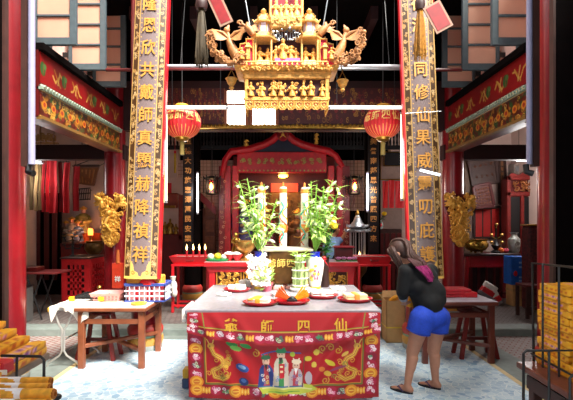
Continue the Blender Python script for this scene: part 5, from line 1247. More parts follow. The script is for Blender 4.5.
# ================================================================ CLOTH COVERED ALTAR
ZT = .818; AX0, AX1, AY0, AY1 = -.865, .853, 4.0, 5.6
o = thing('offering_altar', 'broad grey topped altar table carrying offerings and a red embroidered cloth', 'table', (0, 4.8, 0))
m = MB(); m.box(AX0-.02, AX1+.015, AY0, AY1, ZT-.035, ZT, 0, None, .006); part(m, 'tabletop', STONE, o)
m = MB(); m.box(AX0+.04, AX1-.04, AY0+.05, AY1-.05, ZT-.14, ZT-.035); part(m, 'apron', DRED, o)
for a in (AX0+.06, AX1-.12):
    for b_ in (AY0+.07, AY1-.13): m = MB(); m.box(a, a+.07, b_, b_+.07, 0, ZT-.035, 0, None, .008); part(m, 'leg', DRED, o)
m = MB(); m.tube([(AX0-.03, 4.4, ZT-.01), (AX0-.05, 4.15, ZT-.04), (AX0-.03, 4.03, ZT-.1)], [.02, .03, .02], 8); solo(m, 'folded_plastic_sheet', SOFT, 'white sheet end hanging at the left corner of the altar', 'sheet')

# embroidered cloth: drawn in the photograph's own measure of the cloth (187..380 wide, 311..397 high)
S = 2.4
def cvs(w, h, c): return Canvas(int(w*S), int(h*S), c)
class Emb:
    def __init__(s, x0, y0, x1, y1, bg): s.x0, s.y0 = x0, y0; s.c = cvs(x1-x0, y1-y0, bg)
    def p(s, pts): return [((x-s.x0)*S, (y-s.y0)*S) for x, y in pts]
    def rect(s, a, b_, c, d, col): s.c.rect((a-s.x0)*S, (b_-s.y0)*S, (c-s.x0)*S, (d-s.y0)*S, col)
    def ell(s, x, y, rx, ry, col, rot=0): s.c.ell((x-s.x0)*S, (y-s.y0)*S, rx*S, ry*S, col, rot)
    def line(s, pts, w_, col): s.c.line(s.p(pts), w_*S, col)
    def poly(s, pts, col): s.c.poly(s.p(pts), col)
    def swirl(s, x, y, R, w_, col, turns=1.2, a0=0, sg=1): s.c.swirl((x-s.x0)*S, (y-s.y0)*S, R*S, w_*S, col, turns, a0, sg)
CR = '#b50d17'
rd = random.Random(12)
def motif(e, x, y, kind, r=5.2, horiz=True):
    if kind == 'coin':
        e.ell(x, y, r*1.15, r, '#e8891c'); e.ell(x, y, r*.85, r*.72, '#f3b43a'); e.ell(x, y, r*.55, r*.45, '#d8721a'); e.line([(x-r*.4, y), (x+r*.4, y)], .8, '#f6cf5a')
    elif kind == 'cash':
        for k_ in range(3): e.ell(x-3+k_*3, y+(k_ % 2)*.6, 1.7, 3.4, '#ef9a28'); e.ell(x-3+k_*3, y+(k_ % 2)*.6, .7, 2, '#f7cf62')
    elif kind == 'pink':
        e.ell(x, y, r*1.05, r*.85, '#b3173c')
        for k_ in range(7): e.swirl(x+rd.uniform(-3.2, 3.2), y+rd.uniform(-2.4, 2.4), rd.uniform(1.4, 2.3), .75, rd.choice(['#f3b6c4', '#f7dbe2', '#ee8fb0', '#fbeef0']), 1, rd.uniform(0, 6), rd.choice((-1, 1)))
    else:
        e.ell(x, y, r*1.0, r*.8, '#8e1230')
        for k_ in range(6): e.swirl(x+rd.uniform(-3, 3), y+rd.uniform(-2.2, 2.2), rd.uniform(1.3, 2.2), .75, rd.choice(['#3f9a5a', '#c9d8b0', '#2f7f6a', '#e6c9d2']), 1, rd.uniform(0, 6), rd.choice((-1, 1)))
main = Emb(187, 311, 380, 397, CR)
main.rect(187, 311, 203.5, 397, '#a00c17'); main.rect(363.5, 311, 380, 397, '#a00c17'); main.rect(187, 382.5, 380, 397, '#a00c17')
main.line([(204, 311), (204, 382.5), (363, 382.5), (363, 311)], 1.0, '#5f7a2e'); main.line([(205.3, 311), (205.3, 381.3), (361.7, 381.3), (361.7, 311)], .6, '#d8a83a')
seq = ['pink', 'green', 'coin', 'pink', 'green', 'coin', 'pink']
for i in range(7): motif(main, 195.5, 331+i*8.3, ['green', 'pink', 'coin', 'pink', 'green', 'pink', 'coin'][i], 6); motif(main, 371.5, 331+i*8.3, ['green', 'coin', 'pink', 'green', 'pink', 'coin', 'pink'][i], 6)
for i in range(19): motif(main, 195.5+i*9.8, 388.8, ['coin', 'cash', 'pink', 'green'][i % 4], 5.8)
# dragons at either side
for sg, xo in ((1, 218), (-1, 350)):
    def q(a, b_): return (xo+sg*a, b_)
    body = [q(-7, 345), q(-4, 352), q(3, 356), q(6, 361), q(0, 366), q(-6, 369), q(-4, 375), q(4, 377), q(9, 374)]
    main.line(body, 4.6, '#c98a26'); main.line(body, 2.4, '#e8b84a'); main.line(body, .7, '#a8521a')
    main.ell(*q(-7, 344), 3.6, 3, '#dca23a'); main.line([q(-9, 341), q(-11, 337)], 1, '#e8c25a'); main.line([q(-5, 341), q(-4, 336)], 1, '#e8c25a'); main.ell(*q(-8, 344), .7, .7, '#2a1a10')
    for a, b_ in ((-2, 358), (8, 366), (-10, 372), (2, 371), (10, 360)): main.swirl(*q(a, b_), 3, .8, '#e0a436', 1.2, a); 
    for k_ in range(7): main.swirl(*q(rd.uniform(4, 16), rd.uniform(346, 378)), rd.uniform(1.8, 3), .8, rd.choice(['#cf9a34', '#b8761c', '#7c8a34']), 1.2, rd.uniform(0, 6))
# clouds, gourds, leaves and ovals between
for x, y, c in ((232, 342, '#2f8f3c'), (236, 346, '#7ac04a'), (246, 344, '#3a9a44')): main.ell(x, y, 6, 2.2, c, .3)
main.ell(242, 365, 7, 4, '#2a4f9a', .35); main.ell(242, 364, 4, 2, '#8fb2d8', .35); main.ell(243, 379, 5, 4, '#23356f', .2); main.ell(243, 378, 2.6, 2, '#4f6fb0', .2)
for x, y in ((228, 359), (226, 371), (322, 347), (330, 345), (338, 348), (326, 378), (256, 351)): main.swirl(x, y, 4, 1.1, '#c8962e', 1.3, x)
for x, y, rx, ry, c, r in ((330, 360, 6, 2.2, '#e0c83a', .5), (338, 366, 9, 1.4, '#8e3a5a', -.35), (322, 366, 3, 2.6, '#d8772a', 0), (316, 350, 3, 3, '#e3c64a', 0), (328, 371, 4, 2.6, '#dcae3a', .4), (345, 352, 4, 1.6, '#d8b04a', -.6), (226, 364, 2.4, 1.8, '#e2b43c', .3)): main.ell(x, y, rx, ry, c, r)
# three robed elders on a green ground
main.poly([(258, 384), (262, 390), (300, 391), (318, 386), (312, 381), (270, 380)], '#c9cf4a'); main.line([(262, 385), (312, 385)], 1.4, '#e9e29a'); main.line([(268, 389), (300, 388)], 1, '#6aa23a')
main.line([(262, 352), (275, 349), (300, 351)], 1.2, '#2d59a8')
for (x, top, rob, w_, acc, hat) in ((266, 353, '#2d3f86', 9, '#c9a73a', '#2e5a3a'), (296, 357, '#cbb6b6', 8.5, '#d8cfd8', '#f0dcc0'), (281, 347, '#d8c7b4', 9, '#3a8a4a', '#2f8f5a')):
    main.poly([(x-w_, 384), (x-w_*.75, top+14), (x-4, top+9), (x+4, top+9), (x+w_*.75, top+14), (x+w_, 384)], rob)
    main.poly([(x-2, top+9), (x+2, top+9), (x+3, 383), (x-3, 383)], acc if x == 281 else '#c8424a')
    main.ell(x, top+5.5, 3.6, 4.2, '#e0b49a'); main.ell(x, top+2, 5, 2.2, hat); main.line([(x-3, top-1), (x-1, top+2)], 1.2, hat); main.line([(x+3, top-1), (x+1, top+2)], 1.2, hat)
    main.ell(x-1.3, top+5, .5, .5, '#20140f'); main.ell(x+1.3, top+5, .5, .5, '#20140f'); main.poly([(x-2, top+8), (x+2, top+8), (x, top+15)], '#3a3230' if x != 296 else '#f6f2ee')
    for k_ in range(7): main.swirl(x+rd.uniform(-w_*.6, w_*.6), rd.uniform(top+14, 381), 1.8, .7, rd.choice([acc, '#e7d9a0', '#b8607a', '#5f8ac0', '#f2efe6']), 1.1, rd.uniform(0, 6))
    main.line([(x-w_*.8, 383.4), (x+w_*.8, 383.4)], 1.2, '#3a62a0')
main.rect(279, 361, 284, 375, '#c9222e'); main.rect(280, 363, 283, 365, '#f0dcb0'); main.rect(280, 368, 283, 370, '#f0dcb0')
main.line([(304, 353), (303, 384)], 1.0, '#6b4a2a'); main.ell(308, 356, 3.6, 2.6, '#dcc83c'); main.ell(314, 362, 2.6, 2.6, '#e0c24a'); main.ell(309, 375, 3.6, 6, '#c2b6be'); main.ell(292, 352, 2.6, 2.4, '#b8c83a')
clo = thing('embroidered_altar_cloth', 'red embroidered cloth with three robed elders hanging from the altar front', 'cloth', (0, 3.96, .04))
def swag(u): return math.sin(PI*u)**.8 if 0 < u < 1 else 0
CX0, CX1 = X(187.5, 3.95), X(380, 3.95)
def zbot(u): return .055-.025*swag(u)
def folds(u, v):
    y = 0
    for k_, (c, sl, w_, a) in enumerate(((.12, .35, .03, .012), (.22, .45, .035, .014), (.34, .5, .03, .009), (.66, -.5, .03, .009), (.78, -.45, .035, .014), (.89, -.35, .03, .012))):
        t = u-c-sl*(v-.35)*.6; y -= 1.7*a*math.exp(-(t/w_)**2)*min(1, v*2.2+.25)
    return y-.004*math.sin(u*70)*v-.012*math.sin(PI*u)*v
# white horizontal sag lines of the valance
painted('main_panel', main.c, lambda u, v: (CX0+(CX1-CX0)*u+.006*math.sin(v*5)*(1 if u > .5 else -1), 3.975+folds(u, v), (ZT-.02)+(zbot(u)-(ZT-.02))*v), int(193*S)+1, int(86*S)+1, vmat('embroidered_silk', .5, 0, bump=.08), clo)
def vz(u): return Z(332, 3.95)-.118*swag(u)
val = Emb(187, 311, 380, 345, '#b20e17')
H = 34.0
for x in range(187, 381): pass
val.rect(187, 311, 380, 316, '#ba1018')
val.rect(187, 330.5, 380, 345, '#9c0c17')
for i in range(20): motif(val, 191.5+i*9.8, 338, ['pink', 'green', 'cash', 'pink'][i % 4], 6.2)
val.rect(187, 330, 380, 331, '#7c8a34'); val.rect(187, 331, 380, 331.7, '#d8a23a'); val.rect(187, 344, 380, 345, '#a80d16')
for x in (194, 373):
    for i, y in enumerate((316, 324, 331)): motif(val, x, y, ['pink', 'green', 'pink'][i], 4.6)
val.line([(202, 311), (205, 333)], 1, '#7c8a34'); val.line([(365, 311), (362, 333)], 1, '#7c8a34')
def vpos(u, v):
    z1 = vz(u); y = 3.955+folds(u, v*.4)*.8-.018*v
    return (CX0-.004+(CX1-CX0+.008)*u, y, ZT-.012+(z1-(ZT-.012))*v)
painted('valance', val.c, vpos, int(193*S)+1, 84, vmat('embroidered_silk', .5, 0), clo)
m = MB()
for px, ch in ((231.5, '爺'), (267.5, '師'), (303.5, '四'), (340, '仙')):
    vs, fs = glyphs(ch, .118, .012, .02); u0 = (X(px, 3.95)-CX0)/(CX1-CX0); zc = ZT-.012-.42*(ZT-.012-vz(u0))
    zc = max(zc, Z(327, 3.95)); pts = []
    for v in vs:
        u = u0+v.x/(CX1-CX0); zz = zc+v.z; vv = (ZT-.012-zz)/max(.05, ZT-.012-vz(min(1, max(0, u)))); q = vpos(u, vv); pts.append((q[0], q[1]-.006+v.y, zz))
    m.add(pts, fs, 0, False)
part(m, 'lettering', mat('gold_thread', '#e0a92c', .5, .1, var=.2, scale=60), clo)
m = MB(); m.box(CX0, CX1, 3.965, 4.02, ZT-.045, ZT-.0351, 0); part(m, 'top_hem', mat('cloth_red', '#b81019', .7), clo)

# ---------------------------------------------------------------- offerings on the altar
def tp(px, py): d = (CAM_H-ZT)*FPX/(py-222.0); return Vector((X(px, d), d, ZT))
TRAY = mat('tray_red', '#c8202a', .3, var=.12, coat=.3)
def tray(c, r, label, sy=.8):
    o = thing('offering_tray', label, 'tray', c, 'red trays on the altar')
    m = MB(); m.lathe(c, [(r*.72, 0), (r*.9, .012), (r*1.05, .03), (r*1.02, .036), (r*.86, .02), (r*.1, .014)], 28, sy=sy); part(m, 'dish', TRAY, o)
    m = MB(); ring = [c+Vector((r*1.03*math.cos(a*PI/18), r*1.03*sy*math.sin(a*PI/18), .034)) for a in range(36)]; m.tube(ring, .006, 6, closed=True); part(m, 'rim', mat('tray_rim', '#9a1420', .3), o)
def paper(c, w, dp, h, label, rot=0, hx='#f5efdf', sash='#f0c040', tie=True):
    o = thing('joss_paper_bundle', label, 'paper bundle', c, 'paper bundles on the altar'); M = Matrix.Translation(c) @ Matrix.Rotation(rot, 4, 'Z'); rd = random.Random(int(c.x*1000)); m = MB(); n = 6
    for i in range(n): e = rd.uniform(-.008, .008); m.box(-w/2+e, w/2+e, -dp/2-e, dp/2-e, h*i/n, h*(i+.85)/n, 0, M @ Matrix.Rotation(rd.uniform(-.06, .06), 4, 'Z'), .004)
    part(m, 'sheets', mat('paper_'+hx[1:], hx, .7, var=.06), o)
    m = MB(); m.box(-w*.1, w*.12, -dp/2-.012, dp/2+.012, .004, h+.006, 0, M, .003); part(m, 'sash', mat('sash_'+sash[1:], sash, .6), o)
c = tp(237, 291.5); tray(c, .145, 'red tray at the back left of the altar top'); paper(c+Vector((0, 0, .022)), .2, .15, .05, 'white paper bundle on the back left red tray', .1, '#f7f3ea', '#f3e6b0')
c = tp(260, 305); tray(c, .155, 'red tray at the front left of the altar edge'); paper(c+Vector((-.01, 0, .022)), .2, .15, .045, 'white paper bundle with yellow sash on the front left tray', -.15)
m = MB()
for k_ in range(4): m.tube([c+Vector((-.11+.012*k_, -.07, .06)), c+Vector((-.02+.01*k_, -.02, .085))], .01, 6)
solo(m, 'yellow_wax_sticks', YELP, 'yellow sticks lying over the front left tray bundle', 'sticks')
c = tp(292, 303.5); tray(c, .165, 'red tray with fanned papers at the middle of the altar edge')
o = thing('fanned_papers', 'fan of orange and yellow folded papers with dark centre on the middle tray', 'paper fan', c+Vector((0, 0, .02)))
for s, mt in ((-1, mat('orange_paper', '#e8742a', .6)), (1, YELP)):
    m = MB()
    for k_ in range(5): a = .35+k_*.16; q = c+Vector((0, -.02, .025)); e = q+Vector((s*.17*math.cos(a), .03, .17*math.sin(a)*.8)); m.prism([(0, 0), (.17, -.012), (.17, .022)], q, (e-q).normalized(), Vector((0, -.3, 1)).normalized(), .004)
    part(m, 'folded_papers', mt, o)
m = MB(); m.ell(c+Vector((0, -.03, .045)), (.04, .03, .03), 10, 7); m.box(c.x-.05, c.x+.05, c.y-.06, c.y-.03, ZT+.02, ZT+.05, 0, None, .005); part(m, 'dark_knot', BLACK, o)
m = MB(); m.box(c.x-.12, c.x+.13, c.y+.0, c.y+.12, ZT+.02, ZT+.05, 0, None, .005); part(m, 'red_wrapper', SCAR, o)
c = tp(322, 298); tray(c, .155, 'red tray behind the right front tray of the altar'); paper(c+Vector((0, .01, .022)), .22, .16, .05, 'white paper bundle on the tray behind the right front one', .05, '#f8f5ee', '#f5efe0')
c = tp(355, 301.5); tray(c, .165, 'dark red tray at the right front corner of the altar'); paper(c+Vector((0, 0, .022)), .22, .16, .055, 'cream paper bundle with orange sash at the altar right front corner', .08, '#f4e2b4', '#eea648')
PINKB = mat('pale_pink_wrapper', '#f4a9a0', .5, var=.08)
for i, px in enumerate((279, 291.5, 304.5)):
    c = tp(px, 288.5-.3*i); o = thing('pink_packet', ('flat pink packet beside the potted plant on the altar', 'flat pink packet midway behind the fanned papers', 'flat pink packet nearest the right white vase')[i], 'packet', c, 'pink packets on the altar')
    m = MB(); m.box(c.x-.065, c.x+.065, c.y-.1, c.y+.1, ZT, ZT+.035, 0, None, .006); part(m, 'wrapper', PINKB, o)
    m = MB(); m.box(c.x-.05, c.x+.05, c.y-.085, c.y+.085, ZT+.035, ZT+.05, 0, None, .004); part(m, 'white_top', SOFT, o)
for i, (px, py, w_, lab) in enumerate(((224, 296, .13, 'folded white papers nearest the left edge of the altar'), (245, 286, .14, 'mound of white paper in front of the left gold panel'), (338, 290, .16, 'white paper stack nearest the right edge of the altar'), (280, 296, .16, 'white paper stack between the front left and middle trays'), (311, 292, .13, 'folded white paper below the right white vase'))):
    c = tp(px, py); paper(c, w_, w_*.8, .035 if i != 1 else .075, lab, .2*i-.3, '#f8f6f0', '#f2ece0')
# potted plant
c = tp(267, 291); o = thing('potted_plant', 'small leafy plant in a pink pot in front of the left white vase', 'plant', c); m = MB(); m.lathe(c, [(.045, 0), (.058, .05), (.068, .085), (.07, .095), (.058, .095), (.05, .08)], 16); part(m, 'pot', mat('pink_pot', '#e0637a', .4), o)
m = MB(); rd = random.Random(8)
for k_ in range(46): a = rd.uniform(0, 6.3); el = rd.uniform(.2, 1.5); L = rd.uniform(.06, .11); q = c+Vector((rd.uniform(-.03, .03), rd.uniform(-.03, .03), .09+rd.uniform(0, .06))); m.leaf(q, (math.cos(a)*math.cos(el), math.sin(a)*math.cos(el), math.sin(el)), (0, 0, 1), L, .014, 0, .3)
part(m, 'leaves', GREEN, o)
# bronze censer with characters
d = 5.34; cx_ = X(286, d); c = Vector((cx_, d, ZT)); o = thing('bronze_altar_censer', 'square bronze censer with gold characters and wide pale rim behind the offerings', 'censer', c)
zr = Z(248, d)
m = MB(); vs = []; fs = []
for z, hx, hy in ((.06, .15, .11), (.1, .19, .14), (.2, .22, .16), (.36, .225, .165), (.41, .24, .17)):
    z = z*(zr-ZT)/.44
    for k_ in range(24):
        a = 2*PI*k_/24; ca, sa = math.cos(a), math.sin(a); e = .45; vs.append((cx_+hx*math.copysign(abs(ca)**e, ca), d+hy*math.copysign(abs(sa)**e, sa), ZT+z))
for i in range(4):
    for k_ in range(24): l = (k_+1) % 24; fs.append((i*24+k_, i*24+l, (i+1)*24+l, (i+1)*24+k_))
fs += [tuple(range(24))[::-1], tuple(range(96, 120))]; m.add(vs, fs); part(m, 'body', BRONZE, o)
m = MB(); m.box(cx_-.315, cx_+.315, d-.19, d+.19, zr-.03, zr, 0, None, .01); part(m, 'rim', mat('pale_bronze_rim', '#e0cfae', .3, .3), o)
m = MB()
for sx_ in (-1, 1):
    for sy_ in (-1, 1): m.tube([(cx_+sx_*.16, d+sy_*.11, ZT+.1), (cx_+sx_*.19, d+sy_*.13, ZT+.05), (cx_+sx_*.17, d+sy_*.12, ZT)], [.04, .03, .035], 8)
part(m, 'foot', BRONZE, o)
m = MB()
for i, ch in enumerate('爺師四仙'): vs, fs = glyphs(ch, .105, .014, .014); m.add([Vector((cx_-.165+i*.11, d-.168, ZT+.26*(zr-ZT)/.44+.03))+v for v in vs], fs, 0, False)
part(m, 'lettering', mat('censer_gilt', '#e5b85a', .4, .3), o)
m = MB(); m.box(cx_-.27, cx_+.27, d-.15, d+.15, zr, zr+.012); part(m, 'ash', mat('pale_ash', '#cfc8be', .9), o)
# three dragon candles standing in the censer
for i, (px, yt) in enumerate(((261.5, 187), (283.2, 187), (304.5, 187.5))):
    dd = d+.02*i; c = Vector((X(px, dd), dd, zr+.012)); r = .044; Hc = Z(yt, dd)-c.z
    o = thing('dragon_candle', ('white painted candle leftmost of the tall three, among lilies', 'white painted candle at the middle, standing clear with orange base band', 'white painted candle rightmost of the tall three')[i], 'candle', c, 'tall painted candles in the censer')
    m = MB(); m.lathe(c, [(r, 0), (r, Hc-.02), (r*.85, Hc), (.01, Hc+.005)], 20); part(m, 'wax', mat('candle_white', '#f3ece0', .5, var=.04), o)
    m = MB(); m.lathe(c, [(r*1.02, Hc*.9), (r*1.06, Hc*.92), (r*1.06, Hc*.955), (r*1.02, Hc*.97)], 20); m.lathe(c, [(r*1.02, .17), (r*1.12, .19), (r*1.12, .25), (r*1.02, .27)], 20); m.lathe(c, [(.014, Hc), (.012, Hc+.045), (.004, Hc+.06)], 8); part(m, 'orange_band', mat('orange_band', '#ee8a34', .5), o)
    for nm, cl, ph, rad in (('teal_dragon', '#3fb2a4', 0, .010), ('red_flames', '#e0552e', 1.6, .008), ('gold_scroll', '#e8b23c', 3.3, .007)):
        m = MB(); pts = []; rd = random.Random(i+int(ph*10)); lo_h, hi_h = (.1, .75) if ph == 0 else (.03, .6) if ph < 2 else (.3, .85)
        for k_ in range(34): t = k_/33; a = -PI/2+ph*.6-1+1.1*math.sin(t*9+ph*2); pts.append(c+Vector(((r+.002)*math.cos(a), (r+.002)*math.sin(a), Hc*(lo_h+(hi_h-lo_h)*t))))
        m.tube(pts, [rad*(.6+.6*math.sin(PI*k_/33)) for k_ in range(34)], 6)
        for k_ in range(8): q = pts[3+k_*4]; m.ell(q, (rad*1.3, rad, rad*1.6), 7, 5)
        part(m, nm, mat(nm, cl, .5), o)
# vases
def vase(px, py, d, label):
    c = Vector((X(px, d), d, ZT)); o = thing('porcelain_vase', label, 'vase', c, 'white vases with blue necks')
    m = MB(); m.lathe(c, [(.058, 0), (.062, .015), (.06, .03), (.075, .1), (.095, .2), (.105, .29), (.1, .34), (.07, .375)], 28); part(m, 'body', PORC, o)
    m = MB(); m.lathe(c, [(.07, .373), (.056, .39), (.055, .42), (.066, .442), (.055, .442), (.045, .4)], 24); part(m, 'neck', COBALT, o, 'cobalt blue neck')
    m = MB(); m.lathe(c, [(.0635, .012), (.065, .02), (.063, .045), (.0605, .045)], 24); part(m, 'foot_band', mat('yellow_band', '#e9c23a', .3), o)
    m = MB(); rd = random.Random(px)
    for k_ in range(9):
        a = -PI/2+rd.uniform(-.6, .6); z = rd.uniform(.12, .3); r = .07+.035*math.sin((z-.03)*5); q = c+Vector((r*math.cos(a), r*math.sin(a), z)); m.ell(q, (.018, .01, .018), 8, 6)
    part(m, 'painted_flowers', mat('vase_yellow', '#ecc94e', .4), o)
    m = MB(); 
    for k_ in range(5): a = -PI/2+rd.uniform(-.5, .5); z = rd.uniform(.14, .28); q = c+Vector((.1*math.cos(a), .1*math.sin(a), z)); m.ell(q, (.012, .01, .02), 7, 5)
    part(m, 'painted_leaves', mat('vase_plum', '#a8708a', .4), o)
    return c
vl = vase(259.5, 288, 5.2, 'white vase with blue neck half hidden by white blooms left of the censer')
vr = vase(315, 288, 5.2, 'white vase with blue neck and yellow flowers right of the censer')
# lilies: each spray is one plant, stems with leaves and buds
def lily(base, tips, label, seed, buds=True):
    o = thing('lily_bouquet', label, 'flowers', base, 'lily bouquets in the vases'); rd = random.Random(seed)
    st, lf, bd_ = MB(), MB(), MB()
    for (px, py, dd) in tips:
        e = P(px, py, dd); mid = base.lerp(e, .5)+Vector((rd.uniform(-.03, .03), rd.uniform(-.03, .03), .05)); N = 11
        pts = [(base*(1-t)**2+mid*2*t*(1-t)+e*t*t) for t in [k_/(N-1) for k_ in range(N)]]
        st.tube(pts, [.008]*(N-1)+[.004], 6); Ls = (e-base).length
        nl = int(Ls*27)
        for k_ in range(nl):
            t = .22+.78*k_/nl; i = min(N-2, int(t*(N-1))); f = t*(N-1)-i; q = pts[i].lerp(pts[i+1], f); a = k_*2.4+rd.uniform(-.4, .4); el = rd.uniform(-.1, .75); L = rd.uniform(.12, .20)*(1-.3*(t > .9))
            lf.leaf(q, (math.cos(a)*math.cos(el), math.sin(a)*math.cos(el), math.sin(el)), (0, 0, 1), L, .0095, 0, rd.uniform(.2, .7), 4)
        if buds:
            for k_ in range(6):
                t = rd.uniform(.4, 1); i = min(N-2, int(t*(N-1))); q = pts[i]; a = rd.uniform(0, 6.3); dv = Vector((math.cos(a)*.75, math.sin(a)*.6, rd.uniform(-.5, .7))).normalized(); L = rd.uniform(.05, .09)
                bd_.tube([q, q+dv*L*.35, q+dv*L*.75, q+dv*L*1.1], [.004, .013, .017, .004], 7)
    part(st, 'stems', mat('stem_green', '#86b848', .5), o); part(lf, 'leaves', GREEN, o); part(bd_, 'buds', LBUD, o)
    return o
lily(vl+Vector((0, 0, .43)), [(239, 181, 5.2), (247, 178, 5.25), (254, 186, 5.12), (264, 184, 5.15), (243, 199, 5.1), (250, 205, 5.05), (277, 199, 5.12), (257, 212, 5.0), (240, 218, 5.1), (280, 224, 5.1)], 'white budded lilies spreading above the left white vase', 3)
lily(vr+Vector((0, 0, .43)), [(311, 181, 5.2), (317, 184, 5.1), (324, 186, 5.2), (333, 180, 5.25), (341, 186, 5.15), (340, 202, 5.1), (309, 197, 5.1), (320, 202, 5.05), (328, 204, 5.15), (334, 201, 5.2), (322, 220, 5.1), (305, 205, 5.2)], 'white budded lilies spreading above the right white vase', 4)
# spray of white blooms bending over the left vase
o = thing('white_bloom_spray', 'dense spray of white blooms hanging over the left white vase', 'flowers', vl+Vector((0, -.1, .0)))
m = MB(); g = MB(); rd = random.Random(31)
g.tube([vl+Vector((0, 0, .43)), vl+Vector((.03, -.1, .5)), vl+Vector((.06, -.16, .35)), vl+Vector((.1, -.18, .15))], .008, 6)
for k_ in range(54):
    q = vl+Vector((rd.uniform(-.12, .15), -.1-rd.uniform(0, .1), rd.uniform(.08, .42))); 
    for j in range(5): a = 2*PI*j/5+rd.random(); m.leaf(q, (math.cos(a), -.5, math.sin(a)), (0, -1, 0), .032, .012, 0, .2, 3)
for k_ in range(26): q = vl+Vector((rd.uniform(-.03, .15), -.14-rd.uniform(0, .06), rd.uniform(.0, .3))); g.leaf(q, (rd.uniform(-1, 1), -.3, rd.uniform(-.3, 1)), (0, -1, 0), .06, .01)
part(m, 'petals', mat('bloom_white', '#f7f4ea', .6), o); part(g, 'stem_leaves', GREEN, o)
# lucky bamboo tower
d = 5.1; c = Vector((X(300, d), d, ZT)); o = thing('bamboo_tower', 'tiered pale green bamboo shoots tied with white rings before the bronze censer', 'plant', c)
m = MB(); rd = random.Random(6)
for k_ in range(13): a = 2*PI*k_/13; r = .045 if k_ % 2 else .075; h = .42 if k_ % 2 else .27; m.tube([c+Vector((r*math.cos(a), r*math.sin(a), .03)), c+Vector((r*math.cos(a), r*math.sin(a), h))], .012, 8); [m.tube([c+Vector((r*math.cos(a), r*math.sin(a), z)), c+Vector((r*math.cos(a), r*math.sin(a), z+.008))], .0145, 8) for z in (.1, .18, .26) if z < h]
part(m, 'stalks', mat('pale_bamboo', '#b9cf8a', .45, var=.15), o)
m = MB()
for z, r in ((.07, .09), (.15, .09), (.24, .09), (.33, .062), (.40, .062)): m.tube([c+Vector((r*math.cos(a*PI/12), r*math.sin(a*PI/12), z)) for a in range(24)], .007, 6, closed=True)
part(m, 'ties', SOFT, o); m = MB(); m.lathe(c, [(.1, 0), (.12, .03), (.115, .045), (.03, .04)], 20); part(m, 'dish', PORC, o)
m = MB()
for k_ in range(34): a = rd.uniform(0, 6.3); q = c+Vector((.05*math.cos(a), .05*math.sin(a), rd.uniform(.3, .44))); m.leaf(q, (math.cos(a)*.8, math.sin(a)*.8, rd.uniform(.3, 1)), (0, 0, 1), rd.uniform(.07, .13), .011, 0, .5)
part(m, 'leaves', GREEN, o)
# yellow chrysanthemums
d = 5.42; c = Vector((X(325, d), d, ZT)); o = thing('chrysanthemum_vase', 'slim dark vase with yellow chrysanthemums and red ribbon behind the right lilies', 'flowers', c)
m = MB(); m.lathe(c, [(.045, 0), (.05, .02), (.045, .25), (.05, .36), (.04, .36)], 16); part(m, 'vase', DWOOD, o)
m = MB(); g = MB(); rd = random.Random(9); base = c+Vector((0, 0, .35))
for px, py in ((325.5, 226), (330.5, 224), (334.5, 226.5), (329, 219.5), (333, 221)):
    e = P(px, py, d-.03); g.tube([base, base.lerp(e, .5)+Vector((0, 0, .05)), e], .006, 6); m.ell(e, (.042, .04, .034), 10, 7)
    for k_ in range(26): a = k_*2.4; el = -.2+1.5*k_/26; m.leaf(e, (math.cos(a)*math.cos(el), math.sin(a)*math.cos(el), math.sin(el)), (0, 0, 1), .048, .009, 0, -.1, 3)
for k_ in range(46): q = base+Vector((rd.uniform(-.03, .07), rd.uniform(-.06, .04), rd.uniform(0, .26))); a = rd.uniform(0, 6.3); g.leaf(q, (math.cos(a), math.sin(a)*.6, rd.uniform(0, .8)), (0, 0, 1), rd.uniform(.06, .1), .022, 0, .3)
part(m, 'yellow_heads', YFLOW, o); part(g, 'foliage', DGREEN, o)
m = MB(); m.ell(base+Vector((-.02, -.06, .0)), (.04, .02, .03), 8, 6); m.prism([(-.06, -.1), (0, 0), (.06, -.1), (0, -.03)], base+Vector((-.02, -.07, 0)), (1, 0, 0), (0, 0, 1), .01); part(m, 'red_ribbon', SCAR, o)

# ================================================================ LEFT WORK TABLE and what stands on it
def work_table(name, label, x0, x1, y0, y1, zt, tm, leg=.065, lm=None, xs=True):
    lm = lm or WOOD; o = thing(name, label, 'table', ((x0+x1)/2, (y0+y1)/2, 0)); e = .03
    m = MB(); m.box(x0, x1, y0, y1, zt-.045, zt-.006, 0, None, .008); part(m, 'tabletop', lm, o)
    m = MB(); m.box(x0+.012, x1-.012, y0+.012, y1-.012, zt-.008, zt); part(m, 'work_surface', tm, o)
    cs = [(x0+e, y0+e), (x1-e-leg, y0+e), (x1-e-leg, y1-e-leg), (x0+e, y1-e-leg)]
    for a, b_ in cs: m = MB(); m.box(a, a+leg, b_, b_+leg, 0, zt-.045, 0, None, .006); part(m, 'leg', lm, o)
    h = leg/2
    for (a, b_) in ((0, 1), (1, 2), (2, 3), (3, 0)): m = MB(); m.bar((cs[a][0]+h, cs[a][1]+h, zt-.16), (cs[b_][0]+h, cs[b_][1]+h, zt-.16), .025, .055, 0, (0, 0, 1), .004); part(m, 'upper_rail', lm, o)
    m = MB(); m.bar((cs[0][0]+h, cs[0][1]+h, .24), (cs[2][0]+h, cs[2][1]+h, .24), .05, .04, 0, (0, 0, 1), .005); part(m, 'cross_stretcher', lm, o)
    m = MB(); m.bar((cs[1][0]+h, cs[1][1]+h, .20), (cs[3][0]+h, cs[3][1]+h, .20), .05, .04, 0, (0, 0, 1), .005); part(m, 'cross_stretcher', lm, o)
    return o
ZL = .674
work_table('wooden_work_table', 'orange brown work table with crossed stretchers carrying the blue and white crate', -2.27, -1.49, 4.85, 5.62, ZL, mat('pale_work_top', '#e8d8c8', .4))  # work surface in an even colour, paler than the table wood
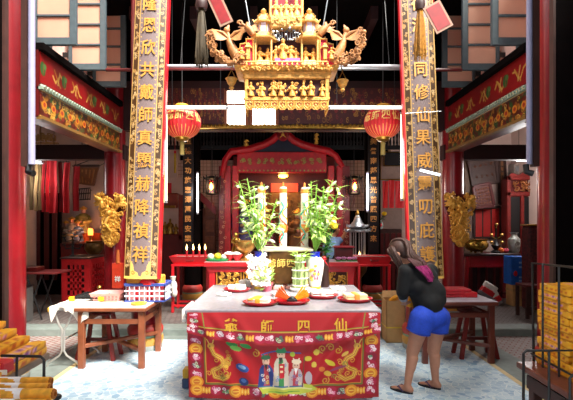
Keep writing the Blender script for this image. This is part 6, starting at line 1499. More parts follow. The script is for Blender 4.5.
# plastic crate
def crate():
    d = 5.2; x0, x1 = X(124.5, d), X(164.5, d); y0, y1 = 5.2, 5.5; o = thing('plastic_crate', 'blue and white openwork crate of red packets on the orange brown table', 'crate', ((x0+x1)/2, 5.35, ZL))
    H = .2; m = MB(); w_ = MB()
    for (a, b_, c, d_) in ((x0, y0, x1, y0), (x1, y0, x1, y1), (x1, y1, x0, y1), (x0, y1, x0, y0)):
        A, B = Vector((a, b_, 0)), Vector((c, d_, 0)); n = max(4, int((B-A).length/.055))
        for i in range(n+1): q = A.lerp(B, i/n); w_.bar(q+Vector((0, 0, ZL+.01)), q+Vector((0, 0, ZL+H)), .010, .010)
        for j, z in enumerate((.012, .07, .13)): (w_ if j else m).bar(A+Vector((0, 0, ZL+z)), B+Vector((0, 0, ZL+z)), .012, .016)
        m.bar(A+Vector((0, 0, ZL+H)), B+Vector((0, 0, ZL+H)), .022, .035, 0, (0, 0, 1), .004)
    m.box(x0, x1, y0, y1, ZL+.001, ZL+.008); part(m, 'rim', mat('crate_blue', '#3a4f9a', .4), o); part(w_, 'bars', mat('crate_pale', '#dfe3f2', .4), o)
    rd = random.Random(4)
    for i in range(3):
        for j in range(3):
            a = x0+.02+j*(x1-x0-.04)/3; m = MB(); m.box(a+.004, a+(x1-x0-.04)/3-.004, y0+.025, y1-.03, ZL+.01+i*.058, ZL+.062+i*.058, 0, None, .008)
            q = solo(m, 'red_packet', mat('packet_red', '#d9303a', .45, var=.25, scale=8), ('red packet in the bottom layer of the blue and white crate', 'red packet in the middle layer of the blue and white crate', 'red packet in the top layer of the blue and white crate')[i], 'packet', 'red packets in the crate')
            m = MB(); m.box(a+.02, a+.09, y0+.02, y0+.027, ZL+.022+i*.058, ZL+.05+i*.058); part(m, 'label_patch', mat('patch_pink', '#f2b6b0', .5), q)
crate()
d = 5.3; c = Vector((X(145, d), d, ZL+.20))
m = MB(); m.box(X(128, d), X(163, d), d-.06, d+.12, c.z-.012, c.z+.10, 0, None, .012); o = solo(m, 'yellow_joss_packet', mat('orange_yellow_wrap', '#e9a63a', .55, var=.2), 'orange yellow packet lying across the top of the crate', 'packet')
m = MB(); m.lathe((X(150, d), d-.08, c.z+.03), [(.10, -.03), (.1, 0), (.07, .03), (.01, .04)], 20, sx=1.0, sy=.35); part(m, 'red_print', SCAR, o); m = MB(); m.box(X(130, d), X(160, d), d-.063, d-.058, c.z+.06, c.z+.085); part(m, 'pale_print', mat('wrap_cream', '#f6e1b2', .5), o)
# pink basket
d = 5.35; x0, x1 = X(96, d), X(123, d); o = thing('pink_basket', 'shallow pink plastic basket between the wire tray and the crate', 'basket', ((x0+x1)/2, d, ZL))
m = MB(); vs = []
for z, e in ((0, -.02), (.09, .015), (.095, .025), (.09, .005), (.012, -.03)):
    for s1, s2 in ((-1, -1), (1, -1), (1, 1), (-1, 1)): vs.append(((x0+x1)/2+s1*((x1-x0)/2+e), d+s2*(.13+e), ZL+z))
fs = [(3, 2, 1, 0), (16, 17, 18, 19)]
for i in range(4):
    for k_ in range(4): q = i*4+k_; r = i*4+(k_+1) % 4; fs.append((q, r, r+4, q+4))
m.add(vs, fs, 0, False); part(m, 'shell', PINK, o)
m = MB()
for i in range(7):
    for j in range(2): a = x0+.03+i*.042; m.box(a, a+.02, d-.142, d-.13, ZL+.02+j*.03, ZL+.036+j*.03)
part(m, 'slots', mat('slot_rose', '#c8766e', .5), o)
c = Vector((X(139, 5.05), 5.05, ZL)); m = MB(); m.lathe(c, [(.07, 0), (.085, .012), (.09, .022), (.075, .02)], 20); o = solo(m, 'yellow_dish', mat('dish_yellow', '#eeb42c', .35), 'flat yellow dish in front of the crate near the table corner', 'dish')
m = MB(); m.lathe(c+Vector((0, 0, .018)), [(.06, 0), (.04, .012)], 16); part(m, 'contents', mat('dish_orange', '#e2912a', .6), o)
# wire tray with yellow clips
o = thing('wire_tray', 'black wire grid tray with yellow corner clips on the white cloth', 'tray', (X(88, 5.4), 5.35, ZL)); d = 5.3
m = MB(); xa, xb = X(75, d), X(104, d); ya, yb = 5.22, 5.62
for i in range(9): a = xa+(xb-xa)*i/8; m.tube([(a, ya, ZL+.035), (a, yb, ZL+.035)], .006, 5)
for i in range(8): b_ = ya+(yb-ya)*i/7; m.tube([(xa, b_, ZL+.037), (xb, b_, ZL+.037)], .006, 5)
m.tube([(xa, ya, ZL+.05), (xb, ya, ZL+.05), (xb, yb, ZL+.05), (xa, yb, ZL+.05)], .009, 6, closed=True)
for a, b_ in ((xa, ya), (xb, ya), (xb, yb), (xa, yb)): m.tube([(a, b_, ZL+.01), (a, b_, ZL+.05)], .007, 5)
part(m, 'grid', BLACK, o)
m = MB()
for a, b_ in ((xa, ya), (xb, ya)): m.box(a-.03, a+.03, b_-.02, b_+.02, ZL+.01, ZL+.06, 0, None, .005)
part(m, 'corner_clip', mat('clip_yellow', '#f0b81c', .4), o)
c = Vector((X(103, 5.66), 5.55, ZL)); m = MB(); m.lathe(c+Vector((0, .0, .0)), [(.025, 0), (.012, .03), (.012, .09), (.03, .12), (.02, .14)], 10); solo(m, 'small_candle_cup', BRASS, 'small brass candle cup behind the pink basket', 'candle cup')
# folding stand with bent tube legs, covered by the cloth
o = thing('folding_stand', 'folding table with bent pale tube legs left of the orange brown table', 'table', (X(66, 5.0), 5.1, 0))
zf = ZL-.012; xa, xb = X(50, 4.92), X(86, 4.92); TX = -2.285
m = MB(); m.box(xa, TX, 4.92, 5.5, zf-.03, zf, 0, None, .006); part(m, 'tabletop', SOFT, o)
for dy in (0, .5):
    y = 4.95+dy; m = MB()
    c0 = X(63, 4.95); 
    m.tube([(xa+.03, y, zf-.03), (c0-.045, y, .47), (c0-.012, y, .42), (c0-.012, y, .18), (c0-.04, y, .13), (X(48, 4.95), y, .045), (X(47, 4.95), y, 0)], .012, 8)
    m.tube([(TX-.03, y, zf-.03), (c0+.045, y, .47), (c0+.012, y, .42), (c0+.012, y, .18), (c0+.04, y, .13), (X(79, 4.95), y, .045), (X(80, 4.95), y, 0)], .012, 8)
    part(m, 'leg', TUBEG, o)
m = MB(); m.tube([(c0, 4.95, .3), (c0, 5.45, .3)], .01, 8); part(m, 'brace', TUBEG, o)
m = MB(); m.box(xa-.02, xa+.03, 4.90, 4.95, zf-.045, zf+.004, 0, None, .006); m.box(xa-.02, xa+.03, 5.42, 5.47, zf-.045, zf+.004, 0, None, .006); part(m, 'corner_cap', mat('clip_yellow', '#f0b81c', .4), o)
# white cloth draped over stand and table edge
vs = []; fs = []; nu, nv = 41, 25; xL, xR = X(50.5, 4.92), X(91, 4.95)
for j in range(nv):
    for i in range(nu):
        u, v = i/(nu-1), j/(nv-1); x = xL+(xR-xL)*u
        fl = .62; 
        if v < fl: y = 5.5-(5.5-4.905)*v/fl; z = ZL+.004+.004*math.sin(x*40+y*30)*.5
        else:
            t = (v-fl)/(1-fl); hang = .02+.13*max(0, 1-abs(u-.08)/.12)+.16*max(0, 1-abs(u-.80)/.30)**.9+.03*math.sin(u*11)**2
            y = 4.903-.015-.02*math.sin(u*16)*t; z = ZL+.002-hang*t
        vs.append((x, y, z))
for j in range(nv-1):
    for i in range(nu-1): q = j*nu+i; fs.append((q, q+nu, q+nu+1, q+1))
m = MB(); m.add(vs, fs); solo(m, 'white_table_cloth', CLOTHW, 'white cloth with hanging points over the folding table', 'cloth')
# red slanted stool under the table
def stool(x, y, label):
    o = thing('red_stool', label, 'stool', (x, y, 0), 'red splayed stools under the tables'); h = .52
    m = MB(); m.box(x-.17, x+.17, y-.12, y+.12, h, h+.035, 0, None, .01); part(m, 'seat', DRED, o)
    for sx_ in (-1, 1):
        for sy_ in (-1, 1): m = MB(); m.bar((x+sx_*.12, y+sy_*.08, h), (x+sx_*.21, y+sy_*.13, 0), .045, .04, 0, (0, 1, 0), .005); part(m, 'leg', mat('stool_red', '#7e1d18', .4), o)
    m = MB(); m.box(x-.16, x+.16, y-.02, y+.02, .2, .235); part(m, 'stretcher', DRED, o)
stool(X(108, 5.55), 5.3, 'dark red splayed stool under the orange brown table')
# ================================================================ RIGHT WORK TABLE
ZR = .71
work_table('brown_work_table', 'dark brown work table with pale top behind the bowed woman', 1.53, 2.40, 5.02, 5.66, ZR, mat('grey_blue_top', '#c3bfc8', .3), .062, mat('red_brown_wood', '#6e3426', .4, var=.2, scale=8))
d = 5.4; o = thing('red_wrapped_stack', 'flat stack of red wrapped packets on the dark brown table', 'packet', (X(457, d), d, ZR))
m = MB(); rd = random.Random(3)
for i in range(3): e = rd.uniform(-.01, .01); m.box(X(443, d)+e, X(472, d)+e-.02*i, d-.1, d+.16, ZR+.033*i, ZR+.03+.033*i, 0, None, .008)
part(m, 'packets', mat('wrap_red', '#d32a34', .5, var=.15), o); m = MB(); m.box(X(462, d), X(474, d), d-.11, d+.165, ZR, ZR+.06, 0, None, .01); part(m, 'loose_end', SCAR, o)
stool(X(470, 5.5), 5.36, 'dark red splayed stool under the dark brown table')
# cardboard box
o = thing('cardboard_box', 'kraft cardboard box with yellow strap on the floor beside the altar', 'box', (X(396, 6.0), 6.05, 0)); d = 5.93
xa, xb = X(386.5, d), X(405, d); zb = Z(301, d); m = MB()
for a, b_, c, d_ in ((xa, xb, d, d+.008), (xa, xb, d+.29, d+.298), (xa, xa+.008, d, d+.298), (xb-.008, xb, d, d+.298)): m.box(a, b_, c, d_, 0.008, zb)
m.box(xa, xb, d, d+.298, .008, .016); part(m, 'shell', KRAFT, o)
m = MB(); m.prism([(0, 0), (xb-xa, 0), (xb-xa-.02, .1), (.02, .1)], (xa, d+.29, zb), (1, 0, 0), (0, .5, .86), .006); m.prism([(0, 0), (.29, 0), (.27, .09), (.02, .09)], (xa, d, zb), (0, 1, 0), (-.7, 0, .7), .006); part(m, 'flap', mat('kraft_inside', '#d8b078', .7), o)
m = MB(); m.box(xa-.002, xb+.002, d-.003, d+.30, .2, .215); part(m, 'strap', mat('strap_yellow', '#e8c83a', .4), o)
m = MB(); m.tube([(X(392, d), d+.1, zb-.02), (X(396, d), d+.06, zb+.03), (X(404, d), d+.05, zb+.08)], [.03, .035, .02], 8); solo(m, 'yellow_paper_roll', YELP, 'yellow paper roll sticking out of the cardboard box', 'paper roll')
m = MB(); c = Vector((X(176, 6.6), 6.62, 0)); 
# plastic bag tied on candle stand leg
m = MB(); q = P(173, 286, 7.4); m.ell(q, (.07, .05, .1), 10, 8); m.ell(q+Vector((.03, -.03, -.1)), (.05, .04, .08), 9, 7); m.cone(q+Vector((0, 0, .08)), q+Vector((0, 0, .16)), .03, .05, 8); solo(m, 'white_plastic_bag', SOFT, 'white plastic bag tied to the left candle trough leg', 'bag')
# yellow blue caster beside the cloth
m = MB(); c = P(187.5, 373, 4.3); c = Vector((X(186, 4.35), 4.35, 0)); m.box(c.x-.03, c.x+.04, 4.3, 4.42, .006, .1, 0, None, .01); o = solo(m, 'blue_caster', mat('caster_blue', '#3a4f78', .5), 'blue grey caster with yellow top on the floor at the left cloth edge', 'block'); m = MB(); m.box(c.x-.025, c.x+.035, 4.305, 4.415, .1, .19, 0, None, .01); part(m, 'yellow_top', mat('caster_yellow', '#d8a820', .5), o)

# ================================================================ RIGHT RACK OF JOSS PAPER
o = thing('low_bench', 'dark red brown bench under the stacked yellow packets', 'bench', (2.1, 2.9, 0))
m = MB(); m.box(1.835, 2.36, 2.1, 3.56, .45, .50, 0, None, .008); part(m, 'seat', mat('bench_wood', '#6d3b2c', .35, var=.2, scale=7), o)
for a in (1.9, 2.28):
    for b_ in (2.15, 3.40): m = MB(); m.box(a-.035, a+.035, b_-.035, b_+.035, 0, .45, 0, None, .006); part(m, 'leg', DWOOD, o)
m = MB(); m.box(1.86, 1.9, 2.15, 3.45, .33, .43); part(m, 'apron', DWOOD, o)
m = MB(); m.box(1.98, 2.25, 2.6, 3.2, .0, .3, 0, None, .01); solo(m, 'red_carton', DRED, 'dark red carton on the floor under the bench', 'carton')
def joss_tex(seed, stripe):
    rd = random.Random(seed); cv = Canvas(60, 16, '#f6b428')
    for i in range(50): cv.ell(rd.uniform(0, 60), rd.uniform(0, 16), rd.uniform(1, 4), rd.uniform(.5, 1.4), rd.choice(['#f6c33a', '#d98a14', '#f2b02a', '#c97a12']))
    cv.rect(0, 15.2, 60, 16, '#b8741a')
    if stripe:
        for x in range(14, 48, 5): cv.rect(x, 5, x+4.4, 11.5, rd.choice(['#9a3a94', '#c0589a', '#7a44a8', '#d04a72'])); cv.ell(x+2, 8, 1, 1.4, '#e8a8c8')
    else:
        for x in range(6, 56, 9): cv.ell(x, 8, 2, 3, '#d0541c')
    return cv
JM = vmat('joss_wrapper', .55)
JP = [joss_tex(i, i == 0) for i in range(4)]
def joss_packet(L, W, H, cv, name='joss_packet'):
    """printed packet lying along y, patterned on every face; origin at base centre"""
    nu = 30; vs = []; cols = []
    ring = [(-W/2, 0), (-W/2, H*.25), (-W/2, H*.5), (-W/2, H*.75), (-W/2, H*.97), (-W*.42, H), (0, H*1.02), (W*.42, H), (W/2, H*.97), (W/2, H*.5), (W/2, 0)]
    for i in range(nu+1):
        u = i/nu; sh = 1-.14*max(0, 1-min(u, 1-u)/.06)
        for k_, (a, b_) in enumerate(ring):
            vs.append((a*sh, -L/2+L*u, H/2+(b_-H/2)*sh)); v = k_/4 if k_ <= 4 else (k_-4)/4 if k_ <= 8 else 1-(k_-8)/2*.99
            cols.append(cv.a[min(15, int((1-min(1, max(0, v)))*15.9)), min(59, int(u*59.9))])
    R = len(ring); fs = []
    for i in range(nu):
        for k_ in range(R): l = (k_+1) % R; fs.append((i*R+k_, i*R+l, (i+1)*R+l, (i+1)*R+k_))
    fs += [tuple(range(R))[::-1], tuple(nu*R+k_ for k_ in range(R))]
    me = bpy.data.meshes.new(name); me.from_pydata(vs, [], [f[::-1] for f in fs]); me.materials.append(JM)
    at = me.color_attributes.new('pattern', 'FLOAT_COLOR', 'POINT'); at.data.foreach_set('color', np.concatenate([np.array(cols), np.ones((len(cols), 1))], 1).ravel())
    me.update(); return me
JMESH = [joss_packet(.40, .12, .0505, cv) for cv in JP]
rd = random.Random(17)
ROWN = ['lowest', 'second', 'third', 'fourth', 'fifth', 'sixth', 'seventh', 'eighth', 'ninth', 'tenth', 'eleventh', 'topmost']
for r in range(12):
    for cc in range(2):
        for k_ in range(3):
            if r == 11 and (k_ == 2 or rd.random() < .2): continue
            me = JMESH[(r+k_+cc) % 4] if not (r in (3, 4, 9, 10) and k_ < 3) else JMESH[0]
            ob = bpy.data.objects.new('joss_packet', me); COL.objects.link(ob)
            ob.location = (2.045+cc*.125+rd.uniform(-.012, .012), 3.33-k_*.405+rd.uniform(-.03, .02), .50+r*.0525); ob.rotation_euler = (0, 0, rd.uniform(-.05, .05))
            tag(ob, 'yellow joss packet in the %s layer of the bench stack, %s' % (ROWN[r], ('courtyard face', 'rear column')[cc]), 'packet', 'yellow joss packets stacked on the bench')
o = thing('wire_stack_rack', 'tall black wire rack holding the yellow packet stack upright', 'rack', (1.96, 2.95, .5))
m = MB(); xx = 1.955; zt = 1.275
m.tube([(xx+.02, 3.56, .5), (xx+.01, 3.56, zt), (xx, 3.0, zt+.02), (xx, 2.35, zt+.02)], .010, 7)
for y in (3.40, 3.2, 3.0, 2.8, 2.6, 2.4): m.tube([(xx, y, .5), (xx, y, zt+.01)], .008, 6)
m.tube([(xx, 3.56, .56), (xx, 2.35, .56)], .008, 6); part(m, 'wires', BLACK, o)
o = thing('low_wire_stand', 'low black wire stand in front of the bench at the frame edge', 'stand', (1.75, 2.85, 0))
m = MB(); y = 2.86; xa, xb = X(523.5, y), X(590, y); zt = Z(350.5, y)
m.tube([(xa, y, 0), (xa, y, zt-.02), (xa+.02, y, zt), (xb, y, zt), (xb, y, 0)], .009, 7)
m.tube([(X(549, y), y, .0), (X(549, y), y, zt)], .008, 6); m.tube([(X(570, y), y, 0), (X(570, y), y, Z(378, y)), (X(574, y), y, Z(374, y)), (X(590, y), y, Z(374, y))], .009, 6); m.tube([(xa, y, .2), (xb, y, .2)], .008, 6); part(m, 'wires', BLACK, o)

# ================================================================ LEFT SHELF OF JOSS PAPER
o = thing('packet_shelf', 'grey brown shelf holding yellow packets at the left frame edge', 'shelf', (-2.1, 3.0, 0))
m = MB(); m.box(-2.5, -1.80, 2.3, 3.46, .545, .60, 0, None, .008); part(m, 'board', mat('grey_brown_wood', '#7a6656', .5, var=.2, scale=8), o)
for a in (-1.93, -2.4):
    for b_ in (2.4, 3.2): m = MB(); m.box(a-.04, a+.04, b_-.04, b_+.04, 0, .545, 0, None, .006); part(m, 'leg', DWOOD, o)
JL = [joss_packet(.78, .10, .048, joss_tex(20+i, i != 0)) for i in range(3)]
rd = random.Random(23); LAY = ['bottom', 'second', 'third', 'fourth', 'fifth']
for ci, (x, n, nm) in enumerate(((-1.86, 2, 'courtyard edge'), (-1.965, 3, 'second row from the edge'), (-2.07, 4, 'third row from the edge'), (-2.175, 5, 'fourth row from the edge'), (-2.28, 5, 'fifth row from the edge'))):
    for r in range(n):
        ob = bpy.data.objects.new('joss_packet', JL[(r+ci) % 3]); COL.objects.link(ob); ob.location = (x+rd.uniform(-.01, .012)+.012*r*(ci < 2), 3.04+rd.uniform(-.04, .03), .60+r*.0495); ob.rotation_euler = (0, 0, rd.uniform(-.03, .05))
        tag(ob, 'yellow packet, %s layer on the left shelf, %s' % (LAY[r], nm), 'packet', 'yellow joss packets on the left shelf')
o = thing('black_wire_basket', 'black wire frame before the left shelf holding cylinder bundles', 'basket', (-1.8, 2.75, .2))
m = MB(); y = 2.84; xb = X(44, y); zt = Z(356.5, y); zl = .36
m.tube([(-1.785, y, zt+.005), (xb-.02, y, zt), (xb, y, zt-.02), (xb, y, zl)], .009, 7); m.tube([(X(17, y), y, zt), (X(16, y), y, zl)], .008, 6)
m.tube([(xb, y, zl), (xb, 2.3, zl), (-2.4, 2.3, zl), (-2.4, y, zl)], .008, 6, closed=True); m.tube([(X(2, 2.6), 2.6, zl), (X(2, 2.6), 2.6, .56)], .009, 6)
for yy in (2.45, 2.6, 2.75): m.tube([(-2.4, yy, zl), (xb, yy, zl)], .007, 5)
for a in (xb, -2.4):
    for b_ in (2.3, y): m.tube([(a, b_, 0), (a, b_, zl)], .009, 6)
part(m, 'wires', BLACK, o)
BL = ['paper joss roll highest beside the wire frame, with white wrapper', 'paper joss roll with orange end second from the top', 'paper joss roll resting lowest near the frame corner', 'paper joss roll with pale tip in the lowest row', 'short paper joss roll furthest under the left shelf']
for i, (px, py, d, L, r) in enumerate(((50, 381.5, 2.72, .9, .026), (49, 388, 2.66, .9, .028), (47, 398, 2.60, .9, .034), (53, 394, 2.52, .9, .03), (46, 405, 2.45, .9, .03))):
    e = P(px, py, d); e.z = max(e.z, zl+r+.012); a = e-Vector((L, .03, 0)); o = thing('joss_roll', BL[i], 'paper roll', (a+e)/2, 'paper joss rolls in the wire basket')
    m = MB(); m.tube([a, e-Vector((.16, 0, 0)), e], [r, r, r*1.05], 14); part(m, 'roll', mat('roll_yellow', '#e2a02c', .6, var=.25, scale=25), o)
    m = MB(); m.tube([e-Vector((.36, .0, 0)), e-Vector((.17, 0, 0))], r*1.06, 14); part(m, 'wrapper', mat(('wrap_white', 'wrap_white', 'wrap_orange', 'wrap_white', 'wrap_white')[i], ('#e8e4e4', '#e8e4e4', '#d8702a', '#e8e4e4', '#e8e4e4')[i], .6), o)
    m = MB()
    for k_ in range(10): t = 2*PI*k_/10; m.tube([e+Vector((-.02, r*.6*math.cos(t), r*.6*math.sin(t))), e+Vector((.012, r*.65*math.cos(t), r*.65*math.sin(t)))], r*.26, 6)
    part(m, 'stick_ends', mat('stick_brown', '#b06a24', .7), o)
m = MB(); c = P(57, 397, 2.75); m.ell(c, (.028, .028, .02), 12, 8); m.tube([c-Vector((0, 0, c.z)), c], .012, 8); m.lathe((c.x, c.y, 0), [(.06, 0), (.05, .015), (.02, .02)], 12); solo(m, 'black_knob_post', BLACK, 'black round knob on a thin post beside the joss rolls', 'post')
m = MB(); m.box(-2.5, X(12, 2.95), 2.86, 2.98, .62, .70, 0, None, .01); o = solo(m, 'printed_box', mat('red_white_box', '#c8202c', .5), 'red printed box behind the black wire frame at the frame edge', 'box'); m = MB(); m.box(-2.4, X(11, 2.9), 2.855, 2.86, .63, .66); part(m, 'white_print', SOFT, o)
# ================================================================ PEOPLE
SKIN = mat('warm_skin', '#b98268', .5, var=.06, scale=30)
def hand(mb, wrist, dirv, palm, scale=1.0, curl=.5, side=1):
    """palm with four bent fingers of unequal length and a thumb from the side of the palm"""
    w_ = Vector(wrist); dv = Vector(dirv).normalized(); pn = Vector(palm).normalized(); pn = (pn-dv*pn.dot(dv)).normalized(); lat = dv.cross(pn).normalized()*side; s = scale
    for k_ in range(4): o_ = (k_-1.5)*.019*s; mb.caps(w_+lat*o_*.7+dv*.01*s, w_+lat*o_+dv*.075*s, .016*s, .012*s, 10)
    for k_, L in enumerate((.062, .072, .068, .052)):
        o_ = (k_-1.5)*.02*s; p0 = w_+lat*o_+dv*.078*s; a = curl; d1 = (dv*math.cos(a)+pn*math.sin(a)); p1 = p0+d1*L*.45*s; d2 = (dv*math.cos(a*2)+pn*math.sin(a*2)); p2 = p1+d2*L*.33*s; d3 = (dv*math.cos(a*2.8)+pn*math.sin(a*2.8)); p3 = p2+d3*L*.25*s
        mb.caps(p0, p1, .0095*s, .0088*s, 8); mb.caps(p1, p2, .0088*s, .008*s, 8); mb.caps(p2, p3, .008*s, .0068*s, 8)
    t0 = w_-lat*.026*s+dv*.022*s; t1 = t0-lat*.03*s+dv*.03*s+pn*.012*s; t2 = t1+dv*.03*s+pn*.016*s; mb.caps(t0, t1, .013*s, .0105*s, 8); mb.caps(t1, t2, .0105*s, .0085*s, 8)
def head_shape(mb, c, fwd, up, s=1.0):
    """skull, jaw, nose, ears; c is the centre of the head"""
    c = Vector(c); f = Vector(fwd).normalized(); u = Vector(up); u = (u-f*u.dot(f)).normalized(); r = f.cross(u).normalized(); M = Matrix((r, f, u)).transposed()
    mb.ell(c+u*.025*s-f*.008*s, (.073*s, .092*s, .085*s), 20, 14, 0, M); mb.ell(c-u*.035*s+f*.022*s, (.058*s, .066*s, .07*s), 18, 12, 0, M); mb.ell(c-u*.085*s+f*.052*s, (.028*s, .026*s, .022*s), 12, 8, 0, M)
    mb.caps(c+f*.085*s+u*.012*s, c+f*.102*s-u*.025*s, .009*s, .014*s, 10)
    for e in (-1, 1): mb.ell(c+r*e*.074*s-u*.012*s-f*.005*s, (.012*s, .022*s, .034*s), 12, 8, 0, M); mb.ell(c+r*e*.03*s+f*.07*s-u*.022*s, (.024*s, .02*s, .02*s), 10, 7, 0, M)
    mb.caps(c+r*-.018*s+f*.085*s-u*.055*s, c+r*.018*s+f*.085*s-u*.055*s, .008*s, .008*s, 8)
    return f, u, r
def face_parts(o, c, f, u, r, s=1.0, brow='#2a1a14'):
    m = MB()
    for e in (-1, 1): m.ell(c+r*e*.031*s+f*.083*s+u*.006*s, (.013*s, .008*s, .008*s), 10, 7, 0, Matrix((r, f, u)).transposed())
    part(m, 'eyes', mat('eye_white', '#e8e2da', .2), o)
    m = MB()
    for e in (-1, 1): m.ell(c+r*e*.031*s+f*.090*s+u*.006*s, (.0065*s, .003*s, .0065*s), 10, 6, 0, Matrix((r, f, u)).transposed()); m.caps(c+r*e*.016*s+f*.091*s+u*.026*s, c+r*e*.048*s+f*.078*s+u*.027*s, .0035*s, .0025*s, 6)
    part(m, 'irises_and_brows', mat('iris_brown', brow, .3), o)
    m = MB(); m.caps(c+r*-.02*s+f*.090*s-u*.052*s, c+r*.02*s+f*.090*s-u*.052*s, .005*s, .005*s, 8); m.caps(c+r*-.015*s+f*.090*s-u*.06*s, c+r*.015*s+f*.090*s-u*.06*s, .006*s, .006*s, 8); part(m, 'lips', mat('lip_rose', '#a8564e', .4), o)

# ---- the bowed woman; she faces away to the left, so her back and left side show
D = 4.26
def W(px, py, dd=0.0): return P(px, py, D+dd)
wo = thing('person', 'person with long brown hair, black top and blue shorts bowing beside the altar', 'person', (X(422, D), D, 0))
FW = Vector((-.72, .69, 0)).normalized()        # the way she faces
pel = W(430, 316, .03); hipL, hipR = W(421, 322, -.05), W(437.5, 321, .07)
kneL, kneR = W(412.5, 352, -.03), W(433.5, 351, .09); ankL = Vector((X(407.5, 4.20), 4.20, .075)); ankR = Vector((X(435.5, 4.31), 4.31, .075))
wai = W(425, 298, .05); che = W(417, 279, .10); nek = W(409, 264, .12)
shL, shR = W(405.5, 271, -.02), W(431, 271, .21)
elL, wrL = W(402, 292, .0), W(404.5, 302.5, .12); elR, wrR = W(433, 291, .30), W(414, 301, .27)
hd = W(399.5, 252.5, .17)
m = MB()
m.caps(hipL, kneL, .094, .058); m.caps(hipR, kneR, .094, .058)
for k_, a in ((kneL, ankL), (kneR, ankR)):
    m.caps(k_, a, .054, .033); m.caps(k_.lerp(a, .18)-FW*.014, k_.lerp(a, .48)-FW*.010, .05, .042); m.ell(k_+FW*.018, (.046, .046, .05), 12, 8)
for a in (ankL, ankR):
    h = Vector((a.x, a.y, .042))-FW*.03; t = Vector((a.x, a.y, .036))+FW*.14; m.caps(h, h.lerp(t, .55), .03, .03); m.caps(a, h, .032, .03); m.caps(a+Vector((0, 0, -.02)), h.lerp(t, .6), .03, .024); lat = FW.cross(Vector((0, 0, 1))); sd = 1
    for j in range(5): q = t+lat*(j-2)*.016-FW*.012*abs(j-1); m.caps(q-FW*.04, q+FW*.012-Vector((0, 0, .006)), .013, .0095 if j else .012, 8)
m.caps(pel, wai, .125, .105); m.ell(pel, (.15, .13, .12), 18, 12); m.caps(wai, che, .108, .125); m.caps(che, nek, .12, .06)
m.caps(shL, shR, .058, .058); m.caps(shL.lerp(che, .5), shR.lerp(che, .5), .09, .09); m.caps(nek, nek.lerp(hd, .6), .05, .048)
m.caps(shL, elL, .052, .041); m.caps(elL, wrL, .040, .026); m.caps(shR, elR, .052, .041); m.caps(elR, wrR, .040, .026)
hf, hu, hr = head_shape(m, hd, Vector((-.70, .45, -.55)), Vector((-.45, .30, .85)), 1.0)
bag = W(412, 301, .22)
hand(m, wrL, bag+Vector((0, 0, -.02))-wrL+Vector((.0, .02, -.02)), Vector((.3, .6, .1)), 1.0, .45, 1); hand(m, wrR, bag-wrR, Vector((-.3, -.3, .2)), 1.0, .45, -1)
body = remesh(m, .0085, 3); part(body, 'body', SKIN, wo, 'bare legs, arms and face', sharp=180); face_parts(wo, hd, hf, hu, hr)
# blue shorts
m = MB(); m.ell(pel+Vector((.004, 0, -.005)), (.168, .148, .115), 20, 14); m.caps(pel, pel.lerp(wai, .55), .142, .128)
for h, k_ in ((hipL, kneL), (hipR, kneR)): dv = (k_-h).normalized(); m.caps(h-dv*.03, h+dv*.03, .12, .114); m.tube([h-dv*.02, h+dv*.085, h+dv*.10], [.116, .112, .106], 24)
m.ell(pel-FW*.035+Vector((-.05, -.04, -.03)), (.09, .09, .09), 14, 10); m.ell(pel-FW*.035+Vector((.055, .05, -.03)), (.09, .09, .09), 14, 10)
sh_ = remesh(m, .011, 9); part(sh_, 'shorts', mat('royal_blue_denim', '#1c45c0', .75, var=.12, scale=60, bump=.3), wo, sharp=180)
m = MB()
for h, k_ in ((hipL, kneL), (hipR, kneR)):
    dv = (k_-h).normalized(); u_, v_, _ = basis(dv); q = h+dv*.092; m.tube([q+(u_*math.cos(a*PI/12)+v_*math.sin(a*PI/12))*.109 for a in range(24)], .006, 6, closed=True)
part(m, 'shorts_hem', mat('denim_hem', '#16379c', .8), wo)
# black three quarter sleeve top
m = MB(); m.caps(pel.lerp(wai, .35), wai, .140, .126); m.caps(wai, che, .130, .146); m.caps(che, nek.lerp(che, .35), .140, .09); m.caps(shL, shR, .072, .074); m.caps(shL.lerp(che, .5), shR.lerp(che, .5), .112, .112)
m.caps(shL.lerp(wai, .55), shR.lerp(wai, .5), .098, .108); m.caps(che, W(434, 292, .1), .12, .115); m.ell(W(428, 279, .14), (.10, .10, .11), 14, 10); m.caps(W(436.5, 299, .1), W(430, 303, 0), .096, .112)
m.caps(shL, elL, .070, .058); m.caps(elL, elL.lerp(wrL, .45), .056, .046); m.caps(shR, elR, .070, .058); m.caps(elR, elR.lerp(wrR, .45), .056, .046)
tp_ = remesh(m, .011, 14); part(tp_, 'top', mat('black_knit', '#040509', .85, var=.15, scale=60), wo, sharp=180)
# grey cuff / sleeve end
m = MB(); m.tube([elL.lerp(wrL, .40), elL.lerp(wrL, .62)], [.047, .043], 14); part(m, 'cuff', mat('grey_cuff', '#8d9096', .7), wo)
# hair: brown at the crown, magenta at the ends
def strands(paths, r0, r1, seed, n=46, spread=.05):
    rd = random.Random(seed); m = MB()
    for i in range(n):
        t = rd.random(); a = [Vector(paths[0][k_]).lerp(Vector(paths[1][k_]), t)+Vector((rd.gauss(0, 1), rd.gauss(0, 1), rd.gauss(0, 1)))*spread*.16*(.3+k_*.35) for k_ in range(len(paths[0]))]
        P_ = []; N = 14
        for k_ in range(N+1):
            s = k_/N*(len(a)-1); j = min(len(a)-2, int(s)); f = s-j; p0 = a[max(0, j-1)]; p1 = a[j]; p2 = a[j+1]; p3 = a[min(len(a)-1, j+2)]
            P_.append(.5*((2*p1)+(p2-p0)*f+(2*p0-5*p1+4*p2-p3)*f*f+(3*p1-p0-3*p2+p3)*f**3))
        m.tube(P_, [r0*(1-.4*k_/N) if r1 is None else r0+(r1-r0)*k_/N for k_ in range(N+1)], 6)
    return m
for_spec = None
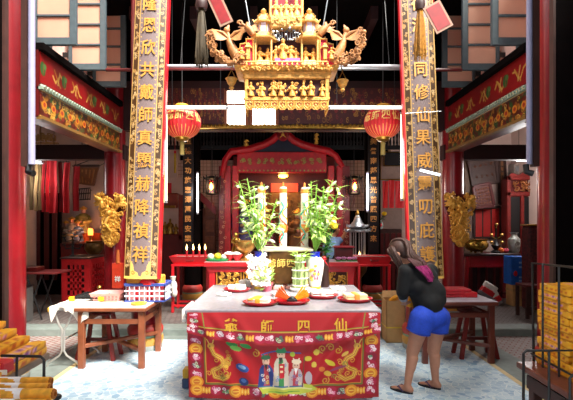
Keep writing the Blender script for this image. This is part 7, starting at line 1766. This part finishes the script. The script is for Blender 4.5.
HB = mat('brown_hair', '#3d221a', .6, var=.35, scale=40); HM = mat('magenta_hair', '#8a1c5c', .6, var=.3, scale=40)
Mh = Matrix((hr, hf, hu)).transposed()
m = MB(); m.ell(hd+hu*.034-hf*.016, (.088, .104, .092), 22, 14, 0, Mh); m.ell(hd-hf*.05-hu*.01, (.082, .07, .095), 18, 12, 0, Mh); cap = remesh(m, .01, 3)
st = strands([[hd+hu*.1+hf*.05, hd+hu*.115-hf*.04-hr*.03, hd-hf*.1+hu*.05+Vector((.0, -.06, 0)), W(410, 258, -.03), W(419, 265, .0)], [hd+hu*.1+hf*.03, hd+hu*.12-hf*.05+hr*.02, hd-hf*.115+hu*.04, W(414, 254, .1), W(425, 262, .08)]], .014, .010, 2, 70)
cap.merge(st)
st = strands([[hd+hu*.09+hf*.07, hd+hu*.05+hf*.06-hr*.085, hd-hu*.05+hf*.05-hr*.09, hd-hu*.13+hf*.06-hr*.07], [hd+hu*.09+hf*.02, hd+hu*.05+hf*.0-hr*.1, hd-hu*.06+hf*.0-hr*.1, hd-hu*.15+hf*.02-hr*.075]], .012, .006, 5, 34)
cap.merge(st)
st = strands([[hd+hu*.09+hf*.06, hd+hu*.05+hf*.05+hr*.085, hd-hu*.07+hf*.03+hr*.09], [hd+hu*.09+hf*.0, hd+hu*.05+hr*.1, hd-hu*.09-hf*.02+hr*.09]], .012, .006, 6, 24)
cap.merge(st); part(cap, 'hair', HB, wo, sharp=180)
m = strands([[W(408, 259, -.06), W(416, 266, -.08), W(423, 273, -.07), W(428.5, 279, -.03)], [W(415, 256, .08), W(424, 262, .07), W(430, 270, .06), W(432, 278, .04)]], .012, .007, 8, 60, .045); part(m, 'hair_length', mat('rose_brown_hair', '#4c2226', .6, var=.35, scale=40), wo, 'reddish lower hair on her back')
m = strands([[W(416, 267, -.09), W(423, 274, -.085), W(429.5, 281, -.06)], [W(426, 266, -.02), W(431, 273, -.01), W(432.5, 281, .0)]], .010, .005, 9, 40, .04); part(m, 'hair_tips', HM, wo, 'magenta dyed hair tips')
# pink skin-side collar
for nm, a in (('left', ankL), ('right', ankR)):
    h = Vector((a.x, a.y, .0))-FW*.055; lat = FW.cross(Vector((0, 0, 1))); m = MB(); pts = []
    for i in range(25):
        t = 2*PI*i/24; u = -math.cos(t); wv = .042+.008*u; pts.append((.5*(u+1)*.235, math.sin(t)*wv))
    m.prism([(p, q) for p, q in pts[:-1]], h+Vector((0, 0, .014)), FW, lat*-1 if True else lat, .016)
    o = part(m, 'flip_flop', mat('dark_rubber', '#141420', .6), wo)
    m = MB(); tq = h+FW*.19+Vector((0, 0, .02))
    for e in (-1, 1): m.tube([tq, h+FW*.13+lat*e*.03+Vector((0, 0, .06)), h+FW*.08+lat*e*.044+Vector((0, 0, .022))], .006, 6)
    part(m, 'strap', mat('violet_strap', '#4a3560', .5), o)
# yellow packet in her hands
M = Matrix.Translation(bag) @ Matrix.Rotation(.5, 4, 'Z'); m = MB(); m.box(-.06, .06, -.035, .035, -.055, .06, 0, M, .012); o = solo(m, 'yellow_offering_bag', YELP, 'yellow paper bag held in the hands of the bowed woman', 'bag')
m = MB(); m.box(-.035, .035, -.038, -.033, .0, .04, 0, M); m.box(-.03, .03, -.03, .03, .058, .085, 0, M, .008); part(m, 'white_label', SOFT, o)

# ---- the man in the blue shirt behind the altar, seen from his back right, one arm raised
Dm = 8.62
def Q(px, py, dd=0.0): return P(px, py, Dm+dd)
mo = thing('person', 'person in a pale blue shirt with one arm raised, standing behind the altar flowers', 'person', (X(331, Dm), Dm, .1))
fw = Vector((.62, .75, 0)).normalized(); rt = fw.cross(Vector((0, 0, 1)))
b0 = Vector((X(330.5, Dm), Dm, .1)); hipz = .86
pel = b0+Vector((0, 0, .83)); che = Q(331, 247); nek = Q(333, 236.5); hd = Q(335, 229.5)
sA = Q(327.5, 241, -.08); sB = Q(338.5, 240.5, .12)
m = MB()
for s in (-1, 1):
    h = pel+rt*s*.09; k_ = b0+rt*s*.10+Vector((0, 0, .46))+fw*.01; a = b0+rt*s*.10+Vector((0, 0, .07)); m.caps(h, k_, .088, .06); m.caps(k_, a, .056, .036); m.caps(a+Vector((0, 0, -.035)), a+Vector((0, 0, -.042))+fw*.15, .032, .026)
m.caps(pel, che, .13, .14); m.caps(che, nek, .13, .06); m.caps(sA, sB, .062, .062); m.caps(nek, hd, .052, .05)
el, wr = Q(341.5, 239.5, .1), Q(346.5, 231.5, .08); m.caps(sB, el, .052, .04); m.caps(el, wr, .04, .028); hand(m, wr, Vector((.3, .05, .9)), fw, 1.0, .25, 1)
el2, wr2 = Q(325, 252, -.1), Q(328, 260, .05); m.caps(sA, el2, .052, .042); m.caps(el2, wr2, .04, .028); hand(m, wr2, Vector((.3, .5, -.6)), fw, 1.0, .4, -1)
hf, hu, hr = head_shape(m, hd, Vector((.72, .55, -.1)), Vector((0, 0, 1)))
bd2 = remesh(m, .012, 3); part(bd2, 'body', mat('tanned_skin', '#a86e50', .5, var=.06), mo, sharp=180); face_parts(mo, hd, hf, hu, hr)
m = MB(); m.caps(pel+Vector((0, 0, .02)), che, .155, .165); m.caps(che, nek.lerp(che, .3), .155, .09); m.caps(sA, sB, .078, .078); m.caps(sA.lerp(che, .6), sB.lerp(che, .6), .115, .115); m.caps(sB, sB.lerp(el, .6), .07, .062); m.caps(sA, sA.lerp(el2, .7), .07, .065)
part(remesh(m, .014, 4), 'shirt', mat('pale_blue_shirt', '#8fb0e6', .75, var=.12, scale=25), mo, sharp=180)
m = MB(); m.caps(pel, pel+Vector((0, 0, -.05)), .15, .15)
for s in (-1, 1): h = pel+rt*s*.085; k_ = b0+rt*s*.10+Vector((0, 0, .46)); a = b0+rt*s*.10+Vector((0, 0, .1)); m.caps(h, k_, .105, .08); m.caps(k_, a, .08, .065)
part(remesh(m, .014, 4), 'trousers', mat('dark_trousers', '#2a2c34', .8), mo, sharp=180)
m = MB(); Mh = Matrix((hr, hf, hu)).transposed(); m.ell(hd+hu*.038-hf*.02, (.08, .094, .078), 18, 12, 0, Mh); m.ell(hd-hf*.055-hu*.005, (.074, .05, .07), 14, 10, 0, Mh); part(remesh(m, .012, 2), 'hair', mat('black_hair', '#15110f', .5), mo, sharp=180)
m = MB()
for s in (-1, 1): a = b0+rt*s*.10; m.caps(a+Vector((0, 0, .035))-fw*.04, a+Vector((0, 0, .032))+fw*.17, .042, .036)
part(m, 'shoe', BLACK, mo)
